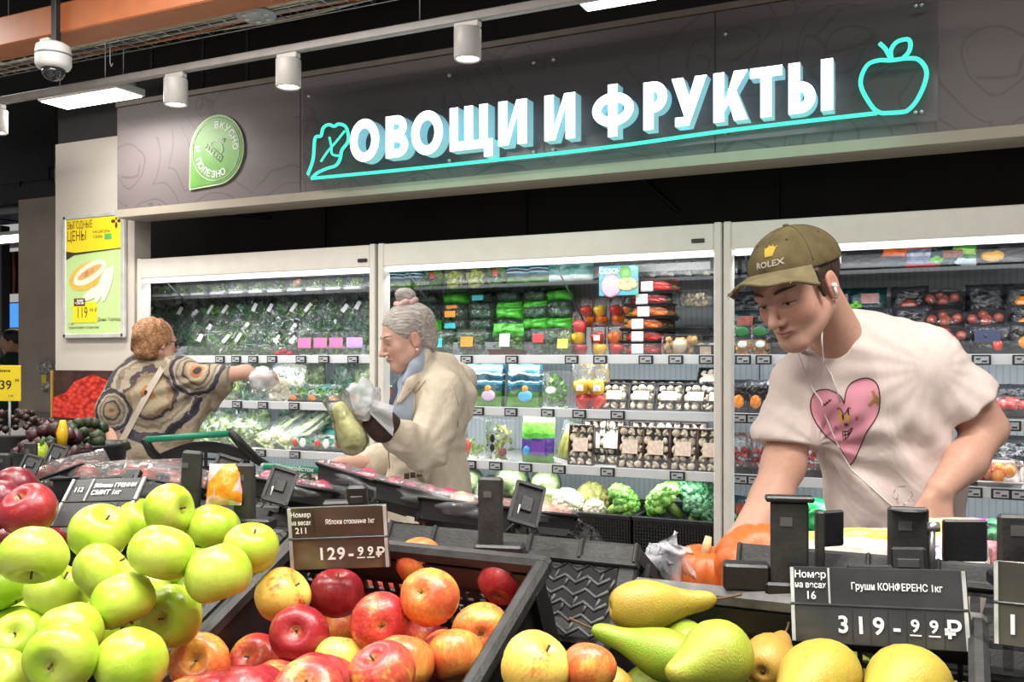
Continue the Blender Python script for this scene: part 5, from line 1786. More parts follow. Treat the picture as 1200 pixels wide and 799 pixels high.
for k, (px, kd) in enumerate(((866, 'g'), (890, 'c'), (912, 'c'), (935, 'gg'), (960, 'gg'), (1000, 'c'), (1150, 'p'), (1166, 'p2'), (1186, 'p'), (1150, 'q'), (1176, 'q'))):
    lo = kd == 'q'
    mk = {'g': BLK_G, 'c': mk_bag('cucumber_bag', .17, .16, .1, L_MID, BAG, seed=191, n=70), 'gg': mk_print('greens_pouch', .16, .16, .1, M('emerald_foil', (.01, .28, .07), .25, var=.5, scale=14, bump=.4, bscale=40), 192),
          'p': mk_print('radish_net', .12, .12, .1, M('purple_net', (.26, .03, .22), .3, var=.7, scale=45, bump=.5, bscale=90), 193), 'p2': mk_print('radish_net', .12, .12, .1, M('green_purple_net', (.05, .20, .08), .3, var=.8, scale=30, bump=.5, bscale=90), 194),
          'q': mk_print('radish_net', .14, .14, .1, M('pink_white_net', (.60, .22, .24), .3, var=.8, scale=35, bump=.5, bscale=90), 195)}[kd]
    nm = {'g': 'dark teal pouch', 'c': 'clear bag of greens', 'gg': 'emerald green pouch', 'p': 'purple net bag', 'p2': 'green and purple net bag', 'q': 'pink and white net bag'}[kd]
    put('D3' + kd, mk, '%s on bottom deck of right chiller, %s from post' % (nm, ordinal(k)), 'bag', 'bags on the bottom deck of the right chiller',
        (ratio(px) * (4.45 if not lo else 4.36), 4.47 if not lo else 4.38, .70 if not lo else .60), (-.2, 0, 0))
stp = structure(MB().box((0, 0, 0), (X3b - X3a - .02, .36, .16), 0, None, .01).build('trim_13', M('deck_tray', (.05, .06, .06), .5)))
stp.location = ((X3a + X3b) / 2, 4.62, .605)
# ================================================================== PEOPLE
from mathutils.bvhtree import BVHTree


class Field:
    """signed distance field on a grid, meshed with surface nets"""

    def __init__(s, lo, hi, h):
        lo, hi = np.minimum(lo, hi), np.maximum(lo, hi)
        s.lo, s.h = np.array(lo, float), h
        s.n = np.ceil((np.array(hi) - s.lo) / h).astype(int) + 1
        s.ax = [(s.lo[i] + h * np.arange(s.n[i])).astype(np.float32) for i in range(3)]
        s.D = np.full(tuple(s.n), 0.3, np.float32)

    def _reg(s, lo, hi):
        a = np.clip(np.floor((np.array(lo) - s.lo) / s.h).astype(int), 0, s.n)
        b = np.clip(np.ceil((np.array(hi) - s.lo) / s.h).astype(int) + 1, 0, s.n)
        sl = tuple(slice(a[i], b[i]) for i in range(3))
        X, Y, Z = s.ax[0][sl[0]][:, None, None], s.ax[1][sl[1]][None, :, None], s.ax[2][sl[2]][None, None, :]
        return sl, X, Y, Z

    def _put(s, sl, d, k, op):
        if d.size == 0:
            return
        a = s.D[sl]
        if op == 'cut':
            b = -d
            h = np.clip(.5 - .5 * (a - b) / k, 0, 1)
            s.D[sl] = a + (b - a) * h + k * h * (1 - h)
        else:
            h = np.clip(.5 + .5 * (a - d) / k, 0, 1)
            s.D[sl] = a + (d - a) * h - k * h * (1 - h)

    def cap(s, p, q, r0, r1=None, k=.01, op='add'):
        p, q = np.array(p, np.float32), np.array(q, np.float32)
        r1 = r0 if r1 is None else r1
        m = max(r0, r1) + k + 3 * s.h
        sl, X, Y, Z = s._reg(np.minimum(p, q) - m, np.maximum(p, q) + m)
        v = q - p
        L = float(v @ v) + 1e-12
        t = np.clip(((X - p[0]) * v[0] + (Y - p[1]) * v[1] + (Z - p[2]) * v[2]) / L, 0, 1)
        d = np.sqrt((X - p[0] - t * v[0]) ** 2 + (Y - p[1] - t * v[1]) ** 2 + (Z - p[2] - t * v[2]) ** 2) - (r0 + t * (r1 - r0))
        s._put(sl, d, k, op)
        return s

    def chain(s, pts, rad, k=.01):
        for i in range(len(pts) - 1):
            s.cap(pts[i], pts[i + 1], rad[i], rad[i + 1], k)
        return s

    def ell(s, c, r, R=None, k=.01, op='add'):
        c, r = np.array(c, np.float32), np.array(r, np.float32)
        R = np.eye(3, dtype=np.float32) if R is None else np.array(R, np.float32)
        m = float(max(r)) + k + 3 * s.h
        sl, X, Y, Z = s._reg(c - m, c + m)
        X, Y, Z = X - c[0], Y - c[1], Z - c[2]
        q = [(R[i][0] * X + R[i][1] * Y + R[i][2] * Z) for i in range(3)]
        k0 = np.sqrt(sum((q[i] / r[i]) ** 2 for i in range(3)))
        k1 = np.sqrt(sum((q[i] / r[i] ** 2) ** 2 for i in range(3))) + 1e-9
        s._put(sl, k0 * (k0 - 1) / k1, k, op)
        return s

    def plane(s, p, n, k=.006):
        """cut away the side the normal points to"""
        sl, X, Y, Z = s._reg(s.lo, s.lo + s.h * s.n)
        d = -((X - p[0]) * n[0] + (Y - p[1]) * n[1] + (Z - p[2]) * n[2])
        s._put(sl, d, k, 'cut')
        return s

    def warp(s, fn):
        X, Y, Z = s.ax[0][:, None, None], s.ax[1][None, :, None], s.ax[2][None, None, :]
        s.D += fn(X, Y, Z).astype(np.float32)
        return s

    def net(s, relax=1):
        D = s.D
        neg = D < 0
        nx, ny, nz = D.shape
        cnt = np.zeros((nx - 1, ny - 1, nz - 1), np.int8)
        for a in (0, 1):
            for b in (0, 1):
                for c in (0, 1):
                    cnt += neg[a:nx - 1 + a, b:ny - 1 + b, c:nz - 1 + c]
        act = (cnt > 0) & (cnt < 8)
        I, J, K = np.nonzero(act)
        idx = np.full(act.shape, -1, np.int32)
        idx[I, J, K] = np.arange(len(I))
        P = np.zeros((len(I), 3))
        N = np.zeros(len(I))
        cor = [(a, b, c) for a in (0, 1) for b in (0, 1) for c in (0, 1)]
        for u in range(8):
            for w in range(u + 1, 8):
                A, B = cor[u], cor[w]
                if sum(abs(A[i] - B[i]) for i in range(3)) != 1:
                    continue
                da = D[I + A[0], J + A[1], K + A[2]]
                db = D[I + B[0], J + B[1], K + B[2]]
                x = (da < 0) != (db < 0)
                t = np.where(x, da / (da - db + 1e-12), 0)
                for i in range(3):
                    P[:, i] += np.where(x, A[i] + t * (B[i] - A[i]), 0)
                N += x
        P = P / N[:, None] + np.stack([I, J, K], 1)
        V = s.lo + P * s.h
        F = []
        for ax in range(3):
            o1, o2 = [(1, 2), (2, 0), (0, 1)][ax]
            sh = [slice(None)] * 3
            a = [slice(1, -1)] * 3
            a[ax] = slice(0, -1)
            b = list(a)
            b[ax] = slice(1, None)
            n0, n1 = neg[tuple(a)], neg[tuple(b)]
            for flip in (False, True):
                m = (n0 & ~n1) if not flip else (~n0 & n1)
                e = np.stack(np.nonzero(m), 1)
                if len(e) == 0:
                    continue
                e = e + np.array([0 if i == ax else 1 for i in range(3)])
                q = []
                for (u, w) in ((0, 0), (-1, 0), (-1, -1), (0, -1)):
                    c = e.copy()
                    c[:, o1] += u
                    c[:, o2] += w
                    q.append(idx[c[:, 0], c[:, 1], c[:, 2]])
                q = np.stack(q, 1)
                F.append(q[:, ::-1] if flip else q)
        F = np.concatenate(F)
        F = F[(F >= 0).all(1)]
        for _ in range(relax):
            S_ = np.zeros_like(V)
            C_ = np.zeros(len(V))
            for i in range(4):
                a, b = F[:, i], F[:, (i + 1) % 4]
                for c in range(3):
                    S_[:, c] += np.bincount(a, V[b, c], len(V)) + np.bincount(b, V[a, c], len(V))
                C_ += np.bincount(a, minlength=len(V)) + np.bincount(b, minlength=len(V))
            V = V * .45 + .55 * S_ / np.maximum(C_, 1)[:, None]
        return V, F


def np_mesh(name, V, F, mat, paint=None):
    me = bpy.data.meshes.new(name)
    me.vertices.add(len(V))
    me.vertices.foreach_set('co', V.astype(np.float32).ravel())
    me.loops.add(F.size)
    me.loops.foreach_set('vertex_index', F.astype(np.int32).ravel())
    me.polygons.add(len(F))
    me.polygons.foreach_set('loop_start', np.arange(0, F.size, 4, dtype=np.int32))
    me.polygons.foreach_set('use_smooth', np.ones(len(F), bool))
    me.update(calc_edges=True)
    me.validate()
    me.materials.append(mat)
    if paint is not None:
        at_ = me.color_attributes.new('Tone', 'FLOAT_COLOR', 'POINT')
        c = np.concatenate([paint, np.ones((len(V), 1))], 1).astype(np.float32)
        at_.data.foreach_set('color', c.ravel())
    return me


def skin_mat(name, rough=.5):
    t = NT(name)
    a = t.n('ShaderNodeVertexColor')
    a.layer_name = 'Tone'
    n = t.noise(90, 4)
    c = t.mixc(t.math('MULTIPLY', n, .35), a.outputs['Color'], (0.6, 0.32, 0.22), 'MULTIPLY')
    t.pbr(c, rough, normal=t.bump(t.noise(400, 3), .06, .002), sss=.12, spec=.35)
    return t.m


SKIN = skin_mat('skin')


def cloth(name, col, wr=.25, sc=9, weave=500, rough=.85, var=.06):
    t = NT(name)
    c = rgba(col)[:3]
    colr = t.ramp(t.noise(30, 4), [(.3, tuple(x * (1 - var) for x in c)), (.7, tuple(min(1, x * (1 + var)) for x in c))])
    mp = t.n('ShaderNodeMapping')
    mp.inputs['Scale'].default_value = (1, 1, .45)
    mp.inputs['Rotation'].default_value = (.3, .5, 0)
    t.l(t.coord(), mp.inputs[0])
    h = t.math('ADD', t.math('MULTIPLY', t.noise(sc, 3, mp.outputs[0], dist=1.2), 1.0), t.math('MULTIPLY', t.noise(weave, 2), .03))
    t.pbr(colr, rough, normal=t.bump(h, wr, .05), spec=.2)
    return t.m


class Head:
    """face frame: s = the person's left, f = forward, u = up"""

    def __init__(s, c, yaw, pitch, roll=0.0, k=1.0):
        a, p = math.radians(yaw), math.radians(pitch)
        f0 = Vector((-math.sin(a), -math.cos(a), 0))
        s.f = (f0 * math.cos(p) + Vector((0, 0, -math.sin(p)))).normalized()
        u = (f0 * math.sin(p) + Vector((0, 0, math.cos(p)))).normalized()
        u = Matrix.Rotation(math.radians(roll), 3, s.f) @ u
        s.u = u
        s.s = u.cross(s.f)
        s.c = Vector(c)
        s.k = k
        s.R = np.array([s.s, s.f, s.u])

    def __call__(s, x, y, z):
        return s.c + (s.s * x + s.f * y + s.u * z) * s.k

    def build(s, F, female=False, old=False, lids=True):
        k = s.k
        e = lambda c, r, kk=.01, op='add': F.ell(s(*c), [q * k for q in r], s.R, kk * k, op)
        c = lambda a, b, r0, r1=None, kk=.008: F.cap(s(*a), s(*b), r0 * k, (r1 if r1 is not None else r0) * k, kk * k)
        e((0, -.012, .035), (.076, .097, .085))
        e((0, .034, -.027), (.056, .059, .081), .03)
        for g in (-1, 1):
            c((g * .052, .0, -.055), (g * .018, .066, -.098), .020, .016, .03)
            e((g * .038, .056, -.032), (.021, .022, .022), .025)
        e((0, .071, -.100), (.020, .017, .016), .022)
        c((-.034, .080, .013), (.034, .080, .013), .012, .012, .018)
        for g in (-1, 1):
            e((g * .031, .096, -.006), (.017, .014, .012), .012, 'cut')
            if lids:
                e((g * .031, .0715, -.007), (.0160, .0150, .0118), .004)
        c((0, .089, .010), (0, .113, -.037), .0075, .0098, .010)
        e((0, .1145, -.040), (.0105, .0105, .0095), .006)
        for g in (-1, 1):
            e((g * .0115, .1005, -.0425), (.0072, .011, .0075), .005)
        for g in (-1, 1):
            c((0, .0945, -.0625), (g * .022, .082, -.066), .0056, .0035, .004)
            c((0, .0935, -.0715), (g * .020, .082, -.069), .0062, .0035, .004)
        if old:
            for g in (-1, 1):
                e((g * .040, .05, -.072), (.018, .02, .022), .02)
            e((0, .045, -.108), (.03, .03, .016), .02)
        for g in (-1, 1):
            F.ell(s(g * .077, -.010, -.012), [.008 * k, .019 * k, .031 * k], s.R, .006 * k)
            F.ell(s(g * .086, -.006, -.012), [.006 * k, .011 * k, .021 * k], s.R, .004 * k, 'cut')
            F.ell(s(g * .079, -.002, -.034), [.006 * k, .009 * k, .010 * k], s.R, .004 * k)

    def loc(s, V):
        d = (V - np.array(s.c)) / s.k
        return d @ s.R.T

    def paint(s, V, base, lip, cheek, brow, stubble=None, brow_z=.017):
        q = s.loc(V)
        col = np.tile(np.array(base), (len(V), 1))

        def blob(c, r, tone, amt):
            d = np.sqrt((((q - np.array(c)) / np.array(r)) ** 2).sum(1))
            w = np.clip(1.25 - d, 0, 1)[:, None] * amt
            return col * (1 - np.minimum(w, 1)) + np.array(tone) * np.minimum(w, 1)
        for g in (-1, 1):
            col = blob((g * .042, .07, -.035), (.03, .03, .026), cheek, .55)
            col = blob((g * .079, -.008, -.012), (.014, .03, .04), cheek, .6)
            col = blob((g * .031, .088, -.008), (.02, .02, .013), cheek, .35)
        col = blob((0, .112, -.039), (.015, .02, .013), cheek, .35)
        if stubble is not None:
            col = blob((0, .06, -.085), (.055, .065, .04), stubble, .45)
        col = blob((0, .095, -.067), (.023, .02, .009), lip, 1.0)
        return col

    def extras(s, par, brow_m, V, Q, open_=.0045, brow_h=.018):
        tree = BVHTree.FromPolygons([tuple(v) for v in V], [tuple(int(i) for i in f) for f in Q])

        def on(x, z, off=.0008):
            h = tree.ray_cast(s(x, .22, z), -s.f)
            return (h[0] if h[0] else s(x, .09, z)) + s.f * off
        k = s.k
        for g in (-1, 1):
            MB().tube([on(g * (.013 + .037 * i / 7), brow_h + .005 * math.sin(i / 7 * 2.4), .0004) for i in range(8)], [q * k for q in (.0022, .0034, .0036, .0035, .0032, .0028, .002, .001)], 6).build('eyebrow', brow_m, par)
            top = [(g * (.031 + .0145 * math.cos(PI * i / 8)), -.0085 + open_ * .55 * math.sin(PI * i / 8)) for i in range(9)]
            bot = [(x, -.0085 - open_ * .75 * math.sin(PI * i / 8)) for i, (x, z) in enumerate(top)]
            MB().add([on(x, z, .0004) for x, z in top] + [on(x, z, .0004) for x, z in bot], [(i, i + 1, i + 10, i + 9) for i in range(8)], 0, None, True).build('eye', EYE, par)
            cx = g * .029
            MB().add([on(cx + .0052 * math.cos(t_), -.0092 + min(open_ * .55, .0052) * math.sin(t_), .0008) for t_ in [2 * PI * i / 12 for i in range(12)]], [tuple(range(12))]).build('iris', M('iris_dark', (.03, .028, .026), .2), par)
            MB().tube([on(x, z, .0006) for x, z in top], .0011 * k, 5).build('eyelash', brow_m, par)
        MB().tube([on(-.021 + .042 * i / 10, -.0668 - .0012 * abs(i / 5 - 1), .0) for i in range(11)], [.0004] + [.0012 * k] * 9 + [.0004], 5).build('mouth_line', M('mouth_dark', (.16, .04, .035), .5), par)
        for g in (-1, 1):
            MB().ball(s(g * .0065, .1055, -.0490), .0024 * k, 2).build('nostril', M('nostril_dark', (.10, .03, .025), .7), par)


EYE = M('eyeball', (.55, .53, .50), .15, var=.1)


class Frame:
    def __init__(s, px, zd):
        s.x0, s.z0 = zd * (px - 600) / FPX, zd
        s.base = W(px, HOR, zd)
        s.base.z = 0

    def __call__(s, px, py, zd):
        return Vector((zd * (px - 600) / FPX - s.x0, zd - s.z0, CAMZ + zd * (HOR - py) / FPX))


def person(name, label, fr):
    return None


def root_mesh(name, me, fr, label, cat='person'):
    o = bpy.data.objects.new(name, me)
    COL.objects.link(o)
    o.location = fr.base
    o.rotation_euler = (0, 0, YAW)
    return tag(o, label, cat)


def child_mesh(name, me, par, label=None):
    return place_mesh(me, name, par, False, label)




class Drape:
    """lays flat drawings on a mesh, seen along the local y axis from the front"""

    def __init__(s, V, F, eye):
        s.t = BVHTree.FromPolygons([tuple(v) for v in V], [tuple(int(i) for i in f) for f in F])
        s.eye = Vector(eye)

    def hit(s, p, off=.0015):
        d = (Vector(p) - s.eye).normalized()
        h = s.t.ray_cast(s.eye, d)
        if h[0] is None:
            return Vector(p)
        n = h[1] if h[1].dot(d) < 0 else -h[1]
        return h[0] + n * off


def fill_poly(poly, step):
    """grid triangulation of a 2-D polygon so that it can follow a curved cloth"""
    xs, ys = [p[0] for p in poly], [p[1] for p in poly]

    def inside(x, y):
        c = False
        j = len(poly) - 1
        for i in range(len(poly)):
            if (poly[i][1] > y) != (poly[j][1] > y) and x < (poly[j][0] - poly[i][0]) * (y - poly[i][1]) / (poly[j][1] - poly[i][1]) + poly[i][0]:
                c = not c
            j = i
        return c
    v, f = [], []
    bm = bmesh.new()
    vs = [bm.verts.new((x, y, 0)) for x, y in poly]
    fc = bm.faces.new(vs)
    bmesh.ops.triangulate(bm, faces=[fc])
    for _ in range(5):
        ed = [e for e in bm.edges if e.calc_length() > step]
        if not ed:
            break
        bmesh.ops.subdivide_edges(bm, edges=ed, cuts=1)
        bmesh.ops.triangulate(bm, faces=bm.faces[:])
    bm.verts.ensure_lookup_table()
    v = [(q.co.x, q.co.y) for q in bm.verts]
    f = [tuple(q.index for q in fc.verts) for fc in bm.faces]
    bm.free()
    return v, f


def hand(F, wrist, tip, side, back, L=.185, curl=.6, thumb=1, spread=.02, k=.004):
    """palm + five fingers. tip = direction of the fingers, side = towards the thumb, back = out of the back of the hand"""
    w = Vector(wrist)
    t, sd, b = Vector(tip).normalized(), Vector(side).normalized(), Vector(back).normalized()
    g = lambda a, s_, c: w + (t * a + sd * s_ + b * c) * (L / .185)
    q = L / .185
    for s_ in (.026, .008, -.010, -.027):
        F.cap(g(.012, s_ * .75, 0), g(.088 if s_ > -.02 else .082, s_, .002), .0145 * q, .0125 * q, .012)
    for i, (s_, ln) in enumerate(((.028, .074), (.0085, .082), (-.0105, .076), (-.028, .060))):
        a = g(.088 - .006 * abs(i - 1), s_, .002)
        ang, p = curl * .55, a
        for j, seg in enumerate((.45, .32, .25)):
            d = t * math.cos(ang) - b * math.sin(ang) + sd * spread * (1.5 - i)
            n_ = p + d.normalized() * ln * seg * q
            F.cap(p, n_, (.0098 - .0012 * j) * q, (.0090 - .0013 * j) * q, k)
            p = n_
            ang += curl
    a = g(.022, .026 * thumb, -.006)
    m = g(.056, .050 * thumb, -.016)
    F.cap(a, m, .0145 * q, .0115 * q, .012)
    n_ = g(.082, .052 * thumb, -.026)
    F.cap(m, n_, .0108 * q, .0095 * q, k)
    F.cap(n_, g(.100, .044 * thumb, -.034), .0095 * q, .0078 * q, k)


# ------------------------------------------------------------------ young man in the cap
fm = Frame(1030, 2.18)
F = Field((fm(818, 400, 2.1).x, -.34, .76), (fm(1205, 400, 2.15).x, .32, 1.83), .0032)
hm = Head(fm(933, 335, 2.045), 50, 25, 6, 1.04)
hc_ = Head(fm(933, 335, 2.045), 50, 13, 6, 1.04)
hm.build(F)
# neck, trunk under the shirt
F.cap(fm(960, 352, 2.085), fm(982, 396, 2.15), .052, .057, .03)
Ry = np.array(Matrix.Rotation(math.radians(27), 3, 'Z'))
F.ell(fm(1022, 455, 2.20), (.165, .10, .15), Ry, .05)
F.ell(fm(1045, 565, 2.23), (.145, .10, .20), Ry, .05)
F.ell(fm(1055, 670, 2.26), (.15, .105, .16), Ry, .05)
F.cap(fm(985, 408, 2.18), fm(1085, 428, 2.13), .050, .055, .04)
F.cap(fm(985, 410, 2.19), fm(938, 452, 2.24), .050, .052, .04)
# arms
F.chain([fm(1092, 430, 2.12), fm(1142, 484, 2.13)], [.056, .048], .03)
F.chain([fm(1142, 484, 2.13), fm(1157, 502, 2.13), fm(1132, 540, 2.08), fm(1101, 574, 2.02)], [.048, .042, .043, .029], .02)
F.chain([fm(936, 456, 2.24), fm(918, 545, 2.19), fm(903, 585, 2.15), fm(872, 640, 2.06), fm(848, 690, 1.99)], [.054, .048, .045, .042, .030], .02)
hand(F, fm(1099, 577, 2.015), (-.12, -.25, -1), (-1, -.15, .12), (.12, -1, .1), .17, .55, 1, .02)
hand(F, fm(848, 690, 1.99), (-.3, -.5, -.8), (.5, -.8, .2), (-.8, -.3, .4), .17, .5, 1, .02)
V, Q = F.net(1)
base = (.62, .37, .28)
col = hm.paint(V, base, (.50, .20, .17), (.60, .27, .21), None, (.36, .24, .19))
man = root_mesh('person', np_mesh('body', V, Q, SKIN, col), fm, 'young man in olive cap and pale pink t-shirt leaning over the pumpkins')
hm.extras(man, M('man_brow', (.09, .05, .03), .8), V, Q, .0050)

# shirt
Fs = Field((fm(875, 400, 2.18).x - .08, -.26, fm(1030, 720, 2.18).z), (fm(1175, 400, 2.13).x + .05, .32, fm(985, 360, 2.15).z), .0036)
Fs.ell(fm(1022, 458, 2.20), (.186, .125, .165), Ry, .05)
Fs.ell(fm(1046, 555, 2.225), (.166, .122, .22), Ry, .07)
Fs.ell(fm(1058, 680, 2.26), (.182, .130, .20), Ry, .07)
Fs.cap(fm(985, 405, 2.175), fm(1082, 424, 2.135), .066, .072, .05)
Fs.cap(fm(985, 407, 2.19), fm(940, 450, 2.235), .064, .068, .05)
Fs.cap(fm(1003, 391, 2.19), fm(1082, 416, 2.14), .056, .060, .03)
Fs.chain([fm(1088, 428, 2.13), fm(1128, 470, 2.13), fm(1150, 494, 2.13)], [.074, .074, .078], .03)
Fs.chain([fm(937, 452, 2.24), fm(921, 510, 2.215), fm(914, 545, 2.2)], [.066, .070, .073], .03)
# hems and the neck opening
a, b = fm(1128, 470, 2.13), fm(1150, 494, 2.13)
nrm = (b - a).normalized()


def clip_local(Fd, p, n, c, rad, k=.004):
    """cut with a plane but only near a point (a sleeve hem)"""
    c = np.array(c)
    sl, X, Y, Z = Fd._reg(c - rad, c + rad)
    d = -((X - p[0]) * n[0] + (Y - p[1]) * n[1] + (Z - p[2]) * n[2])
    Fd._put(sl, d, k, 'cut')


hemL = fm(1133, 477, 2.13)
clip_local(Fs, hemL, nrm, hemL + nrm * .085, .105)
hemR = fm(918, 522, 2.21)
nr = (fm(914, 545, 2.2) - fm(921, 510, 2.215)).normalized()
nr = (nr + Vector((.12, 0, 0))).normalized()
clip_local(Fs, hemR, nr, hemR + nr * .085 + Vector((-.012, 0, 0)), .098)
nk = (hm.c - fm(992, 402, 2.165)).normalized()
Fs.cap(fm(972, 388, 2.115), fm(961, 358, 2.08), .060, .070, .006, 'cut')


def folds(X, Y, Z):
    sx, sz = fm(1075, 430, 2.13).x, fm(1075, 430, 2.13).z
    r1 = np.arctan2(Z - sz, X - sx)
    d1 = np.sqrt((X - sx) ** 2 + (Z - sz) ** 2)
    w = .0016 * np.sin(r1 * 17 + 3 * d1) * np.exp(-((d1 - .16) / .09) ** 2)
    x2, z2 = fm(950, 520, 2.2).x, fm(950, 520, 2.2).z
    r2 = np.arctan2(Z - z2, X - x2)
    d2 = np.sqrt((X - x2) ** 2 + (Z - z2) ** 2)
    w = w + .0038 * np.sin(r2 * 12 + 1) * np.exp(-((d2 - .12) / .08) ** 2)
    w = w + .0042 * np.sin(38 * (Z * .55 + X * .9) + 5 * np.sin(9 * Z) + 2 * np.sin(13 * X)) * np.clip((1.42 - Z) / .12, 0, 1)
    return w + .0016 * np.sin(60 * X + 25 * Z) * np.sin(21 * Z + 4) + 0 * Y


Fs.warp(folds)
V, Q = Fs.net(1)
TEE = cloth('pale_pink_cotton', (.72, .605, .565), .34, 7)
tee = child_mesh('t_shirt', np_mesh('t_shirt', V, Q, TEE), man)
eye = Vector((0, 0, CAMZ)) - Vector((fm.x0, fm.z0, 0))
eye = Vector((-fm.x0, -fm.z0, CAMZ))
dr = Drape(V, Q, eye)


def zc(l, o=(920, 430), s=6.144):
    return [(o[0] + x / s, o[1] + y / s) for x, y in l]


def smooth2(p, n=4, closed=True):
    out = []
    N = len(p)
    for i in range(N if closed else N - 1):
        q = [p[(i + j) % N] if closed else p[min(max(i + j, 0), N - 1)] for j in (-1, 0, 1, 2)]
        for k in range(n):
            t = k / n
            out.append(tuple(.5 * (2 * q[1][c] + (q[2][c] - q[0][c]) * t + (2 * q[0][c] - 5 * q[1][c] + 4 * q[2][c] - q[3][c]) * t * t + (3 * q[1][c] - q[0][c] - 3 * q[2][c] + q[3][c]) * t ** 3) for c in (0, 1)))
    if not closed:
        out.append(p[-1])
    return out


def dline(mb, pts, r, zd=2.08, off=.0016, D=None):
    mb.tube([(D or dr).hit(fm(x, y, zd), off) for x, y in pts], r, 5)


def dfill(poly, off, step=1.4, zd=2.08):
    v, f = fill_poly(poly, step)
    return MB().add([dr.hit(fm(x, y, zd), off) for x, y in v], f, 0, None, True)


left = smooth2(zc([(428, 262), (400, 210), (340, 170), (280, 160), (220, 180), (185, 240), (185, 320), (220, 400), (290, 490), (370, 550), (420, 620), (462, 708)]), 4, False)
right = smooth2(zc([(462, 708), (490, 680), (530, 600), (580, 480), (640, 390), (675, 310), (682, 220), (670, 140), (630, 90), (570, 78), (490, 105), (450, 150), (435, 200), (428, 262)]), 4, False)
heart = left[:-1] + right[:-1]
INK = M('print_ink', (.03, .02, .02), .7)
hp = dfill(heart, .0012).build('heart_print', M('heart_pink', (.72, .30, .38), .8, var=.05), tee)
mb = MB()
dline(mb, heart + heart[:1], .0012)
for l in ([(280, 278), (300, 262), (335, 232)], [(284, 258), (296, 276)], [(298, 245), (312, 262)], [(315, 230), (328, 246)],
          [(375, 300), (385, 290), (400, 296), (420, 330), (435, 335), (450, 310), (460, 290), (475, 296)],
          [(418, 458), (455, 462), (488, 432)], [(418, 458), (420, 490), (422, 525), (450, 505), (478, 465), (488, 432)], [(425, 492), (450, 485), (478, 462)], [(436, 460), (436, 512)], [(455, 462), (458, 498)],
          [(430, 405), (445, 402), (455, 412), (440, 420), (430, 412), (430, 405)]):
    dline(mb, zc(l), .0010, off=.0022)
mb.build('ink_line', INK, tee)
for l in ([(388, 305), (410, 325), (425, 395), (408, 398), (395, 375)], [(442, 345), (455, 322), (470, 350), (468, 390), (448, 395)]):
    dfill(zc(l), .0018, 2).build('eye_print', M('print_yellow', (.70, .42, .03), .8), tee)
for l in ([(412, 335), (428, 345), (425, 380), (416, 378)], [(450, 305), (462, 295), (466, 345), (456, 345)]):
    dfill(zc(l), .0022, 2).build('pupil_print', INK, tee)
for l in ([(355, 425), (380, 425), (380, 450), (357, 448)], [(505, 355), (525, 352), (526, 380), (508, 384)]):
    dfill(zc(l), .0018, 2).build('cheek_print', M('cheek_print_pink', (.50, .10, .22), .8), tee)
for l in ([(597, 265), (660, 205), (678, 225), (612, 284)], [(622, 175), (640, 165), (678, 250), (672, 275), (660, 262)]):
    dfill(zc(l), .0020, 2).build('bandage_print', M('bandage_tan', (.42, .22, .07), .8), tee)
# collar rib
CR = [fm(x, y, z) for x, y, z in ((933, 401, 2.04), (941, 413, 2.06), (955, 414, 2.05), (975, 408, 2.055), (993, 396, 2.075), (1004, 382, 2.11), (1006, 371, 2.15))]
mbc = MB()
mbc.tube([dr.hit(p, .002) for p in [fm(*q) for q in ((934, 402, 2.1), (940, 412, 2.1), (950, 415, 2.1), (963, 414, 2.1), (976, 409, 2.1), (988, 400, 2.1), (997, 390, 2.1), (1003, 380, 2.1))]], .0045, 7)
mbc.build('collar_rib', TEE, tee)

# cap
OLIVE = cloth('olive_twill', (.118, .092, .044), .18, 14, 700, .9, .22)
Fc = Field(np.array(hc_.c) - .19, np.array(hc_.c) + .19, .0028)
Fc.ell(hc_(0, -.012, .042), (.089 * 1.04, .110 * 1.04, .084 * 1.04), hc_.R, .01)
Fc.ell(hc_(0, -.012, .030), (.083 * 1.04, .104 * 1.04, .080 * 1.04), hc_.R, .004, 'cut')
n_ = hc_.u * -1 + hc_.f * -.06
p_ = hc_(0, 0, .034)
Fc.plane(p_, n_, .003)
V, Q = Fc.net(1)
cap_ = child_mesh('cap', np_mesh('cap', V, Q, OLIVE), man)
drc = Drape(V, Q, eye)
BRIM = cloth('faded_olive_twill', (.17, .138, .075), .15, 14, 700, .9, .25)


def brim(u, v):
    a = (u - .5) * 2.0
    R0, R1 = 1.0, 1.0 + .60 * math.cos(a * .72) ** .8
    x = math.sin(a) * .092 * (R0 + (R1 - R0) * v) * (1 - .10 * v)
    y = -.012 + math.cos(a) * .113 * (1 + (R1 - 1) * v * .92)
    z = .044 - .012 * v - 1.7 * x * x * (.4 + v) + .004 * math.sin(17 * u) * v * v
    return hc_(x, y, z)


mb = MB()
mb.grid(brim, 25, 9)
mb.grid(lambda u, v: brim(1 - u, v) - hc_.u * .005, 25, 9)
mb.tube([brim(i / 30, 1.0) - hc_.u * .0025 for i in range(31)], .0042, 6)
mb.build('brim', BRIM, cap_)
MB().ball(hc_(0, -.012, .127), .008, 2, sc=(1, 1, .6)).build('top_button', OLIVE, cap_)
mb = MB()
for a in (0, PI / 3, 2 * PI / 3, PI, 4 * PI / 3, 5 * PI / 3):
    mb.tube([hc_(.0893 * math.cos(a + .5) * math.sin(t), -.012 + .1103 * math.sin(a + .5) * math.sin(t), .042 + .0843 * math.cos(t)) for t in [.08 + i * .13 for i in range(12)]], .0011, 5)
mb.build('seam', M('olive_thread', (.09, .07, .03), .9), cap_)
for a in (.95, 2.0, 3.1, -.1):
    MB().ball(hc_(.089 * math.cos(a) * .72, -.012 + .110 * math.sin(a) * .72, .042 + .084 * .69), .004, 1).build('eyelet', M('olive_thread', (.09, .07, .03), .9), cap_)
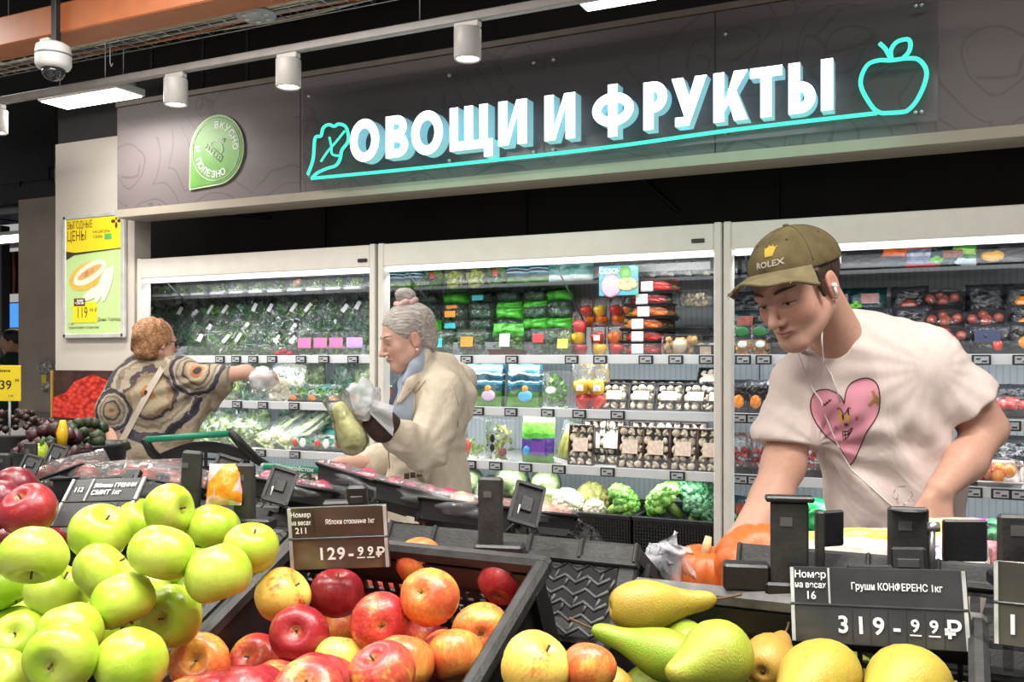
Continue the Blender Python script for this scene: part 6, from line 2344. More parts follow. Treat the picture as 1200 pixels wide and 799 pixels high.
# embroidered mark and letters on the front of the crown
def on_cap(x, z, off=.002):
    d = (hc_.f * -1).normalized()
    o = hc_(x, .25, z)
    h = drc.t.ray_cast(o, d)
    return (h[0] + hc_.f * off) if h[0] else hc_(x, .09, z)


mb = MB()
me = text_mesh('ROLEX', .0165, .02)
vv = [v.co.copy() for v in me.vertices]
ff = [tuple(p.vertices) for p in me.polygons]
bpy.data.meshes.remove(me)
mb.add([on_cap(v.x * 1.15 + .012, .060 + v.y) for v in vv], ff)
mb.build('lettering', M('cream_thread', (.46, .42, .33), .9), cap_)
mb = MB()
poly = [(x * .75, z * .75) for x, z in ((-.011, 0), (.011, 0), (.016, .020), (.008, .010), (.005, .026), (0, .012), (-.005, .026), (-.008, .010), (-.016, .020))]
v, f = fill_poly(poly, .008)
mb.add([on_cap(x + .012, .075 + z, .002) for x, z in v], f)
for x, z in ((-.012, .016), (.012, .016), (-.004, .020), (.004, .020)):
    mb.ball(on_cap(x + .012, .075 + z, .001), .0022, 1)
mb.build('crown_mark', M('gold_thread', (.50, .33, .03), .7), cap_)
# frayed threads of the worn brim
mb = MB()
r_ = random.Random(4)
for i in range(26):
    u = r_.uniform(.1, .9)
    p = brim(u, 1.0)
    mb.tube([p, p + Vector((r_.uniform(-.008, .008), r_.uniform(-.006, .006), r_.uniform(-.012, .002)))], .0006, 4)
mb.build('frayed_threads', M('cream_thread', (.46, .42, .33), .9), cap_)['kind'] = 'stuff'

# hair below the cap
HAIRM = NT('brown_hair')
mp = HAIRM.n('ShaderNodeMapping')
mp.inputs['Scale'].default_value = (1, 1, .2)
HAIRM.l(HAIRM.coord(), mp.inputs[0])
hc = HAIRM.ramp(HAIRM.noise(160, 3, mp.outputs[0]), [(.3, (.022, .012, .007)), (.7, (.07, .04, .024))])
HAIRM.pbr(hc, .6, normal=HAIRM.bump(HAIRM.noise(220, 3, mp.outputs[0]), .6, .006))
Fh = Field(np.array(hm.c) - .14, np.array(hm.c) + .14, .0028)
Fh.ell(hm(0, -.02, .030), (.0835 * 1.04, .098 * 1.04, .086 * 1.04), hm.R, .01)
Fh.plane(hm(0, .036, 0), hm.f + hm.u * -.25, .004)
Fh.plane(hm(0, -.09, -.050), hm.u * -1 + hm.f * .55, .006)
for g in (-1, 1):
    Fh.ell(hm(g * .085, -.008, -.018), (.030, .024, .036), hm.R, .006, 'cut')
    Fh.cap(hm(g * .0745, .026, .03), hm(g * .0735, .024, -.022), .010, .005, .006)
V, Q = Fh.net(1)
child_mesh('hair', np_mesh('hair', V, Q, HAIRM.m), man)
# trousers and shoes, out of sight behind the stand
JEANS = cloth('dark_denim', (.03, .035, .055), .2)


def legs(par, fr, hip, feet, r=(.095, .07, .055), m=JEANS, shoe=(.02, .02, .022)):
    lo = np.minimum(np.array(hip), np.minimum(np.array(feet[0]), np.array(feet[1]))) - .2
    hi = np.maximum(np.array(hip), np.maximum(np.array(feet[0]), np.array(feet[1]))) + .2
    Fl = Field(lo, hi, .012)
    for g, ft in zip((-1, 1), feet):
        ft = Vector(ft)
        h_ = Vector(hip) + Vector((g * .085, 0, -.04))
        kn = (h_ + ft) / 2 + Vector((0, -.02, 0))
        Fl.chain([h_, kn, ft + Vector((0, 0, .06))], list(r), .04)
    Fl.ell(hip, (.165, .12, .13), None, .05)
    V, Q = Fl.net(1)
    child_mesh('trousers', np_mesh('trousers', V, Q, m), par)
    for ft in feet:
        MB().ball((ft[0], ft[1] - .06, .04), .1, 3, sc=(.45, 1.35, .4)).build('shoe', M('dark_shoe', shoe, .5), par)


legs(man, fm, fm(1058, 690, 2.27), ((-.12, .12, 0), (.16, .1, 0)))
# earphone
EAR = M('earphone_white', (.78, .77, .74), .4, var=.02)
MB().ball(hm(.085, -.002, -.014), .0065, 2).tube([hm(.086, .0, -.014), hm(.087, .004, -.034)], .0032, 7).build('earbud', EAR, man)
pts = [hm(.0875, .004, -.034), fm(966, 362, 2.03), fm(964, 380, 2.015), fm(963, 398, 2.0), fm(964, 410, 2.01), dr.hit(fm(966, 424, 2.08), .003), dr.hit(fm(975, 440, 2.08), .002), dr.hit(fm(985, 470, 2.08), .002)]
MB().tube(pts, .0016, 6).build('earphone_cord', EAR, man)
pts = [fm(931, 397, 2.0), fm(935, 412, 2.03)] + [dr.hit(fm(x, y, 2.08), .0022) for x, y in ((942, 432), (952, 455), (963, 470), (968, 488), (978, 512), (988, 532), (998, 550), (1022, 572), (1040, 588), (1052, 597))]
MB().tube(pts, .0015, 6).build('earphone_cord', EAR, man)

# ------------------------------------------------------------------ grey haired woman in the beige jacket
fw = Frame(500, 3.5)
hw_ = Head(fw(477, 395, 3.47), 68, 15, 0, .97)
F = Field((fw(372, 400, 3.4).x - .03, -.56, .93), (fw(560, 400, 3.5).x, .25, 1.73), .0042)
hw_.build(F, True, True)
F.cap(fw(482, 410, 3.49), fw(497, 446, 3.53), .052, .058, .03)
Rw = np.array(Matrix.Rotation(math.radians(60), 3, 'Z'))
F.ell(fw(505, 480, 3.54), (.15, .11, .17), Rw, .05)
F.ell(fw(503, 570, 3.56), (.15, .13, .2), Rw, .05)
# near (left) arm and hand
F.chain([fw(518, 460, 3.40), fw(499, 528, 3.27), fw(456, 502, 3.16), fw(437, 494, 3.13)], [.05, .042, .032, .026], .02)
hand(F, fw(438, 493, 3.13), (-1, -.12, .05), (-.1, -.5, .8), (-.1, .7, .7), .165, .55, 1, .02)
F.chain([fw(492, 470, 3.66), fw(465, 538, 3.70), fw(415, 543, 3.62), fw(398, 543, 3.58)], [.05, .042, .032, .026], .02)
hand(F, fw(398, 543, 3.58), (-1, -.2, -.05), (.1, -.9, .2), (-.1, -.1, 1), .165, .5, 1, .02)
V, Q = F.net(1)
col = hw_.paint(V, (.66, .42, .33), (.56, .29, .24), (.66, .33, .26), None)
wom = root_mesh('person', np_mesh('body', V, Q, SKIN, col), fw, 'grey haired woman in beige hooded jacket holding a bagged yellow squash')
hw_.extras(wom, M('grey_brow', (.22, .17, .14), .8), V, Q, .0062)

BEI = cloth('beige_canvas', (.64, .555, .44), .40, 8)
Fj = Field((fw(395, 400, 3.4).x, -.52, .90), (fw(568, 400, 3.5).x, .30, 1.56), .005)
Fj.ell(fw(506, 478, 3.54), (.172, .128, .19), Rw, .06)
Fj.ell(fw(502, 560, 3.56), (.172, .158, .24), Rw, .06)
Fj.ell(fw(500, 620, 3.57), (.175, .165, .17), Rw, .06)
Fj.cap(fw(498, 440, 3.54), fw(517, 458, 3.43), .07, .075, .05)
Fj.cap(fw(498, 440, 3.56), fw(498, 462, 3.66), .07, .072, .05)
Fj.chain([fw(520, 460, 3.40), fw(508, 505, 3.31), fw(499, 528, 3.27), fw(470, 512, 3.19), fw(456, 502, 3.16)], [.080, .074, .073, .060, .048], .014)
Fj.chain([fw(494, 470, 3.66), fw(470, 530, 3.70), fw(440, 540, 3.68), fw(416, 543, 3.63)], [.075, .07, .060, .044], .03)
# hood lying on the back
Fj.ell(fw(531, 446, 3.58), (.065, .10, .075), Rw, .035)
Fj.chain([fw(497, 416, 3.52), fw(524, 426, 3.52), fw(547, 462, 3.53), fw(549, 485, 3.53)], [.028, .036, .036, .020], .02)
Fj.chain([fw(500, 415, 3.46), fw(482, 448, 3.40), fw(468, 470, 3.40)], [.020, .020, .012], .015)
Fj.cap(fw(484, 424, 3.50), fw(476, 386, 3.46), .050, .06, .006, 'cut')
for (p0, p1) in ((fw(466, 509, 3.18), fw(454, 501, 3.15)), (fw(440, 540, 3.68), fw(408, 543, 3.62))):
    n_ = (p1 - p0).normalized()
    pp = p0 + (p1 - p0) * .8
    clip_local(Fj, pp, n_, pp + n_ * .05, .07)


def jf(X, Y, Z):
    ex, ez = fw(500, 528, 3.3).x, fw(500, 528, 3.3).z
    r1 = np.arctan2(Z - ez, X - ex)
    d1 = np.sqrt((X - ex) ** 2 + (Z - ez) ** 2)
    w = .0026 * np.sin(r1 * 13 + 2 * np.sin(9 * Z)) * np.exp(-((d1 - .12) / .07) ** 2)
    w = w + .008 * np.sin(42 * (Z + .35 * X) + 4 * np.sin(11 * X + 3 * Y) + 2 * np.sin(9 * Z)) * np.clip((1.22 - Z) / .1, 0, 1)
    return w + .0022 * np.sin(48 * X + 30 * Y + 20 * Z) * np.sin(26 * Z + 18 * X)


Fj.warp(jf)
V, Q = Fj.net(1)
jac = child_mesh('jacket', np_mesh('jacket', V, Q, BEI), wom)
drj = Drape(V, Q, (-fw.x0, -fw.z0, CAMZ))
dj = lambda mb, pts, r, off=.002: mb.tube([drj.hit(fw(x, y, 3.4), off) for x, y in pts], r, 5)
mb = MB()
dj(mb, [(470, 455), (462, 472), (455, 490)], .0022)
dj(mb, [(488, 462), (487, 478), (484, 490), (468, 489), (466, 484)], .0016)
dj(mb, [(499, 446), (490, 458), (482, 462), (479, 456), (492, 447)], .0018)
dj(mb, [(531, 452), (537, 475), (536, 500)], .0016)
dj(mb, [(455, 520), (457, 545), (456, 575)], .0022)
mb.build('seam', M('beige_seam', (.40, .32, .22), .9), jac)
for k in range(3):
    x = 477 + k * 7.3
    p = [drj.hit(fw(x + a, 558 - k * 1.4 + b, 3.4), .002) for a, b in ((-3, -3.5), (3, -4), (3, 3), (-3, 3.5))]
    MB().add(p, [(0, 1, 2, 3)]).build('brown_patch', M('dark_brown_patch', (.085, .03, .03), .7), jac)
BRC = cloth('brown_knit', (.075, .045, .036), .3, 20)
SH = cloth('blue_stripe_shirt', (.36, .42, .52), .2, 12)
Fk = Field(np.array(fw(400, 560, 3.05)), np.array(fw(520, 430, 3.75)), .0045)
Fk.chain([fw(457, 502, 3.165), fw(449, 499, 3.15), fw(439, 494, 3.135)], [.046, .056, .044], .01)
Fk.chain([fw(414, 543, 3.62), fw(404, 543, 3.60)], [.041, .036], .01)
V, Q = Fk.net(1)
child_mesh('knit_cuff', np_mesh('knit_cuff', V, Q, BRC), wom)
Fk = Field(np.array(fw(470, 450, 3.42)) - .25, np.array(fw(500, 450, 3.5)) + .25, .0045)
Fk.chain([fw(499, 411, 3.47), fw(487, 430, 3.42), fw(474, 447, 3.40)], [.020, .024, .012], .02)
Fk.chain([fw(497, 411, 3.56), fw(482, 432, 3.55), fw(472, 449, 3.46)], [.018, .022, .012], .02)
Fk.cap(fw(487, 446, 3.47), fw(478, 480, 3.47), .055, .065, .03)
V, Q = Fk.net(1)
child_mesh('shirt_collar', np_mesh('shirt_collar', V, Q, SH), wom)
Fk = Field(np.array(fw(470, 480, 3.42)) - .25, np.array(fw(480, 480, 3.5)) + .25, .006)
Fk.ell(fw(474, 485, 3.48), (.06, .06, .14), None, .03)
V, Q = Fk.net(1)
child_mesh('vest', np_mesh('vest', V, Q, cloth('dark_blue_vest', (.07, .08, .11), .3)), wom)
# hair: swept up to a bun
GH = NT('grey_hair')
mp = GH.n('ShaderNodeMapping')
mp.inputs['Rotation'].default_value = (0, .9, 0)
mp.inputs['Scale'].default_value = (.18, 1, 1)
GH.l(GH.coord(), mp.inputs[0])
GH.pbr(GH.ramp(GH.noise(130, 3, mp.outputs[0]), [(.3, (.22, .185, .16)), (.55, (.42, .38, .35)), (.75, (.64, .60, .56))]), .5, normal=GH.bump(GH.noise(190, 3, mp.outputs[0]), .6, .006))
Fh = Field(np.array(hw_.c) - .17, np.array(hw_.c) + .2, .0035)
Fh.ell(hw_(0, -.020, .040), (.082, .102, .089), hw_.R, .01)
Fh.ell(hw_(0, -.07, -.03), (.055, .045, .05), hw_.R, .03)
Fh.plane(hw_(0, .052, .02), hw_.f * 1 + hw_.u * -.62, .006)
for g in (-1, 1):
    Fh.ell(hw_(g * .088, -.006, -.018), (.036, .024, .036), hw_.R, .006, 'cut')
Fh.ell(hw_(0, -.035, .150), (.036, .038, .032), hw_.R, .008)
Fh.ell(hw_(.01, -.02, .166), (.022, .026, .020), hw_.R, .008)
V, Q = Fh.net(1)
child_mesh('hair', np_mesh('hair', V, Q, GH.m), wom)
mb = MB()
mb.tube([hw_(.036 * math.cos(a), -.030 + .038 * math.sin(a), .128 + .004 * math.sin(5 * a)) for a in [2 * PI * i / 24 for i in range(25)]], .011, 8)
mb.build('scrunchie', M('pale_pink_fabric', (.66, .42, .40), .8, bump=.4), wom)
MB().ball(hw_(.083, -.003, -.050), .006, 2).build('earring', M('pearl', (.7, .66, .6), .2), wom)
legs(wom, fw, fw(500, 640, 3.58), ((-.1, .1, 0), (.08, .12, 0)), m=cloth('grey_trousers', (.06, .06, .065), .2))

# what she holds: a milky bag and a long yellow squash in a bag
hb = thing('plastic_bag', 'crumpled milky plastic bag in the raised hand of the grey haired woman', 'bag', W(424, 468, 3.08), (0, 0, YAW))
MB().ball((0, 0, 0), .062, 4, 0, .45, 38, sc=(.9, .7, 1.0)).build('film', BAGM, hb)
MB().grid(lambda u, v: Vector((.03 + u * .075, -.02 + .02 * math.sin(7 * v), -.02 - .05 * u + (v - .5) * .05 * (1 + u))), 6, 5).build('bag_tail', BAGM, hb)
sq = thing('bagged_squash', 'long yellow squash in a clear bag hanging from the hand of grey haired woman', 'squash', W(407, 500, 3.03), (0, 0, YAW))
sq.scale = (.80, .80, .86)
T_ = Matrix.Rotation(math.radians(-24), 4, 'Y')
mb = MB()
mb.lathe([(0, -.105), (.022, -.102), (.045, -.085), (.056, -.055), (.053, -.02), (.042, .015), (.035, .05), (.030, .08), (.018, .098), (0, .102)], 18, 0, T_)
mb.build('squash', M('yellow_squash', (.92, .88, .40), .4, var=.12, scale=25), sq)
mb = MB()
mb.lathe([(0, -.112), (.026, -.11), (.052, -.09), (.063, -.055), (.060, -.02), (.050, .015), (.046, .05), (.048, .08), (.055, .11), (.052, .13)], 18, 0, T_, True, lambda a, u: 1 + .06 * math.sin(3 * a + 9 * u))
mb.build('film', BAG, sq)

# ------------------------------------------------------------------ woman in the patterned poncho, seen from behind
fp = Frame(190, 4.95)
hp_ = Head(fp(184, 401, 4.93), 146, 8, 0, 1.0)
hp_ = Head(fp(183, 400, 4.93), -140, 4, 0, 1.02)
F = Field((fp(100, 400, 4.9).x, -.35, .85), (fp(322, 400, 4.9).x, .35, 1.75), .0065)
hp_.build(F, True, True)
F.cap(fp(186, 410, 4.95), fp(184, 430, 4.95), .055, .06, .03)
F.ell(fp(178, 475, 4.95), (.19, .13, .22), None, .05)
F.ell(fp(175, 550, 4.95), (.2, .15, .25), None, .05)
F.chain([fp(214, 440, 4.92), fp(255, 441, 4.88), fp(288, 436, 4.95), fp(296, 438, 4.98)], [.06, .048, .036, .028], .03)
hand(F, fp(296, 438, 4.98), (1, .3, -.1), (0, .5, .8), (.1, -.4, .9), .17, .5, 1)
F.chain([fp(148, 450, 4.95), fp(132, 490, 4.92), fp(135, 530, 4.80)], [.06, .048, .035], .03)
hand(F, fp(135, 530, 4.8), (.2, -.5, -.8), (.8, -.2, .2), (-.6, -.6, .2), .17, .5, 1)
V, Q = F.net(1)
col = hp_.paint(V, (.60, .36, .28), (.5, .2, .17), (.6, .26, .2), None)
pon = root_mesh('person', np_mesh('body', V, Q, SKIN, col), fp, 'red haired woman in beige patterned poncho reaching into the left chiller')
hp_.extras(pon, M('ginger_brow', (.25, .12, .05), .8), V, Q, .0065)
Fp = Field((fp(98, 400, 4.9).x, -.34, .55), (fp(285, 400, 4.9).x, .36, 1.56), .0085)
Fp.ell(fp(176, 470, 4.95), (.235, .165, .22), None, .08)
Fp.ell(fp(168, 545, 4.95), (.245, .185, .26), None, .08)
Fp.ell(fp(165, 600, 4.95), (.24, .18, .22), None, .08)
Fp.cap(fp(166, 432, 4.95), fp(215, 438, 4.93), .085, .085, .06)
Fp.chain([fp(212, 441, 4.92), fp(245, 444, 4.88), fp(268, 443, 4.89)], [.085, .072, .062], .04)
for x0_, x1_, y1_ in ((225, 195, 545), (240, 205, 530), (252, 214, 518), (262, 226, 500)):
    Fp.cap(fp(x0_, 450, 4.9), fp(x1_, y1_, 4.91), .045, .030, .035)
Fp.chain([fp(150, 445, 4.95), fp(133, 480, 4.92), fp(126, 515, 4.9)], [.085, .08, .06], .05)
pp = fp(269, 443, 4.89)
clip_local(Fp, pp, Vector((1, 0, 0.05)), pp + Vector((.06, 0, -.02)), .10)


def pf(X, Y, Z):
    cx, cz = fp(262, 440, 4.9).x, fp(262, 440, 4.9).z
    r1 = np.arctan2(Z - cz, X - cx)
    d1 = np.sqrt((X - cx) ** 2 + (Z - cz) ** 2)
    w = .009 * np.sin(r1 * 22) * np.clip((d1 - .06) / .15, 0, 1) * np.clip((.62 - d1) / .3, 0, 1) * (r1 < -1.7)
    return w + .006 * np.sin(26 * (Z * .6 + X) + 3 * np.sin(7 * Z)) + 0 * Y


Fp.warp(pf)
V, Q = Fp.net(1)
t = NT('printed_poncho')
oc = t.coord('Object')
base_c = t.ramp(t.noise(9, 4, oc, dist=1.0), [(.3, (.17, .13, .09)), (.5, (.27, .21, .145)), (.7, (.36, .30, .22))])
cur = base_c
for (mx, my, mz, rad) in ((172, 462, 4.78, .285), (226, 434, 4.78, .15), (126, 482, 4.78, .13)):
    c_ = fp(mx, my, mz)
    vm = t.n('ShaderNodeVectorMath', operation='SUBTRACT')
    t.l(oc, vm.inputs[0])
    vm.inputs[1].default_value = c_
    sc_ = t.n('ShaderNodeVectorMath', operation='MULTIPLY')
    t.l(vm.outputs[0], sc_.inputs[0])
    sc_.inputs[1].default_value = (1, .35, 1)
    ln_ = t.n('ShaderNodeVectorMath', operation='LENGTH')
    t.l(sc_.outputs[0], ln_.inputs[0])
    q_ = t.math('DIVIDE', ln_.outputs['Value'], rad)
    q_ = t.math('ADD', q_, t.math('ADD', t.math('MULTIPLY', t.math('SUBTRACT', t.noise(26, 3), .5), .2), t.math('MULTIPLY', t.math('SUBTRACT', t.noise(5, 2), .5), .5)))
    ringc = t.ramp(q_, [(0, (.03, .025, .03)), (.12, (.42, .16, .05)), (.2, (.38, .31, .2)), (.34, (.30, .20, .12)), (.40, (.07, .055, .06)), (.46, (.34, .28, .20)), (.58, (.20, .16, .11)), (.66, (.36, .31, .24)),
                        (.74, (.06, .05, .065)), (.80, (.035, .03, .045)), (.90, (.30, .26, .2))], 'CONSTANT')
    cur = t.mixc(t.math('LESS_THAN', q_, .93), cur, ringc)
t.pbr(cur, .8, normal=t.bump(t.noise(14, 3, dist=1.0), .3, .04))
pch = child_mesh('poncho', np_mesh('poncho', V, Q, t.m), pon)
drp = Drape(V, Q, (-fp.x0, -fp.z0, CAMZ))
# cross strap
L_ = [(198, 421), (188, 436), (176, 456), (164, 478), (152, 500), (142, 520)]
mb = MB()
a_ = [drp.hit(fp(x - 3.2, y - 1.5, 4.8), .006) for x, y in L_]
b_ = [drp.hit(fp(x + 3.2, y + 1.5, 4.8), .006) for x, y in L_]
mb.add(a_ + b_, [(i, i + 1, len(L_) + i + 1, len(L_) + i) for i in range(len(L_) - 1)], 0, None, True)
mb.build('bag_strap', M('cream_strap', (.56, .48, .40), .6), pon)
RH = NT('ginger_hair')
RH.pbr(RH.ramp(RH.noise(40, 4, dist=2.0), [(.3, (.14, .05, .018)), (.5, (.36, .165, .065)), (.7, (.58, .34, .17))]), .5, normal=RH.bump(RH.noise(60, 3, dist=2.0), .8, .015))
Fh = Field(np.array(hp_.c) - .2, np.array(hp_.c) + .2, .006)
Fh.ell(hp_(0, -.022, .030), (.094, .110, .098), hp_.R, .01)
Fh.ell(hp_(0, -.055, -.045), (.082, .062, .062), hp_.R, .03)
Fh.plane(hp_(0, .048, .02), hp_.f * 1 + hp_.u * -.5, .01)
Fh.warp(lambda X, Y, Z: .007 * np.sin(55 * Z + 6 * np.sin(20 * X)) * np.sin(45 * X + 30 * Y))
V, Q = Fh.net(1)
child_mesh('hair', np_mesh('hair', V, Q, RH.m), pon)
mb = MB()
GL = M('dark_spectacle', (.02, .02, .03), .3)
mb.tube([hp_(-.078, -.01, .0), hp_(-.076, .06, .002), hp_(-.066, .10, .002)], .003, 6)
mb.tube([hp_(.078, -.01, .0), hp_(.076, .06, .002), hp_(.066, .10, .002)], .003, 6)
for g in (-1, 1):
    mb.tube([hp_(g * .034 + .027 * math.cos(a), .105, -.006 + .021 * math.sin(a)) for a in [2 * PI * i / 16 for i in range(17)]], .0028, 6)
mb.build('glasses', GL, pon)
legs(pon, fp, fp(170, 590, 4.95), ((-.2, .05, 0), (.02, .05, 0)), m=cloth('dark_trousers', (.03, .03, .03), .2))
hb2 = thing('plastic_bag', 'thin white plastic bag over the hand reaching into the left chiller', 'bag', W(307, 443, 4.95), (0, 0, YAW))
MB().ball((0, 0, 0), .07, 3, 0, .5, 30, sc=(1.0, .8, .85)).build('film', BAGM, hb2)

# ------------------------------------------------------------------ distant shopper at the left edge
fd = Frame(14, 9.4)
F = Field((fd(-40, 400, 9.4).x, -.25, .75), (fd(34, 400, 9.4).x, .3, 1.80), .011)
hd = Head(fd(13, 400, 9.4), 70, 10, 0, 1.0)
hd.build(F)
F.cap(fd(15, 404, 9.4), fd(17, 414, 9.42), .055, .06, .03)
F.ell(fd(18, 440, 9.45), (.17, .12, .24), None, .05)
F.chain([fd(14, 420, 9.3), fd(18, 438, 9.2), fd(-4, 430, 9.15), fd(-10, 429, 9.15)], [.055, .045, .035, .028], .03)
hand(F, fd(-10, 429, 9.15), (-1, 0, .1), (0, -.4, .9), (0, -.9, -.4), .18, .4, 1)
V, Q = F.net(1)
far = root_mesh('person', np_mesh('body', V, Q, SKIN, hd.paint(V, (.5, .3, .22), (.45, .18, .15), (.5, .24, .18), None)), fd, 'distant shopper in dark green t-shirt seen past the taupe column')
Fs = Field((fd(-20, 400, 9.4).x, -.25, .8), (fd(40, 400, 9.4).x, .3, 1.56), .012)
Fs.ell(fd(18, 438, 9.45), (.19, .14, .25), None, .05)
Fs.ell(fd(18, 470, 9.45), (.19, .14, .22), None, .05)
Fs.cap(fd(14, 420, 9.3), fd(17, 434, 9.22), .075, .07, .04)
Fs.cap(fd(16, 413, 9.41), fd(14, 402, 9.4), .065, .08, .01, 'cut')
V, Q = Fs.net(1)
child_mesh('t_shirt', np_mesh('t_shirt', V, Q, cloth('dark_green_cotton', (.012, .04, .035), .2)), far)
Fh = Field(np.array(hd.c) - .16, np.array(hd.c) + .16, .008)
Fh.ell(hd(0, -.02, .035), (.085, .106, .092), hd.R, .01)
Fh.plane(hd(0, .04, .02), hd.f * 1 + hd.u * -.6, .01)
V, Q = Fh.net(1)
child_mesh('hair', np_mesh('hair', V, Q, M('black_hair', (.012, .010, .010), .5, bump=.5)), far)
legs(far, fd, fd(18, 500, 9.45), ((-.1, 0, 0), (.12, 0, 0)))
# ================================================================== PRODUCE STAND AND CRATES
LB = Matrix.Identity(4)


def rim_bar(a, b, w, h, r=.006):
    a, b = Vector(a), Vector(b)
    d = b - a
    mb = MB()
    L = d.length
    ang = math.atan2(d.y, d.x)
    mb.box((0, 0, 0), (L, w, h), 0, TM((a + b) / 2, (0, 0, ang)), r)
    return mb


def slotted(mb, x0, x1, z0, z1, y, n, rows, th=.005):
    """a crate wall of bars: posts and rails leaving open slots"""
    w = (x1 - x0) / n
    for i in range(n + 1):
        mb.box((x0 + i * w, y, (z0 + z1) / 2), (w * .32, th, z1 - z0))
    for j in range(rows + 1):
        mb.box(((x0 + x1) / 2, y, z0 + (z1 - z0) * j / rows), (x1 - x0, th, .008))


PALE = M('worn_rim_painted_highlight', (.13, .128, .125), .45, var=.5, scale=30)  # worn rim grey, made paler to hold the highlight of the lamps above


def produce_crate(label, x0, x1, ytop, ztop, tilt, L=.60, h=.15, pale=False, group='black produce crates on the near side'):
    r = thing('produce_crate', label, 'crate', ((x0 + x1) / 2, ytop, ztop), (tilt, 0, 0), group)
    w = x1 - x0
    rw = .020
    for nm, a, b in (('rim', (-w / 2, 0, -.012), (w / 2, 0, -.012)), ('rim', (-w / 2, -L, -.012), (w / 2, -L, -.012)),
                     ('rim', (-w / 2 + rw / 2, 0, -.0122), (-w / 2 + rw / 2, -L, -.0122)), ('rim', (w / 2 - rw / 2, 0, -.0122), (w / 2 - rw / 2, -L, -.0122))):
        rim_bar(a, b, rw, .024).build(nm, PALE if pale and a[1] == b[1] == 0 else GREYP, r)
    for s in (-1, 1):
        MB().box((s * (w / 2 - .010), -L / 2, -h / 2 - .012), (.006, L - .02, h - .024)).build('side_wall', BLACKP, r)
        mb = MB()
        for k in range(7):
            mb.box((s * (w / 2 - .003), -.05 - k * (L - .1) / 6, -h / 2), (.008, .008, h - .03))
        mb.build('side_ribs', BLACKP, r)
    mb = MB()
    slotted(mb, -w / 2 + .01, w / 2 - .01, -h + .01, -.055, -.008, 22, 4)
    mb.box((0, -.008, -.040), (w - .02, .005, .035))
    mb.build('back_wall', BLACKP, r)
    MB().box((0, -L + .008, -h / 2), (w - .02, .006, h - .02)).build('front_wall', BLACKP, r)
    MB().box((0, -L / 2, -h + .004), (w - .01, L - .01, .008)).build('bottom', BLACKP, r)
    return r


TR = math.radians(25.5)
TP = math.radians(17)
YB = 1.045
gx = [ratio(93) * YB, ratio(336) * 1.045 - .004, ratio(336) * 1.045 + .004, ratio(644) * 1.045]
produce_crate('black crate full of bright green apples', gx[0], gx[1], YB, 1.258, TR)
produce_crate('black crate of mixed red and orange apples', gx[2], gx[3], YB, 1.258, TR)
px0_, px1_ = ratio(741) * 1.15, ratio(1158) * 1.15
produce_crate('black crate of pears with worn back rim painted pale for lamp highlight', px0_, px1_, 1.15, 1.219, TP, pale=True)
produce_crate('black crate of dark red apples at left edge', gx[0] - .42, gx[0] - .008, YB + .01, 1.25, TR)
# the sloping stand under them
st = thing('produce_stand', 'black sloping produce stand under the fruit crates', 'display stand', (-.8, 1.2, 0))
STM = M('stand_black', (.02, .02, .021), .5, var=.3)
MB().box((0, -.30, 0), (2.6, .62, .02), 0, TM((0, -.155 + .03, 1.045), (TR, 0, 0))).build('front_deck', STM, st)
MB().box((0, .30, 0), (2.6, .66, .02), 0, TM((0, .10, 1.08), (-.42, 0, 0))).build('rear_deck', STM, st)
MB().box((0, -.1, .45), (2.5, .5, .9), 0, None, .01).build('plinth', STM, st)
MB().box((0, .30, .42), (2.5, .5, .84), 0, None, .01).build('plinth', STM, st)
MB().box((.95, 0, 0), (.9, .62, .02), 0, TM((.05, -.33, 1.0), (TP, 0, 0))).build('front_deck', STM, st)

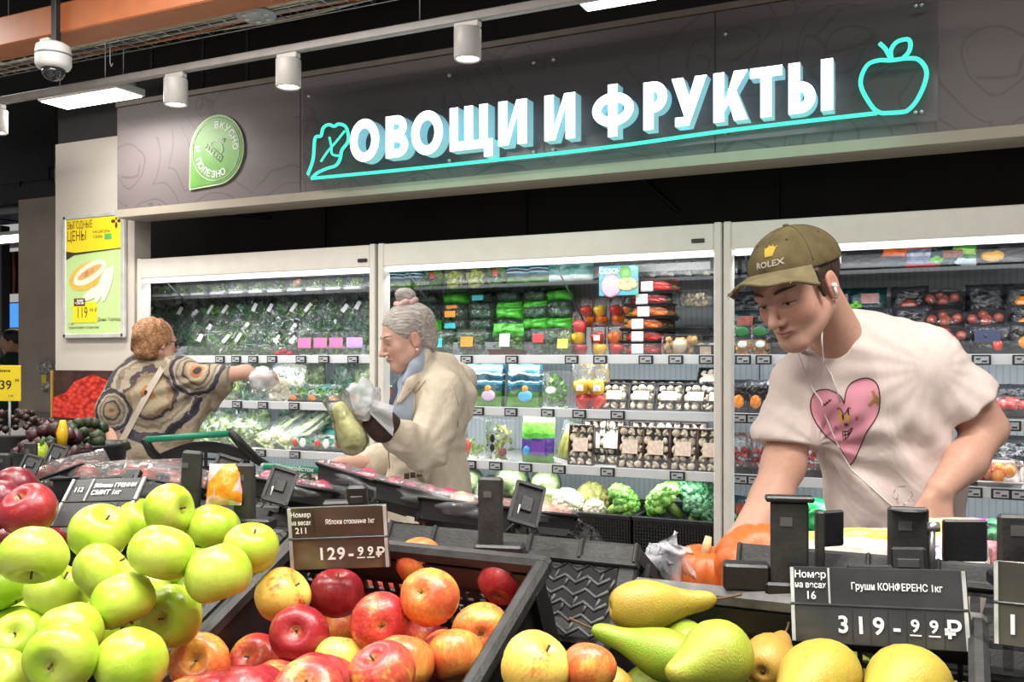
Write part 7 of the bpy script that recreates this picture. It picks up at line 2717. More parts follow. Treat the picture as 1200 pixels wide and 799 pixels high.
# ------------------------------------------------------------------ apples
def apple_mat(name, kind):
    t = NT(name)
    oi = t.n('ShaderNodeObjectInfo')
    co = t.coord('Object')
    ad = t.n('ShaderNodeVectorMath', operation='ADD')
    sc = t.n('ShaderNodeVectorMath', operation='SCALE')
    t.l(co, ad.inputs[0])
    cx = t.n('ShaderNodeCombineXYZ')
    for i in range(3):
        t.l(t.math('MULTIPLY', oi.outputs['Random'], 37.0 + 11 * i), cx.inputs[i])
    t.l(cx.outputs[0], ad.inputs[1])
    big = t.noise(.9, 2, ad.outputs[0])
    mp = t.n('ShaderNodeMapping')
    mp.inputs['Scale'].default_value = (1, 1, .16)
    t.l(ad.outputs[0], mp.inputs[0])
    streak = t.noise(11, 4, mp.outputs[0])
    vor = t.n('ShaderNodeTexVoronoi')
    vor.inputs['Scale'].default_value = 13
    t.l(ad.outputs[0], vor.inputs['Vector'])
    dots = t.math('LESS_THAN', vor.outputs['Distance'], .055)
    sep = t.n('ShaderNodeSeparateXYZ')
    t.l(co, sep.inputs[0])
    f = t.math('ADD', big, t.math('MULTIPLY', t.math('SUBTRACT', streak, .5), .55))
    if kind == 'green':
        c = t.ramp(t.math('ADD', big, t.math('MULTIPLY', t.math('SUBTRACT', oi.outputs['Random'], .5), .3)), [(.3, (.28, .45, .02)), (.5, (.38, .53, .035)), (.75, (.50, .58, .09))])
        c = t.mixc(t.math('MULTIPLY', dots, .35), c, (.62, .72, .28))
    else:
        st_ = {'dark': [(.2, (.42, .06, .05)), (.5, (.29, .018, .024)), (.7, (.24, .010, .018)), (.88, (.46, .06, .03))],
               'red': [(.28, (.62, .30, .05)), (.42, (.56, .10, .045)), (.6, (.42, .030, .030)), (.8, (.34, .018, .024))],
               'orange': [(.3, (.68, .34, .055)), (.45, (.66, .20, .045)), (.62, (.60, .105, .035)), (.8, (.50, .05, .028))],
               'yellow': [(.36, (.70, .52, .10)), (.56, (.68, .44, .085)), (.66, (.62, .20, .04)), (.78, (.45, .03, .02))],
               'plum': [(.3, (.20, .012, .022)), (.55, (.13, .008, .018)), (.8, (.30, .03, .03))]}[kind]
        c = t.ramp(f, st_)
        c = t.mixc(t.math('MULTIPLY', dots, .4), c, (.70, .42, .22))
    # russet in the stem hollow
    hol = t.math('MULTIPLY', t.math('LESS_THAN', t.math('SQRT', t.math('ADD', t.math('POWER', sep.outputs[0], 2), t.math('POWER', sep.outputs[1], 2))), .20), t.math('GREATER_THAN', streak, .45))
    c = t.mixc(t.math('MULTIPLY', hol, .45), c, (.34, .26, .06) if kind == 'green' else (.42, .26, .07))
    t.pbr(c, .34, normal=t.bump(t.noise(7, 3, ad.outputs[0]), .05, .05), spec=.45, coat=.10, sss=.0)
    MATS[name] = t.m
    return t.m


AM = {k: apple_mat('apple_skin_' + k, k) for k in ('green', 'dark', 'red', 'orange', 'yellow', 'plum')}
STEM = M('apple_stem', (.10, .055, .02), .8, var=.3, scale=60)
CALYX = M('apple_calyx', (.07, .045, .018), .9, var=.4, scale=60)


def apple_mesh(name, m, tall, seed):
    r = random.Random(seed)
    ph, am = r.uniform(0, 6), r.uniform(.015, .035)
    prof = []
    for i in range(19):
        a = PI * i / 18 - PI / 2
        rad = math.cos(a)
        z = math.sin(a)
        R_ = rad ** .86 if rad > 1e-6 else 0
        dim = .36 * math.exp(-(R_ / .30) ** 2) if z > 0 else .24 * math.exp(-(R_ / .26) ** 2)
        zz = (z - dim) if z > 0 else (z + dim)
        prof.append((R_ * (1.0 + .07 * z), zz * tall))
    return MB().lathe(prof, 26, 0, None, True, lambda an, u: 1 + am * math.cos(2 * an + ph) + (.028 * math.cos(5 * an + ph) if u < .4 else .012 * math.cos(3 * an))).mesh(name, m)


AMESH = {k: [apple_mesh('apple', AM[k], (.86, .92, .82)[j], 7 * j + len(k)) for j in range(3)] for k in AM}
stem_me = MB().tube([(0, 0, .46), (.02, .01, .60), (.06, .02, .80)], [.035, .03, .045], 7).mesh('stem', STEM)
calyx_mb = MB()
for k in range(5):
    a = k * 2 * PI / 5
    calyx_mb.add([(.05 * math.cos(a - .5), .05 * math.sin(a - .5), -.60), (.05 * math.cos(a + .5), .05 * math.sin(a + .5), -.60), (.14 * math.cos(a), .14 * math.sin(a), -.72), (.02 * math.cos(a), .02 * math.sin(a), -.64)], [(0, 1, 2), (0, 2, 3)], 0)
calyx_mb.ball((0, 0, -.62), .06, 1)
calyx_me = calyx_mb.mesh('calyx', CALYX)


def quat_to(axis, spin):
    q = Vector(axis).normalized().to_track_quat('Z', 'Y')
    return (q.to_matrix() @ Matrix.Rotation(spin, 3, 'Z')).to_euler()


def apple(kind, c, r, axis, label, group, rr_):
    o = place_mesh(AMESH[kind][rr_.randrange(3)], 'apple')
    o.location = c
    o.rotation_euler = quat_to(axis, rr_.uniform(0, 6))
    o.scale = (r,) * 3
    tag(o, label, 'apple', group)
    place_mesh(stem_me, 'stem', o)
    place_mesh(calyx_me, 'calyx', o)
    return o


def view_axis(a):
    return RIGHT * a[0] + UP * a[1] - FWD * a[2]


def pile(spec, rad, fill_n, fill_kind, xlim, labels, group, seed, desc, drop=.050, ylim=(.66, 1.02)):
    """spec: px, py, apparent size in px, kind, axis (right, up, towards the viewer)"""
    rr_ = random.Random(seed)
    P, R_, K, A = [], [], [], []
    for (px, py, d, k, ax) in spec:
        zd = 2 * rad * FPX / d
        P.append(np.array(W(px, py, zd)))
        K.append(k)
        A.append(view_axis(ax))
    P = np.array(P)
    # the visible apples lie on a sloping surface: pull their depth to it
    G = np.c_[P[:, 0], P[:, 1], np.ones(len(P))]
    co, *_ = np.linalg.lstsq(G, P[:, 2], rcond=None)
    cam_ = np.array([0, 0, CAMZ])
    n = len(P)
    for it in range(n):
        d = P[it] - cam_
        t_ = (co[0] * cam_[0] + co[1] * cam_[1] + co[2] - cam_[2]) / (d[2] - co[0] * d[0] - co[1] * d[1])
        if .85 < t_ < 1.2:
            P[it] = cam_ + d * (.6 + .4 * t_)
    rads = np.array([s[2] * np.linalg.norm((P[i] - cam_)[:2] @ np.array([[-SN], [CS]])) / FPX / 2 for i, s in enumerate(spec)])
    nr = np.array([-co[0], -co[1], 1.0])
    nr /= np.linalg.norm(nr)
    fl, flab = [], []
    s_ = rad * 2.02
    for j in range(14):
        for i in range(12):
            x = xlim[0] + rad + s_ * (i + .5 * (j % 2))
            y = ylim[0] + j * s_ * .87
            if x > xlim[1] - rad or y > ylim[1]:
                continue
            flab.append('%s from left, %s row from the front' % (ordinal(i), ordinal(j)))
            fl.append(np.array([x, y, co[0] * x + co[1] * y + co[2]]) - nr * drop)
    fl = np.array(fl)
    allP = np.r_[P, fl]
    allR = np.r_[rads, np.full(len(fl), rad * .97)]
    mob = np.r_[np.full(n, .10), np.full(len(fl), 1.0)]
    for it in range(120):
        dv = allP[:, None] - allP[None]
        ds = np.linalg.norm(dv, axis=2) + 1e-9
        np.fill_diagonal(ds, 9)
        ov = (allR[:, None] + allR[None]) * .91 - ds
        ov[ov < 0] = 0
        wgt = mob[:, None] / (mob[:, None] + mob[None])
        allP += ((dv / ds[:, :, None]) * (ov * wgt)[:, :, None]).sum(1) * .4
        allP[n:, 0] = np.clip(allP[n:, 0], xlim[0] + rad, xlim[1] - rad)
    rows = {}
    for i, s in enumerate(spec):
        rows.setdefault(labels(s), []).append((s[0], i))
    for rn, l in rows.items():
        l.sort()
        for o_, (px, i) in enumerate(l):
            apple(K[i], Vector(allP[i]), rads[i], A[i], '%s apple, %s from left in the %s' % (desc[K[i]], ordinal(o_), rn), group, rr_)
    fk = fill_kind if isinstance(fill_kind, (list, tuple)) else [fill_kind]
    for i in range(n, len(allP)):
        k = fk[rr_.randrange(len(fk))]
        apple(k, Vector(allP[i]), allR[i], (rr_.uniform(-1, 1), rr_.uniform(-1, 1), rr_.uniform(-.3, 1)), '%s apple of lower layer, %s' % (desc[k], flab[i - n]), group + ', lower layer', rr_)
    return co


def row_of(tagname, edges):
    def f(s):
        for lim, nm in edges:
            if s[1] < lim:
                return nm + ' of ' + tagname
        return 'front row of ' + tagname
    return f


UPA, TOC = (.15, .9, .3), (0, .1, 1)
green = [(39, 650, 77, 'green', (.2, -.75, .5)), (64, 695, 70, 'green', (.55, .75, .1)), (117, 632, 70, 'green', (.5, .85, .3)), (120, 664, 72, 'green', (.7, .6, -.2)), (190.6, 650, 76, 'green', (-.3, -.9, .12)),
         (138.6, 705, 77, 'green', (.4, -.85, .15)), (253, 671, 75, 'green', (.3, -.9, .12)), (201, 721, 73, 'green', (-.12, .05, 1)), (249, 617, 64, 'green', (-.3, -.9, .1)), (199.5, 598, 61, 'green', (.95, .1, .35)),
         (294, 643, 64, 'green', (.2, .85, .2)), (10, 688, 64, 'green', (.5, -.8, .1)), (18, 737, 60, 'green', (.05, .85, .5)), (88, 736, 78, 'green', (.3, -.9, .15)), (73, 769, 83, 'green', (-.05, -.05, 1)), (155, 775, 85, 'green', (-.4, -.85, .15)),
         (10, 786, 68, 'green', (.5, -.8, .1)), (163, 612, 56, 'green', (.6, .6, .3)), (230, 700, 60, 'green', (.2, .2, -.8)), (112, 700, 60, 'green', (.2, .2, -.8)), (60, 610, 58, 'green', (.1, .3, -.9))]
green = [g for g in green if not (g[0] == 60 and g[1] == 610)]
cg = pile(green, .0335, 0, 'green', (gx[0] + .015, gx[1] - .015), row_of('green apples', ((625, 'back row'), (668, 'second row'), (698, 'third row'), (730, 'fourth row'), (760, 'fifth row'))), 'green apples in the crate', 5, {'green': 'bright green'}, .052)
red = [(331, 698, 66, 'yellow', (.65, .55, .1)), (394.7, 695, 61, 'dark', (.1, .9, .1)), (445, 690, 56, 'red', (0, .9, -.2)), (445, 730, 70, 'red', (-.25, -.1, -1)), (502.7, 699, 70, 'orange', (.3, -.4, -.8)),
       (492, 659, 59, 'orange', (.0, .9, .35)), (547, 683, 55, 'red', (.1, .7, -.5)), (589, 681, 62, 'dark', (.2, .6, -.6)), (563, 741, 67, 'orange', (-.05, -.1, -1)), (353, 745, 69, 'dark', (.0, .45, .95)),
       (289, 745, 58, 'orange', (.05, .95, .2)), (300, 775, 63, 'red', (-.25, .5, .8)), (234, 778, 71, 'orange', (.05, .45, .9)), (399, 779, 70, 'yellow', (.1, .85, -.4)), (473, 780, 73, 'orange', (.1, .8, -.5)),
       (337, 803, 56, 'orange', (.1, .8, -.3)), (543, 792, 52, 'red', (.3, .6, -.5)), (400, 738, 56, 'orange', (.3, .6, -.5)), (500, 748, 58, 'red', (.2, .5, -.7)), (455, 667, 48, 'orange', (.1, .9, .1)), (524, 772, 50, 'orange', (.2, .5, -.7)), (268, 792, 50, 'red', (.3, .6, -.4))]
cr = pile(red, .0335, 0, ['red', 'orange', 'dark'], (gx[2] + .02, gx[3] - .02), row_of('mixed apples', ((668, 'back row'), (700, 'second row'), (732, 'third row'), (760, 'fourth row'))), 'mixed apples in the crate', 9,
          {'yellow': 'yellow and red', 'dark': 'dark red', 'red': 'red', 'orange': 'orange red', 'plum': 'purple red'}, .050)
darkr = [(34, 598, 66, 'dark', (-.25, .75, .5)), (-2, 592, 62, 'plum', (.2, .4, -.7)), (18, 574, 56, 'plum', (.2, .5, -.6)), (2, 637, 52, 'plum', (.2, .4, -.6)), (56, 636, 46, 'dark', (.2, .4, -.6)), (101, 623, 40, 'orange', (.2, .4, -.6)), (-40, 600, 60, 'dark', (.2, .4, -.6)), (-30, 650, 62, 'plum', (.2, .4, -.6)), (60, 585, 45, 'plum', (.2, .4, -.6))]
darkr = [d for d in darkr if d[0] != 60]
rr5 = random.Random(15)
for i, (px, py, d, k, ax) in enumerate(darkr):
    zd = 2 * .034 * FPX / d
    zd = min(zd, 1.40) if d > 50 else 1.36
    apple(k, W(px, py, zd), d * zd / FPX / 2, view_axis(ax), ('shiny dark red apple with long stem left of the tilted price sign', 'purple red apple cut by left edge, beside the stemmed one', 'purple red apple behind the stemmed dark red one', 'purple red apple low at left edge above the green apples',
          'dark red apple tucked below the stemmed dark red one', 'small orange red apple under the tilted price sign', 'dark red apple outside left edge, upper', 'purple red apple outside left edge, lower', '')[i], 'dark red apples at left', rr5)
o = apple('yellow', W(627, 782, .90), 84 * .90 / FPX / 2, view_axis((.45, .65, .2)), 'large pink and yellow apple lying in gap beside pear crate', None, rr5)
apple('orange', W(690, 783, .90), .026, view_axis((.2, .5, -.4)), 'orange apple half hidden under the rim of pear crate', None, rr5)
# small ledge in the gap that carries them
gl = thing('gap_shelf', 'narrow black shelf in the gap between apple and pear crates', 'shelf', W(640, 826, .94))
MB().box((0, .0, -.03), (.075, .2, .012), 0, TM((0, 0, 0), (.3, 0, 0))).build('board', BLACKP, gl)

# ------------------------------------------------------------------ pears
t = NT('pear_skin')
oi = t.n('ShaderNodeObjectInfo')
co = t.coord('Object')
ad = t.n('ShaderNodeVectorMath', operation='ADD')
cx = t.n('ShaderNodeCombineXYZ')
t.l(t.math('MULTIPLY', oi.outputs['Random'], 41.0), cx.inputs[0])
t.l(t.math('MULTIPLY', oi.outputs['Random'], 17.0), cx.inputs[1])
t.l(co, ad.inputs[0])
t.l(cx.outputs[0], ad.inputs[1])
oc2 = t.n('ShaderNodeSeparateColor')
t.l(oi.outputs['Color'], oc2.inputs[0])
base_ = t.ramp(t.math('ADD', oc2.outputs[0], t.math('MULTIPLY', t.math('SUBTRACT', t.noise(1.1, 2, ad.outputs[0]), .5), .5)),
               [(.1, (.22, .33, .020)), (.4, (.34, .36, .04)), (.7, (.40, .285, .04)), (1.0, (.36, .20, .032))])
rus = t.math('MULTIPLY', t.math('GREATER_THAN', t.noise(3.5, 5, ad.outputs[0], dist=.6), .60), .5)
v_ = t.n('ShaderNodeTexVoronoi')
v_.inputs['Scale'].default_value = 11
t.l(ad.outputs[0], v_.inputs['Vector'])
c_ = t.mixc(rus, base_, (.34, .21, .05))
c_ = t.mixc(t.math('MULTIPLY', t.math('LESS_THAN', v_.outputs['Distance'], .10), .55), c_, (.20, .17, .03))
t.pbr(c_, .42, normal=t.bump(t.noise(16, 3, ad.outputs[0]), .15, .03), spec=.45)
PEARM = t.m


def pear_mesh(seed, neck=1.0):
    r = random.Random(seed)
    prof = [(0, -.86), (.12, -.90), (.3, -.96), (.6, -.86), (.86, -.56), (1.0, -.1), (.97, .3), (.80, .72), (.60, 1.12), (.46, 1.5), (.38, 1.9 * neck), (.27, 2.15 * neck), (.12, 2.27 * neck), (0, 2.28 * neck)]
    # refine
    pr = smooth2(prof, 3, False)
    mb = MB()
    mb.lathe([(max(0, a), b) for a, b in pr], 24, 0, None, True, lambda an, u: 1 + .025 * math.cos(2 * an + seed) + .015 * math.cos(3 * an))
    bend = r.uniform(.10, .22)
    mb.v = [(x + bend * max(0, z) ** 2 * .30, y, z) for x, y, z in mb.v]
    return mb.mesh('pear', PEARM), bend * (2.28 * neck) ** 2 * .30, 2.28 * neck


PM = [pear_mesh(k, nk) for k, nk in ((1, 1.0), (2, .92), (3, 1.05))]


def pear(i, base, tip, rpx, zd, tone, label, dz=0.0, stem=True, spin=0.0):
    me, bx_, tz = PM[i]
    a = W(base[0], base[1], zd)
    b = W(tip[0], tip[1], zd + dz)
    R_ = rpx * zd / FPX
    o = place_mesh(me, 'pear')
    ax = (b - a).normalized()
    o.location = a
    o.rotation_euler = quat_to(ax, spin)
    L = (b - a).length / R_
    o.scale = (R_, R_, R_ * max(.72, min(1.3, L / 2.1)))
    o.color = (tone, tone, tone, 1)
    tag(o, label, 'pear', 'pears in the crate')
    if stem:
        MB().tube([(bx_, 0, tz - .06), (bx_ + .06, .02, tz + .25), (bx_ + .2, .05, tz + .62), (bx_ + .28, .05, tz + .72)], [.06, .045, .05, .07], 7).build('stem', STEM, o)
    MB().ball((0, 0, -.90), .10, 1, sc=(1, 1, .4)).build('calyx', CALYX, o)
    return o


pear(0, (752, 710), (843, 705), 30, 1.06, .72, 'golden brown pear lying on top with green neck and dark stem', .01, True, 2.2)
pear(2, (782, 768), (704, 741), 30, 1.00, .12, 'green pear lying with brown stem pointing left', .03, True, .5)
pear(1, (842, 767), (782, 800), 42, .97, .32, 'large yellow green pear in the middle of the crate', -.03, False, 1.0)
pear(0, (800, 752), (770, 742), 27, 1.06, .15, 'small green pear behind the large yellow green one', .08, False, .3)
pear(1, (902, 776), (925, 745), 32, 1.02, .95, 'brown russeted pear right of the large yellow green one', .10, True, 1.5)
pear(2, (962, 795), (905, 840), 44, .96, .70, 'wide ochre pear below the price sign', -.08, False, .8)
pear(0, (1065, 802), (1010, 830), 46, .95, .60, 'yellow ochre pear at the right below the price sign', -.06, False, .2)
pear(1, (716, 808), (690, 830), 30, .98, .85, 'ochre pear low beside the left rim of its crate', -.03, False, .2)
for i, (x, y, z) in enumerate(((760, 790, 1.05), (1000, 775, 1.10), (880, 815, 1.0), (1110, 800, 1.05), (830, 810, 1.06), (950, 760, 1.14))):
    pear(i % 3, (x, y + 18), (x + 40 * (-1) ** i, y + 8), 30, z + .03, .2 + .13 * i, 'pear of the lower layer, ' + ('far left under the top pear', 'right of middle under the ochre pear', 'front middle', 'far right', 'behind the front middle one', 'under the price sign')[i], .05, False, i)

# ------------------------------------------------------------------ price signs on our side
SGN = M('sign_black_plate', (.035, .036, .038), .22, var=.35, scale=14, coat=.3)
SGG = M('sign_olive_plate', (.060, .056, .040), .16, var=.5, scale=8, coat=.5)
EDGE = M('clear_sign_edge', (.45, .45, .44), .25, var=.3, scale=30)


def price_sign(label, cpx, zd, rot, w, h, no, name, price, plate, ns=.0115, nms=.011, ps=.024, split=.25):
    c = W(cpx[0], cpx[1], zd)
    r = thing('price_sign', label, 'price sign', c, rot)
    MB().box((0, 0, h * .25), (w, .004, h * .485), 0, None, .001).build('upper_plate', plate, r)
    MB().box((0, -.0015, -h * .25), (w * 1.01, .004, h * .49), 0, None, .001).build('lower_plate', plate, r)
    MB().box((0, -.003, .0), (w * 1.005, .004, h * .035), 0, None, .001).build('fold', SGN, r)
    for s in (-1, 1):
        MB().box((s * (w / 2 - .0025), -.0035, h * .25), (.004, .002, h * .46)).build('edge_strip', EDGE, r)
        MB().box((s * (w / 2 - .0025), -.0045, -h * .25), (.004, .002, h * .46)).build('edge_strip', EDGE, r)
    xs_ = -w / 2 + w * split
    MB().box((xs_, -.0032, h * .25), (.0022, .0015, h * .46)).build('divider', EDGE if plate is SGN else SGG, r)
    y = -.0034

    def tx(s, x, z, size, bold, al='CENTER', maxw=9.0, yy=y, nm='lettering'):
        mb = MB()
        me = text_mesh(s, size, bold, .0003, al)
        ww = max([v.co.x for v in me.vertices] or [1]) - min([v.co.x for v in me.vertices] or [0])
        k_ = min(1.0, maxw / max(ww, 1e-6))
        add_mesh(mb, me, TM((x, yy, z)) @ RX90 @ Matrix.Diagonal((k_, max(k_, .8), 1, 1)))
        return mb.build(nm, TXTW, r)
    for k, ln in enumerate(no):
        tx(ln, -w / 2 + w * split / 2 + .001, h * .25 + (len(no) - 1) * .5 * ns * .95 - k * ns * .95, ns, .012, 'CENTER', w * split * .80)
    for k, ln in enumerate(name):
        tx(ln, xs_ + .006 if len(name) > 1 else xs_ + (w / 2 - xs_) / 2, h * .25 + (len(name) - 1) * .5 * nms * 1.1 - k * nms * 1.1, nms, .012, 'LEFT' if len(name) > 1 else 'CENTER', (w / 2 - xs_) * (.66 if len(name) < 2 else .80))
    x0 = xs_ + (w / 2 - xs_) * .08
    st_ = (w / 2 - xs_) / 7.6
    for k, ch in enumerate(price):
        small = k in (4, 5)
        x = x0 + st_ * (k + .15)
        tx(ch, x, -h * .25 + (ps * .10 if small else 0), ps * (.72 if small else 1.0), .02, 'CENTER', st_ * .9, -.0054, 'digit')
        if small:
            MB().box((x, -.0052, -h * .25 - ps * .26), (ps * .45, .001, ps * .05)).build('underline', TXTW, r)
        if plate is SGN and k:
            MB().box((x - st_ * .5, -.0040, -h * .25), (.0012, .001, h * .42)).build('digit_slot', GREYP, r)
    # clip and foot
    MB().box((w * .19, .012, h * .60), (w * .20, .014, h * .34), 0, None, .003).build('clip', BLACKP, r)
    MB().box((w * .19, .006, h * .56), (w * .13, .006, h * .12), 0, None, .001).build('clip_window', DARKMETAL, r)
    MB().box((w * .02, .014, h * .50), (w * .38, .016, h * .08), 0, None, .003).build('foot', BLACKP, r)
    MB().box((w * .19, .018, h * .1), (w * .12, .012, h * .9), 0, None, .003).build('arm', BLACKP, r)
    return r


price_sign('tilted black price sign reading Яблоки ГРЕННИ СМИТ 189-99₽', (116.6, 588.7), 1.323, (-.706, -.0665, .172), .125, .080, ['112'], ['Яблоки ГРЕННИ', 'СМИТ 1кг'], '189-99₽', SGN, .011, .0105, .021, .30)
price_sign('upright olive tinted price sign reading Яблоки сезонные 129-99₽', (397.2, 629.1), 1.161, (.0986, -.0396, .4235), .123, .080, ['Номер', 'на весах', '211'], ['Яблоки сезонные 1кг'], '129-99₽', SGG, .0105, .0108, .021, .25)
price_sign('wide black price sign reading Груши КОНФЕРЕНС 319-99₽', (1027, 711), 1.06, (-.20, -.0918, -.10), .190, .087, ['Номер', 'на весах', '16'], ['Груши КОНФЕРЕНС 1кг'], '319-99₽', SGN, .0125, .0135, .026, .235)
price_sign('dark price sign reading 149-99₽ cut by right edge', (1262, 715), .95, (-.12, -.02, -.12), .150, .088, ['Номер', 'на весах', '31'], [''], '149-99₽', SGG, .0115, .010, .028, .02)

# ------------------------------------------------------------------ the far side of the stand: crates, upright holders, packs
Y2 = 1.16
def far_crate(label, xa, xb, y, z, tilt, L=.5, h=.13, chevron=False):
    r = thing('display_crate', label, 'crate', ((xa + xb) / 2, y, z), (-tilt, 0, 0), 'black crates on the far side of the stand')
    w = xb - xa
    for a, b in (((-w / 2, 0, -.014), (w / 2, 0, -.014)), ((-w / 2, L, -.014), (w / 2, L, -.014)), ((-w / 2 + .012, 0, -.0142), (-w / 2 + .012, L, -.0142)), ((w / 2 - .012, 0, -.0142), (w / 2 - .012, L, -.0142))):
        rim_bar(a, b, .024, .028, .005).build('rim', GREYP, r)
    for s in (-1, 1):
        MB().box((s * (w / 2 - .008), L / 2, -h / 2 - .012), (.006, L - .02, h - .024)).build('side_wall', BLACKP, r)
        mb = MB()
        for k in range(6):
            mb.box((s * (w / 2 - .001), .03 + k * (L - .06) / 5, -h / 2), (.014, .008, h - .03))
        mb.build('side_ribs', BLACKP, r)
    MB().box((0, L - .008, -h / 2), (w - .02, .006, h - .02)).build('far_wall', BLACKP, r)
    MB().box((0, L / 2, -h + .004), (w - .01, L - .01, .008)).build('bottom', BLACKP, r)
    # rail with shallow recesses on the side we see
    MB().box((0, -.006, -.028), (w, .018, .010), 0, None, .002).build('rail', GREYP, r)
    n = max(2, int(w / .075))
    for k in range(n + 1):
        MB().box((-w / 2 + .004 + k * (w - .008) / n, -.008, -.014), (.006, .018, .028), 0, None, .002).build('rail_rib', GREYP, r)
    mb = MB()
    if chevron:
        cw, chh = .016, .017
        z0, z1 = -h + .008, -.034
        for row in range(int((z1 - z0) / chh) + 1):
            zz = z0 + row * chh
            n_ = int((w - .05) / cw)
            pts = [(-w / 2 + .025 + i * cw, -.004, zz + (.010 if i % 2 else 0)) for i in range(n_ + 1)]
            mb.tube(pts, .0030, 6)
            for i in range(0, n_ + 1, 1):
                if (i + row) % 2 == 0:
                    x, y_, z_ = pts[i]
                    mb.tube([(x, -.004, z_), (x + .006, -.004, z_ + chh * .95)], .0024, 5)
        o = mb.build('chevron_grid', M('grid_grey', (.06, .06, .06), .5), r)
        o['kind'] = 'stuff'
        for s in (-1, 1):
            MB().box((s * (w / 2 - .014), -.002, -h / 2 - .01), (.026, .014, h - .02), 0, None, .003).build('corner_post', GREYP, r)
    else:
        slotted(mb, -w / 2 + .01, w / 2 - .01, -h + .01, -.035, -.002, 16, 3)
        mb.build('near_wall', BLACKP, r)
    return r


x_b = ratio(753) * 1.2
far_crate('black crate with chevron pierced wall behind the gap between apples and pears', x_b - .62, x_b, 1.2, 1.25, .50, .5, .135, True)
far_crate('black crate behind the green apples', x_b - 1.24, x_b - .63, 1.25, 1.25, .50)
far_crate('black crate behind the dark red apples', x_b - 1.86, x_b - 1.25, 1.25, 1.25, .50)
far_crate('black crate behind the pears, facing the young man', ratio(866) * 1.25, ratio(866) * 1.25 + .56, 1.25, 1.255, .38)


def holder(label, px, y0, y1, wpx, zd, backs=True, cap=False, lean=.0):
    p = W(px, y1, zd)
    sc = zd / FPX
    w, h = wpx * sc, (y1 - y0) * sc
    r = thing('sign_holder', label, 'sign holder', p, (0, 0, YAW * .6), 'upright sign holders along the ridge of the stand')
    MB().box((0, 0, h / 2), (w, .012, h), 0, TM((0, 0, 0), (0, lean, 0)), .003).build('post', GREYP, r)
    MB().box((w * .35, .004, .004), (w * 2.0, .03, .016), 0, None, .003).build('clamp', BLACKP, r)
    if cap:
        MB().box((0, 0, h + .003), (w * 1.28, .022, .007), 0, None, .002).build('post_cap', BLACKP, r)
    MB().box((-w * .1, -.0065, h * .78), (w * .32, .001, w * .24)).build('moulded_mark', M('faint_grey', (.085, .083, .08), .7), r)
    if backs:
        T_ = TM((w * 1.30, .030, h * .60), (-.45, .30, .25))
        MB().box((0, 0, 0), (w * 1.25, .006, h * .58), 0, T_, .002).build('sign_back', BLACKP, r)
        mb = MB()
        for s in (-1, 1):
            mb.box((s * w * .58, -.004, 0), (.004, .006, h * .56), 0, T_)
            mb.box((0, -.004, s * h * .27), (w * 1.2, .006, .004), 0, T_)
        mb.box((0, -.004, .0), (w * .5, .005, h * .2), 0, T_, .001)
        mb.build('sign_ribs', BLACKS, r)
        MB().tube([(w * .55, .014, h * .28), (w * .95, .018, h * .40), (w * 1.1, .02, h * .62)], .0013, 5).build('spring_wire', METAL, r)
    return r


holder('black upright sign holder before the reddish trays', 222, 528, 604, 24, 1.30, True, False, .06)
holder('black upright sign holder right of the orange printed bag', 287, 543, 617, 25, 1.28)
holder('black upright sign holder with bent wire before the cabbages', 575, 559, 648, 29, 1.22)
h_ = holder('tall capped black sign holder before the orange pumpkin', 925, 587, 693, 43, 1.13, False, True)
MB().box((.066, .012, .070), (.040, .008, .044), 0, TM((0, 0, 0), (0, 0, .5)), .002).build('sign_back', BLACKP, h_)
MB().box((.036, .006, .060), (.010, .018, .075), 0, None, .002).build('arm', GREYP, h_)
MB().box((-.050, .01, .015), (.055, .03, .032), 0, None, .003).build('clamp', BLACKP, h_)
h_ = holder('wide black sign holder with rounded top below the fist of young man', 1064, 594, 690, 45, 1.12, False)
MB().box((.072, .012, .056), (.052, .008, .050), 0, TM((0, 0, 0), (0, 0, .15)), .002).build('sign_back', BLACKP, h_)
MB().tube([(.020, -.004, .075), (.034, -.004, .076)], .006, 10).tube([(.026, -.004, .02), (.026, -.004, .075)], .004, 8).build('pin', METAL, h_)
MB().tube([(.0, 0, .094), (.0, 0, .0955)], .022, 12).build('rounded_top', GREYP, h_)
holder('large black sign holder cut by right edge', 1196, 603, 684, 50, 1.02, False)
holder('black upright sign holder at far left before the dark tubs', 36, 518, 562, 16, 1.85)
holder('small black sign holder cut by left edge', 5, 531, 570, 16, 1.7, True)

# wrapped trays on the far side
PLUM = M('plum_skin', (.26, .04, .07), .25, var=.5, scale=30, coat=.2)
REDB = M('red_brown_fruit', (.22, .035, .018), .35, var=.4, scale=30)
PINKF = M('pale_pink_fruit', (.62, .27, .20), .35, var=.3, scale=40)


def wrapped_tray(label, px, py, zd, rot, sz, fruit, rad, n, seed, milky=False):
    p = W(px, py, zd)
    r = thing('wrapped_tray', label, 'tray', p, rot, 'wrapped fruit trays on the far side')
    w, d, h = sz
    tray_mb(w, d, h).build('tray', BLACKP, r)
    for q in lumps(n, (w * .95, d * .95, h * 1.5), rad, seed, z0=h * .2):
        MB().ball(q, rad, 2, 0, .1, 30).build('fruit', fruit, r)
    f = pillow(w * 1.12, h * 1.75, d * 1.1, seed, .010).build('film', film('tray_film', (1, .98, .98), .09, .27, 45, 1.0), r)
    MB().grid(lambda u, v: Vector((w * .5 + u * .07, (v - .5) * d * .8 + .01 * math.sin(9 * u + 6 * v), h * .8 - .05 * u + .012 * math.sin(11 * v + 4 * u))), 7, 9).build('film_tail', BAG, r)
    return r


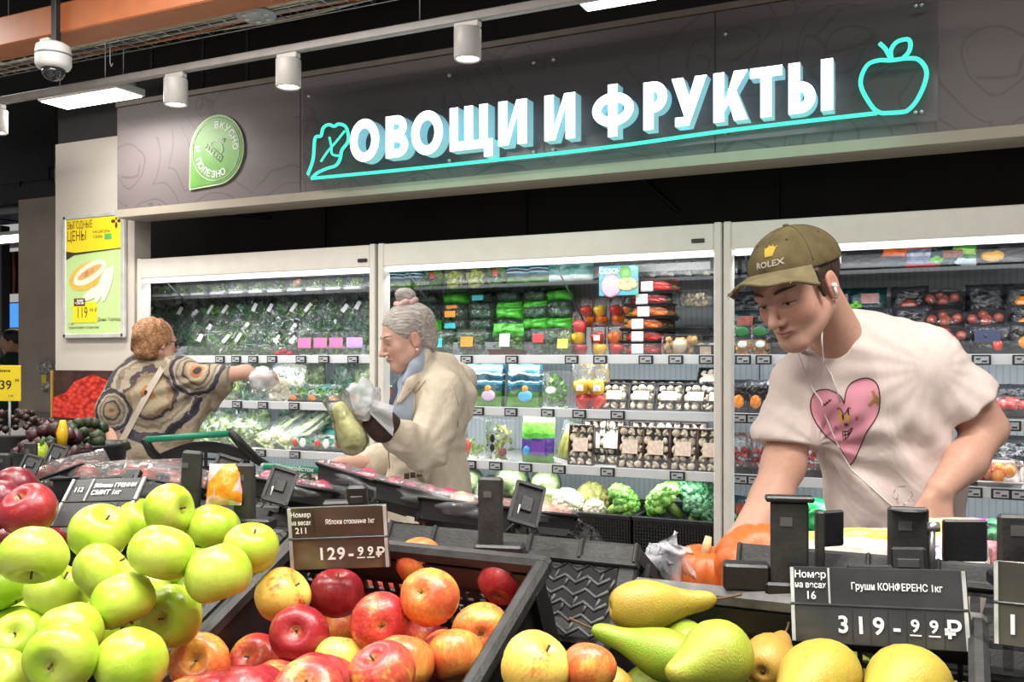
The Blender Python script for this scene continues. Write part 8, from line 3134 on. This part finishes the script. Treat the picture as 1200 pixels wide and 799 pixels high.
wrapped_tray('black tray of plums in clear film before the beige jacket, upper one', 425, 585, 1.55, (-.35, .28, YAW * .7), (.150, .11, .026), PLUM, .021, 20, 201)
wrapped_tray('black tray of plums in clear film, right behind the olive price sign', 495, 603, 1.48, (-.35, .22, YAW * .8), (.150, .11, .026), PLUM, .021, 20, 202)
wrapped_tray('black tray of plums in shiny film left of the olive price sign', 350, 592, 1.5, (-.3, .15, YAW * .8), (.130, .11, .024), PLUM, .020, 12, 203)
wrapped_tray('film wrapped tray of pale pink fruit beside the bent wire holder', 545, 618, 1.45, (-.3, .12, YAW), (.14, .10, .03), PINKF, .022, 12, 204)
wrapped_tray('film wrapped tray of pale pink fruit behind the bent wire holder', 622, 620, 1.48, (-.3, .10, YAW), (.13, .10, .02), PINKF, .020, 12, 205)
wrapped_tray('long black tray of red brown fruit under shiny film at left', 150, 594, 1.75, (-.2, -.06, YAW * .6), (.22, .14, .05), REDB, .024, 18, 206)
wrapped_tray('dark wrapped tray sloping down behind dark red apples', 75, 596, 1.8, (-.2, -.35, YAW * .6), (.20, .13, .05), REDB, .022, 16, 207)
wrapped_tray('dark tray of red brown fruit left of the orange printed bag', 205, 602, 1.7, (-.25, .12, YAW * .6), (.14, .13, .05), REDB, .024, 12, 208)
t = NT('orange_white_print')
v_ = t.n('ShaderNodeTexVoronoi')
v_.inputs['Scale'].default_value = 26
t.l(t.coord(), v_.inputs['Vector'])
sp_ = t.n('ShaderNodeSeparateColor')
t.l(v_.outputs['Color'], sp_.inputs[0])
c_ = t.ramp(sp_.outputs[0], [(0, (.80, .26, .02)), (.40, (.78, .70, .68)), (.60, (.72, .42, .38)), (.75, (.78, .74, .73))], 'CONSTANT')
t.pbr(c_, .3, normal=t.bump(t.noise(40), .5, .01))
ob = thing('printed_bag', 'orange and white printed bag between two black sign holders', 'bag', W(262, 592, 1.27), (-.25, .0, YAW))
pillow(.048, .056, .028, 211, .005).build('pouch', t.m, ob)

# pumpkins
PK = M('pumpkin_skin', (.54, .115, .020), .42, var=.14, scale=16, bump=.12, bscale=60)


def pumpkin(label, px, py, zd, R_, axis, stem_len):
    r = thing('pumpkin', label, 'pumpkin', W(px, py, zd), quat_to(view_axis(axis), .4))
    prof = [(0, -.62), (.3, -.72), (.66, -.66), (.93, -.34), (1.0, .04), (.9, .42), (.66, .66), (.36, .72), (.14, .66), (0, .60)]
    MB().lathe([(a * R_, b * R_ * 1.05) for a, b in smooth2(prof, 3, False) if a >= 0], 60, 0, None, True, lambda an, u: 1 - .10 * (1 - abs(math.sin(5 * an))) ** 2).build('pumpkin', PK, r)
    MB().tube([(0, 0, .58 * R_), (.01 * R_, 0, (.62 + stem_len * .5) * R_), (.06 * R_, 0, (.62 + stem_len) * R_)], [.17 * R_, .14 * R_, .10 * R_] if stem_len > .3 else [.07 * R_, .06 * R_, .05 * R_], 9).build('stem', M('pale_stem', (.62, .48, .24), .7, var=.2, scale=60), r)
    return r


pumpkin('large orange pumpkin left of the capped sign holder', 890, 668, 1.62, .082, (-.08, .78, .62), .10)
pumpkin('smaller orange pumpkin with thick pale stem', 824, 672, 1.66, .058, (.08, .95, .15), .55)

# thin plastic bag by the crate corner
pb = thing('plastic_bag', 'crumpled clear plastic bag stuck on the corner of chevron crate', 'bag', W(775, 648, 1.33), (0, 0, YAW))
mb = MB()
r5 = random.Random(8)
for k, (a, ln, wd_) in enumerate(((2.2, .030, .02), (1.1, .048, .018), (.35, .045, .03), (-.35, .050, .03), (-.9, .050, .028), (.7, .036, .03))):
    dx, dz = math.cos(a), math.sin(a)
    mb.grid(lambda u, v: Vector((dx * u * ln - dz * (v - .5) * wd_ * (.4 + .8 * math.sin(PI * min(1, u + .15))), .010 * math.sin(7 * u + 5 * v + k) - .012 * k * .3, dz * u * ln + dx * (v - .5) * wd_ * (.4 + .8 * math.sin(PI * min(1, u + .15))) - .012 * u)), 8, 7)
mb.ball((0.005, .012, -.01), .022, 3, 0, .6, 60)
mb.build('film', film('grey_thin_film', (.95, .95, .97), .42, .3, 40, 1.0, (.62, .62, .66)), pb)

# printed bags before the young man
t = NT('violet_white_print')
v_ = t.n('ShaderNodeTexVoronoi', feature='F1')
v_.inputs['Scale'].default_value = 30
t.l(t.coord(), v_.inputs['Vector'])
sp_ = t.n('ShaderNodeSeparateColor')
t.l(v_.outputs['Color'], sp_.inputs[0])
ed = t.n('ShaderNodeTexVoronoi', feature='DISTANCE_TO_EDGE')
ed.inputs['Scale'].default_value = 30
t.l(t.coord(), ed.inputs['Vector'])
c_ = t.ramp(sp_.outputs[0], [(0, (.22, .13, .55)), (.34, (.60, .18, .42)), (.5, (.42, .35, .68)), (.7, (.70, .66, .72))], 'CONSTANT')
c_ = t.mixc(t.math('LESS_THAN', ed.outputs['Distance'], .08), c_, (.78, .76, .78))
t.pbr(c_, .3, normal=t.bump(t.noise(30), .5, .01))
VP_ = t.m
YP_ = printed('pale_yellow_pouch', [(0, (.72, .66, .60)), (.45, (.74, .68, .55)), (.62, (.76, .62, .12)), (.85, (.78, .70, .45))], .3, 20, .3, .5)
G = 'printed bags before the young man'
for k, (px, py, zd, m, w, h, rz, lab) in enumerate(((955, 668, 1.62, YP_, .12, .07, .1, 'pale yellow and white bag right of the capped sign holder'), (1010, 668, 1.60, YP_, .14, .075, -.1, 'yellow topped white bag behind the price sign'), (1088, 674, 1.58, VP_, .13, .05, 0, 'violet and white patterned bag right of the wide sign holder'),
                                                    (1128, 690, 1.50, VP_, .11, .07, .15, 'violet patterned bag beside the dark price sign'), (1126, 672, 1.62, YP_, .10, .10, -.2, 'cream bag with yellow band standing behind the violet one'))):
    o = thing('printed_bag', lab, 'bag', W(px, py, zd), (-.5, 0, YAW + rz), G)
    pillow(w, h, .06, 221 + k, .006).build('pouch', m, o)
cr_ = thing('thin_bag', 'thin creased clear bag in the fist of young man', 'bag', W(1058, 580, 1.99), (0, 0, YAW))
MB().ball((0, 0, 0), .020, 3, 0, .6, 60, sc=(1, .6, 1)).build('film', film('thin_film', (1, 1, 1), .03, .12, 40, .6), cr_)

# ------------------------------------------------------------------ shopping trolley and background tubs
fc = Frame(225, 3.9)
ctr = thing('shopping_trolley', 'black plastic shopping trolley with green handle before woman in poncho', 'trolley', fc.base, (0, 0, YAW))
GRN = M('green_handle', (.01, .24, .13), .3, var=.1)
MB().tube([fc(172, 515, 3.86), fc(222, 511, 3.88), fc(268, 508, 3.92)], .013, 12).build('handle', GRN, ctr)
for a in (((169, 514, 3.86), (178, 530, 3.9), (192, 543, 3.95), (208, 552, 4.0)), ((270, 506, 3.92), (284, 522, 3.95), (300, 538, 4.0), (330, 556, 4.1))):
    MB().tube([fc(*p) for p in a], [.017, .020, .020, .016], 10).build('arm', BLACKP, ctr)


def panel(u, v):
    x = 186 + (292 - 186) * u
    top = 532 - 13 * math.sin(PI * min(1, u * 1.05)) - 4 * u
    return fc(x, top + (590 - top) * v, 3.95 + .05 * u)


mb = MB()
for (u0, u1, v0, v1) in ((0, 1, 0, .18), (0, .3, .18, 1), (.72, 1, .18, 1), (.3, .72, .40, 1), (.3, .36, .18, .4), (.5, .53, .18, .4), (.66, .72, .18, .4), (.3, .72, .27, .30)):
    mb.grid(lambda u, v: panel(u0 + (u1 - u0) * u, v0 + (v1 - v0) * v), 9, 5)
    mb.grid(lambda u, v: panel(u0 + (u1 - u0) * (1 - u), v0 + (v1 - v0) * v) + Vector((0, .012, 0)), 9, 5)
mb.build('rear_panel', BLACKP, ctr)
mb = MB()
c0, c1 = fc(190, 575, 3.95), fc(300, 575, 4.0)
for k in range(9):
    z = .35 + k * .07
    q = [(c0.x, c0.y, z), (c1.x, c1.y, z), (c1.x + .12, c1.y + .62, z), (c0.x + .06, c0.y + .6, z), (c0.x, c0.y, z)]
    mb.tube(q, .005, 5)
for k in range(10):
    u = k / 9
    for (a, b) in (((c1.x, c1.y), (c1.x + .12, c1.y + .62)), ((c0.x, c0.y), (c0.x + .06, c0.y + .6))):
        x, y = a[0] + (b[0] - a[0]) * u, a[1] + (b[1] - a[1]) * u
        mb.tube([(x, y, .35), (x, y, .91)], .005, 5)
mb.build('basket_grid', BLACKP, ctr)['kind'] = 'stuff'
MB().box((c0.x + .22, c0.y + .32, .34), (.40, .6, .02), 0, None, .005).build('basket_floor', BLACKP, ctr)
for x, y in ((.02, .02), (.38, .02), (.08, .58), (.44, .6)):
    MB().tube([(c0.x + x, c0.y + y, .09), (c0.x + x, c0.y + y, .36)], .014, 8).build('leg', BLACKP, ctr)
    MB().lathe([(0, -.012), (.045, -.012), (.05, 0), (.045, .012), (0, .012)], 16, 0, TM((c0.x + x, c0.y + y, .05), (0, PI / 2, 0))).build('wheel', BLACKS, ctr)
bo = thing('bottle', 'small bottle with brown cap standing in the trolley', 'bottle', W(276, 566, 4.1), (0, 0, 0))
MB().lathe([(0, 0), (.022, 0), (.024, .01), (.024, .05), (.012, .075), (.011, .09), (0, .09)], 16).build('body', M('pale_glass', (.45, .42, .36), .2), bo)
MB().lathe([(.014, .086), (.014, .115), (0, .116)], 14).build('cap', M('brown_cap', (.14, .055, .03), .4), bo)
f2 = Frame(350, 3.55)
c2 = thing('shopping_trolley', 'trolley with green lettered handle under the hand of grey haired woman', 'trolley', f2.base, (0, 0, YAW))
a, b = f2(309, 546, 3.5), f2(378, 552, 3.52)
MB().tube([a, b], .013, 12).build('handle', GRN, c2)
mb = MB()
add_mesh(mb, text_mesh('Перекрёсток', .022, .02), Matrix.Translation((a + b) / 2 + Vector((.01, -.0145, .002))) @ Matrix.Rotation(.10, 4, 'Y') @ RX90)
mb.build('lettering', TXTW, c2)
for p, q in ((a, (a.x, a.y + .25, a.z - .12)), (b, (b.x, b.y + .25, b.z - .12))):
    MB().tube([p, q], .014, 8).build('arm', M('light_grey_arm', (.35, .36, .36), .4), c2)
mb = MB()
for k in range(8):
    z = a.z - .12 - k * .06
    mb.tube([(a.x, a.y + .2, z), (b.x, b.y + .2, z), (b.x, b.y + .8, z), (a.x, a.y + .8, z), (a.x, a.y + .2, z)], .004, 5)
mb.build('basket_grid', BLACKP, c2)['kind'] = 'stuff'
for x in (a.x, b.x):
    for dy in (.22, .78):
        MB().tube([(x, a.y + dy, .03), (x, a.y + dy, a.z - .1)], .012, 8).build('leg', BLACKP, c2)


def tub(label, px, py, zd, R_, heap, seed, lump_r=.018, n=70):
    r = thing('produce_tub', label, 'tub', (W(px, py, zd).x, W(px, py, zd).y, 0))
    z = W(px, py, zd).z
    MB().lathe([(0, z - .22), (R_ * .9, z - .22), (R_, z - .02), (R_ * 1.06, z), (R_ * 1.06, z + .012), (R_ * .97, z + .012), (R_ * .93, z - .05), (0, z - .05)], 28).build('bowl', BLACKP, r)
    MB().box((0, 0, (z - .22) / 2), (R_ * 1.5, R_ * 1.5, z - .22), 0, None, .01).build('pedestal', STM, r)
    if heap:
        rr_ = random.Random(seed)
        mb = MB()
        for i in range(n):
            a, q = rr_.uniform(0, 6.28), R_ * .95 * math.sqrt(rr_.random())
            mb.ball((q * math.cos(a), q * math.sin(a), z - .02 + .13 * (1 - (q / R_) ** 2)), lump_r * rr_.uniform(.8, 1.2), 1, 0, .3, 40)
        mb.build('heap', heap, r)['kind'] = 'stuff'
    return r


DATE = M('dark_dried_fruit', (.035, .014, .010), .4, var=.6, scale=30)
tub('black tub heaped with dark dried fruit under the yellow price card', 18, 508, 4.7, .26, DATE, 301)
tub('round black tub beside the brown wood panel', 100, 522, 4.4, .18, M('dark_green_mix', (.03, .05, .02), .5, var=.6, scale=20), 302, .03, 30)
tub('black tub with yellow produce between the two other tubs', 62, 530, 4.2, .16, M('dark_wine_fruit', (.06, .015, .02), .4, var=.5), 303, .03, 30)
pc = thing('price_card', 'yellow price card reading 439 on a stalk at left edge', 'price card', W(6, 449, 4.62), (0, 0, YAW))
MB().box((0, 0, 0), (.155, .005, .175), 0, None, .001).build('card', YEL, pc)
for s, x, z, sz in (('439', -.012, -.01, .062), ('99', .060, .012, .022), ('Финики', -.01, .062, .020), ('1 кг', .03, -.062, .016)):
    mb = MB()
    add_mesh(mb, text_mesh(s, sz, .01), TM((x, -.0035, z)) @ RX90)
    mb.build('lettering', TXTB, pc)
MB().tube([(.02, .004, -.08), (.02, .004, -.30)], .006, 8).build('stalk', M('clear_stalk', (.4, .4, .4), .3), pc)
yp = thing('yellow_pepper', 'upright yellow pepper in dark tub at left', 'pepper', W(73, 508, 4.15))
MB().tube([(0, 0, -.06), (0, 0, .0), (.004, 0, .06)], [.018, .026, .012], 10).build('pepper', PEPC['yellow'], yp)
yp = thing('green_pepper', 'yellow green pepper right of the leftmost upright holder', 'pepper', W(45, 536, 2.3))
MB().lathe([(0, -.04), (.012, -.04), (.022, -.02), (.026, .01), (.02, .03), (.008, .036), (0, .03)], 14, 0, TM((0, 0, 0), (.2, .5, 0)), True, lambda a, u: 1 + .1 * math.cos(3 * a)).build('pepper', M('lime_pepper', (.34, .44, .03), .3, var=.3, scale=30), yp)
MB().tube([(.01, 0, .03), (.02, 0, .05)], [.006, .004], 6).build('stem', STALK, yp)
cb = thing('hanging_bag', 'clear plastic bag hanging on the taupe column', 'bag', WY(53, 440, 5.93))
mb = MB()
mb.ball((0, 0, .07), .075, 4, 0, .7, 30, sc=(1, .5, .8))
mb.ball((0, 0, -.09), .05, 3, 0, .5, 40, sc=(.8, .5, 1.2))
mb.build('film', BAG, cb)
MB().box((.02, -.03, -.03), (.06, .004, .08)).build('yellow_label', YEL, cb)
for k, (px, py) in enumerate(((190, 800),)):
    pass
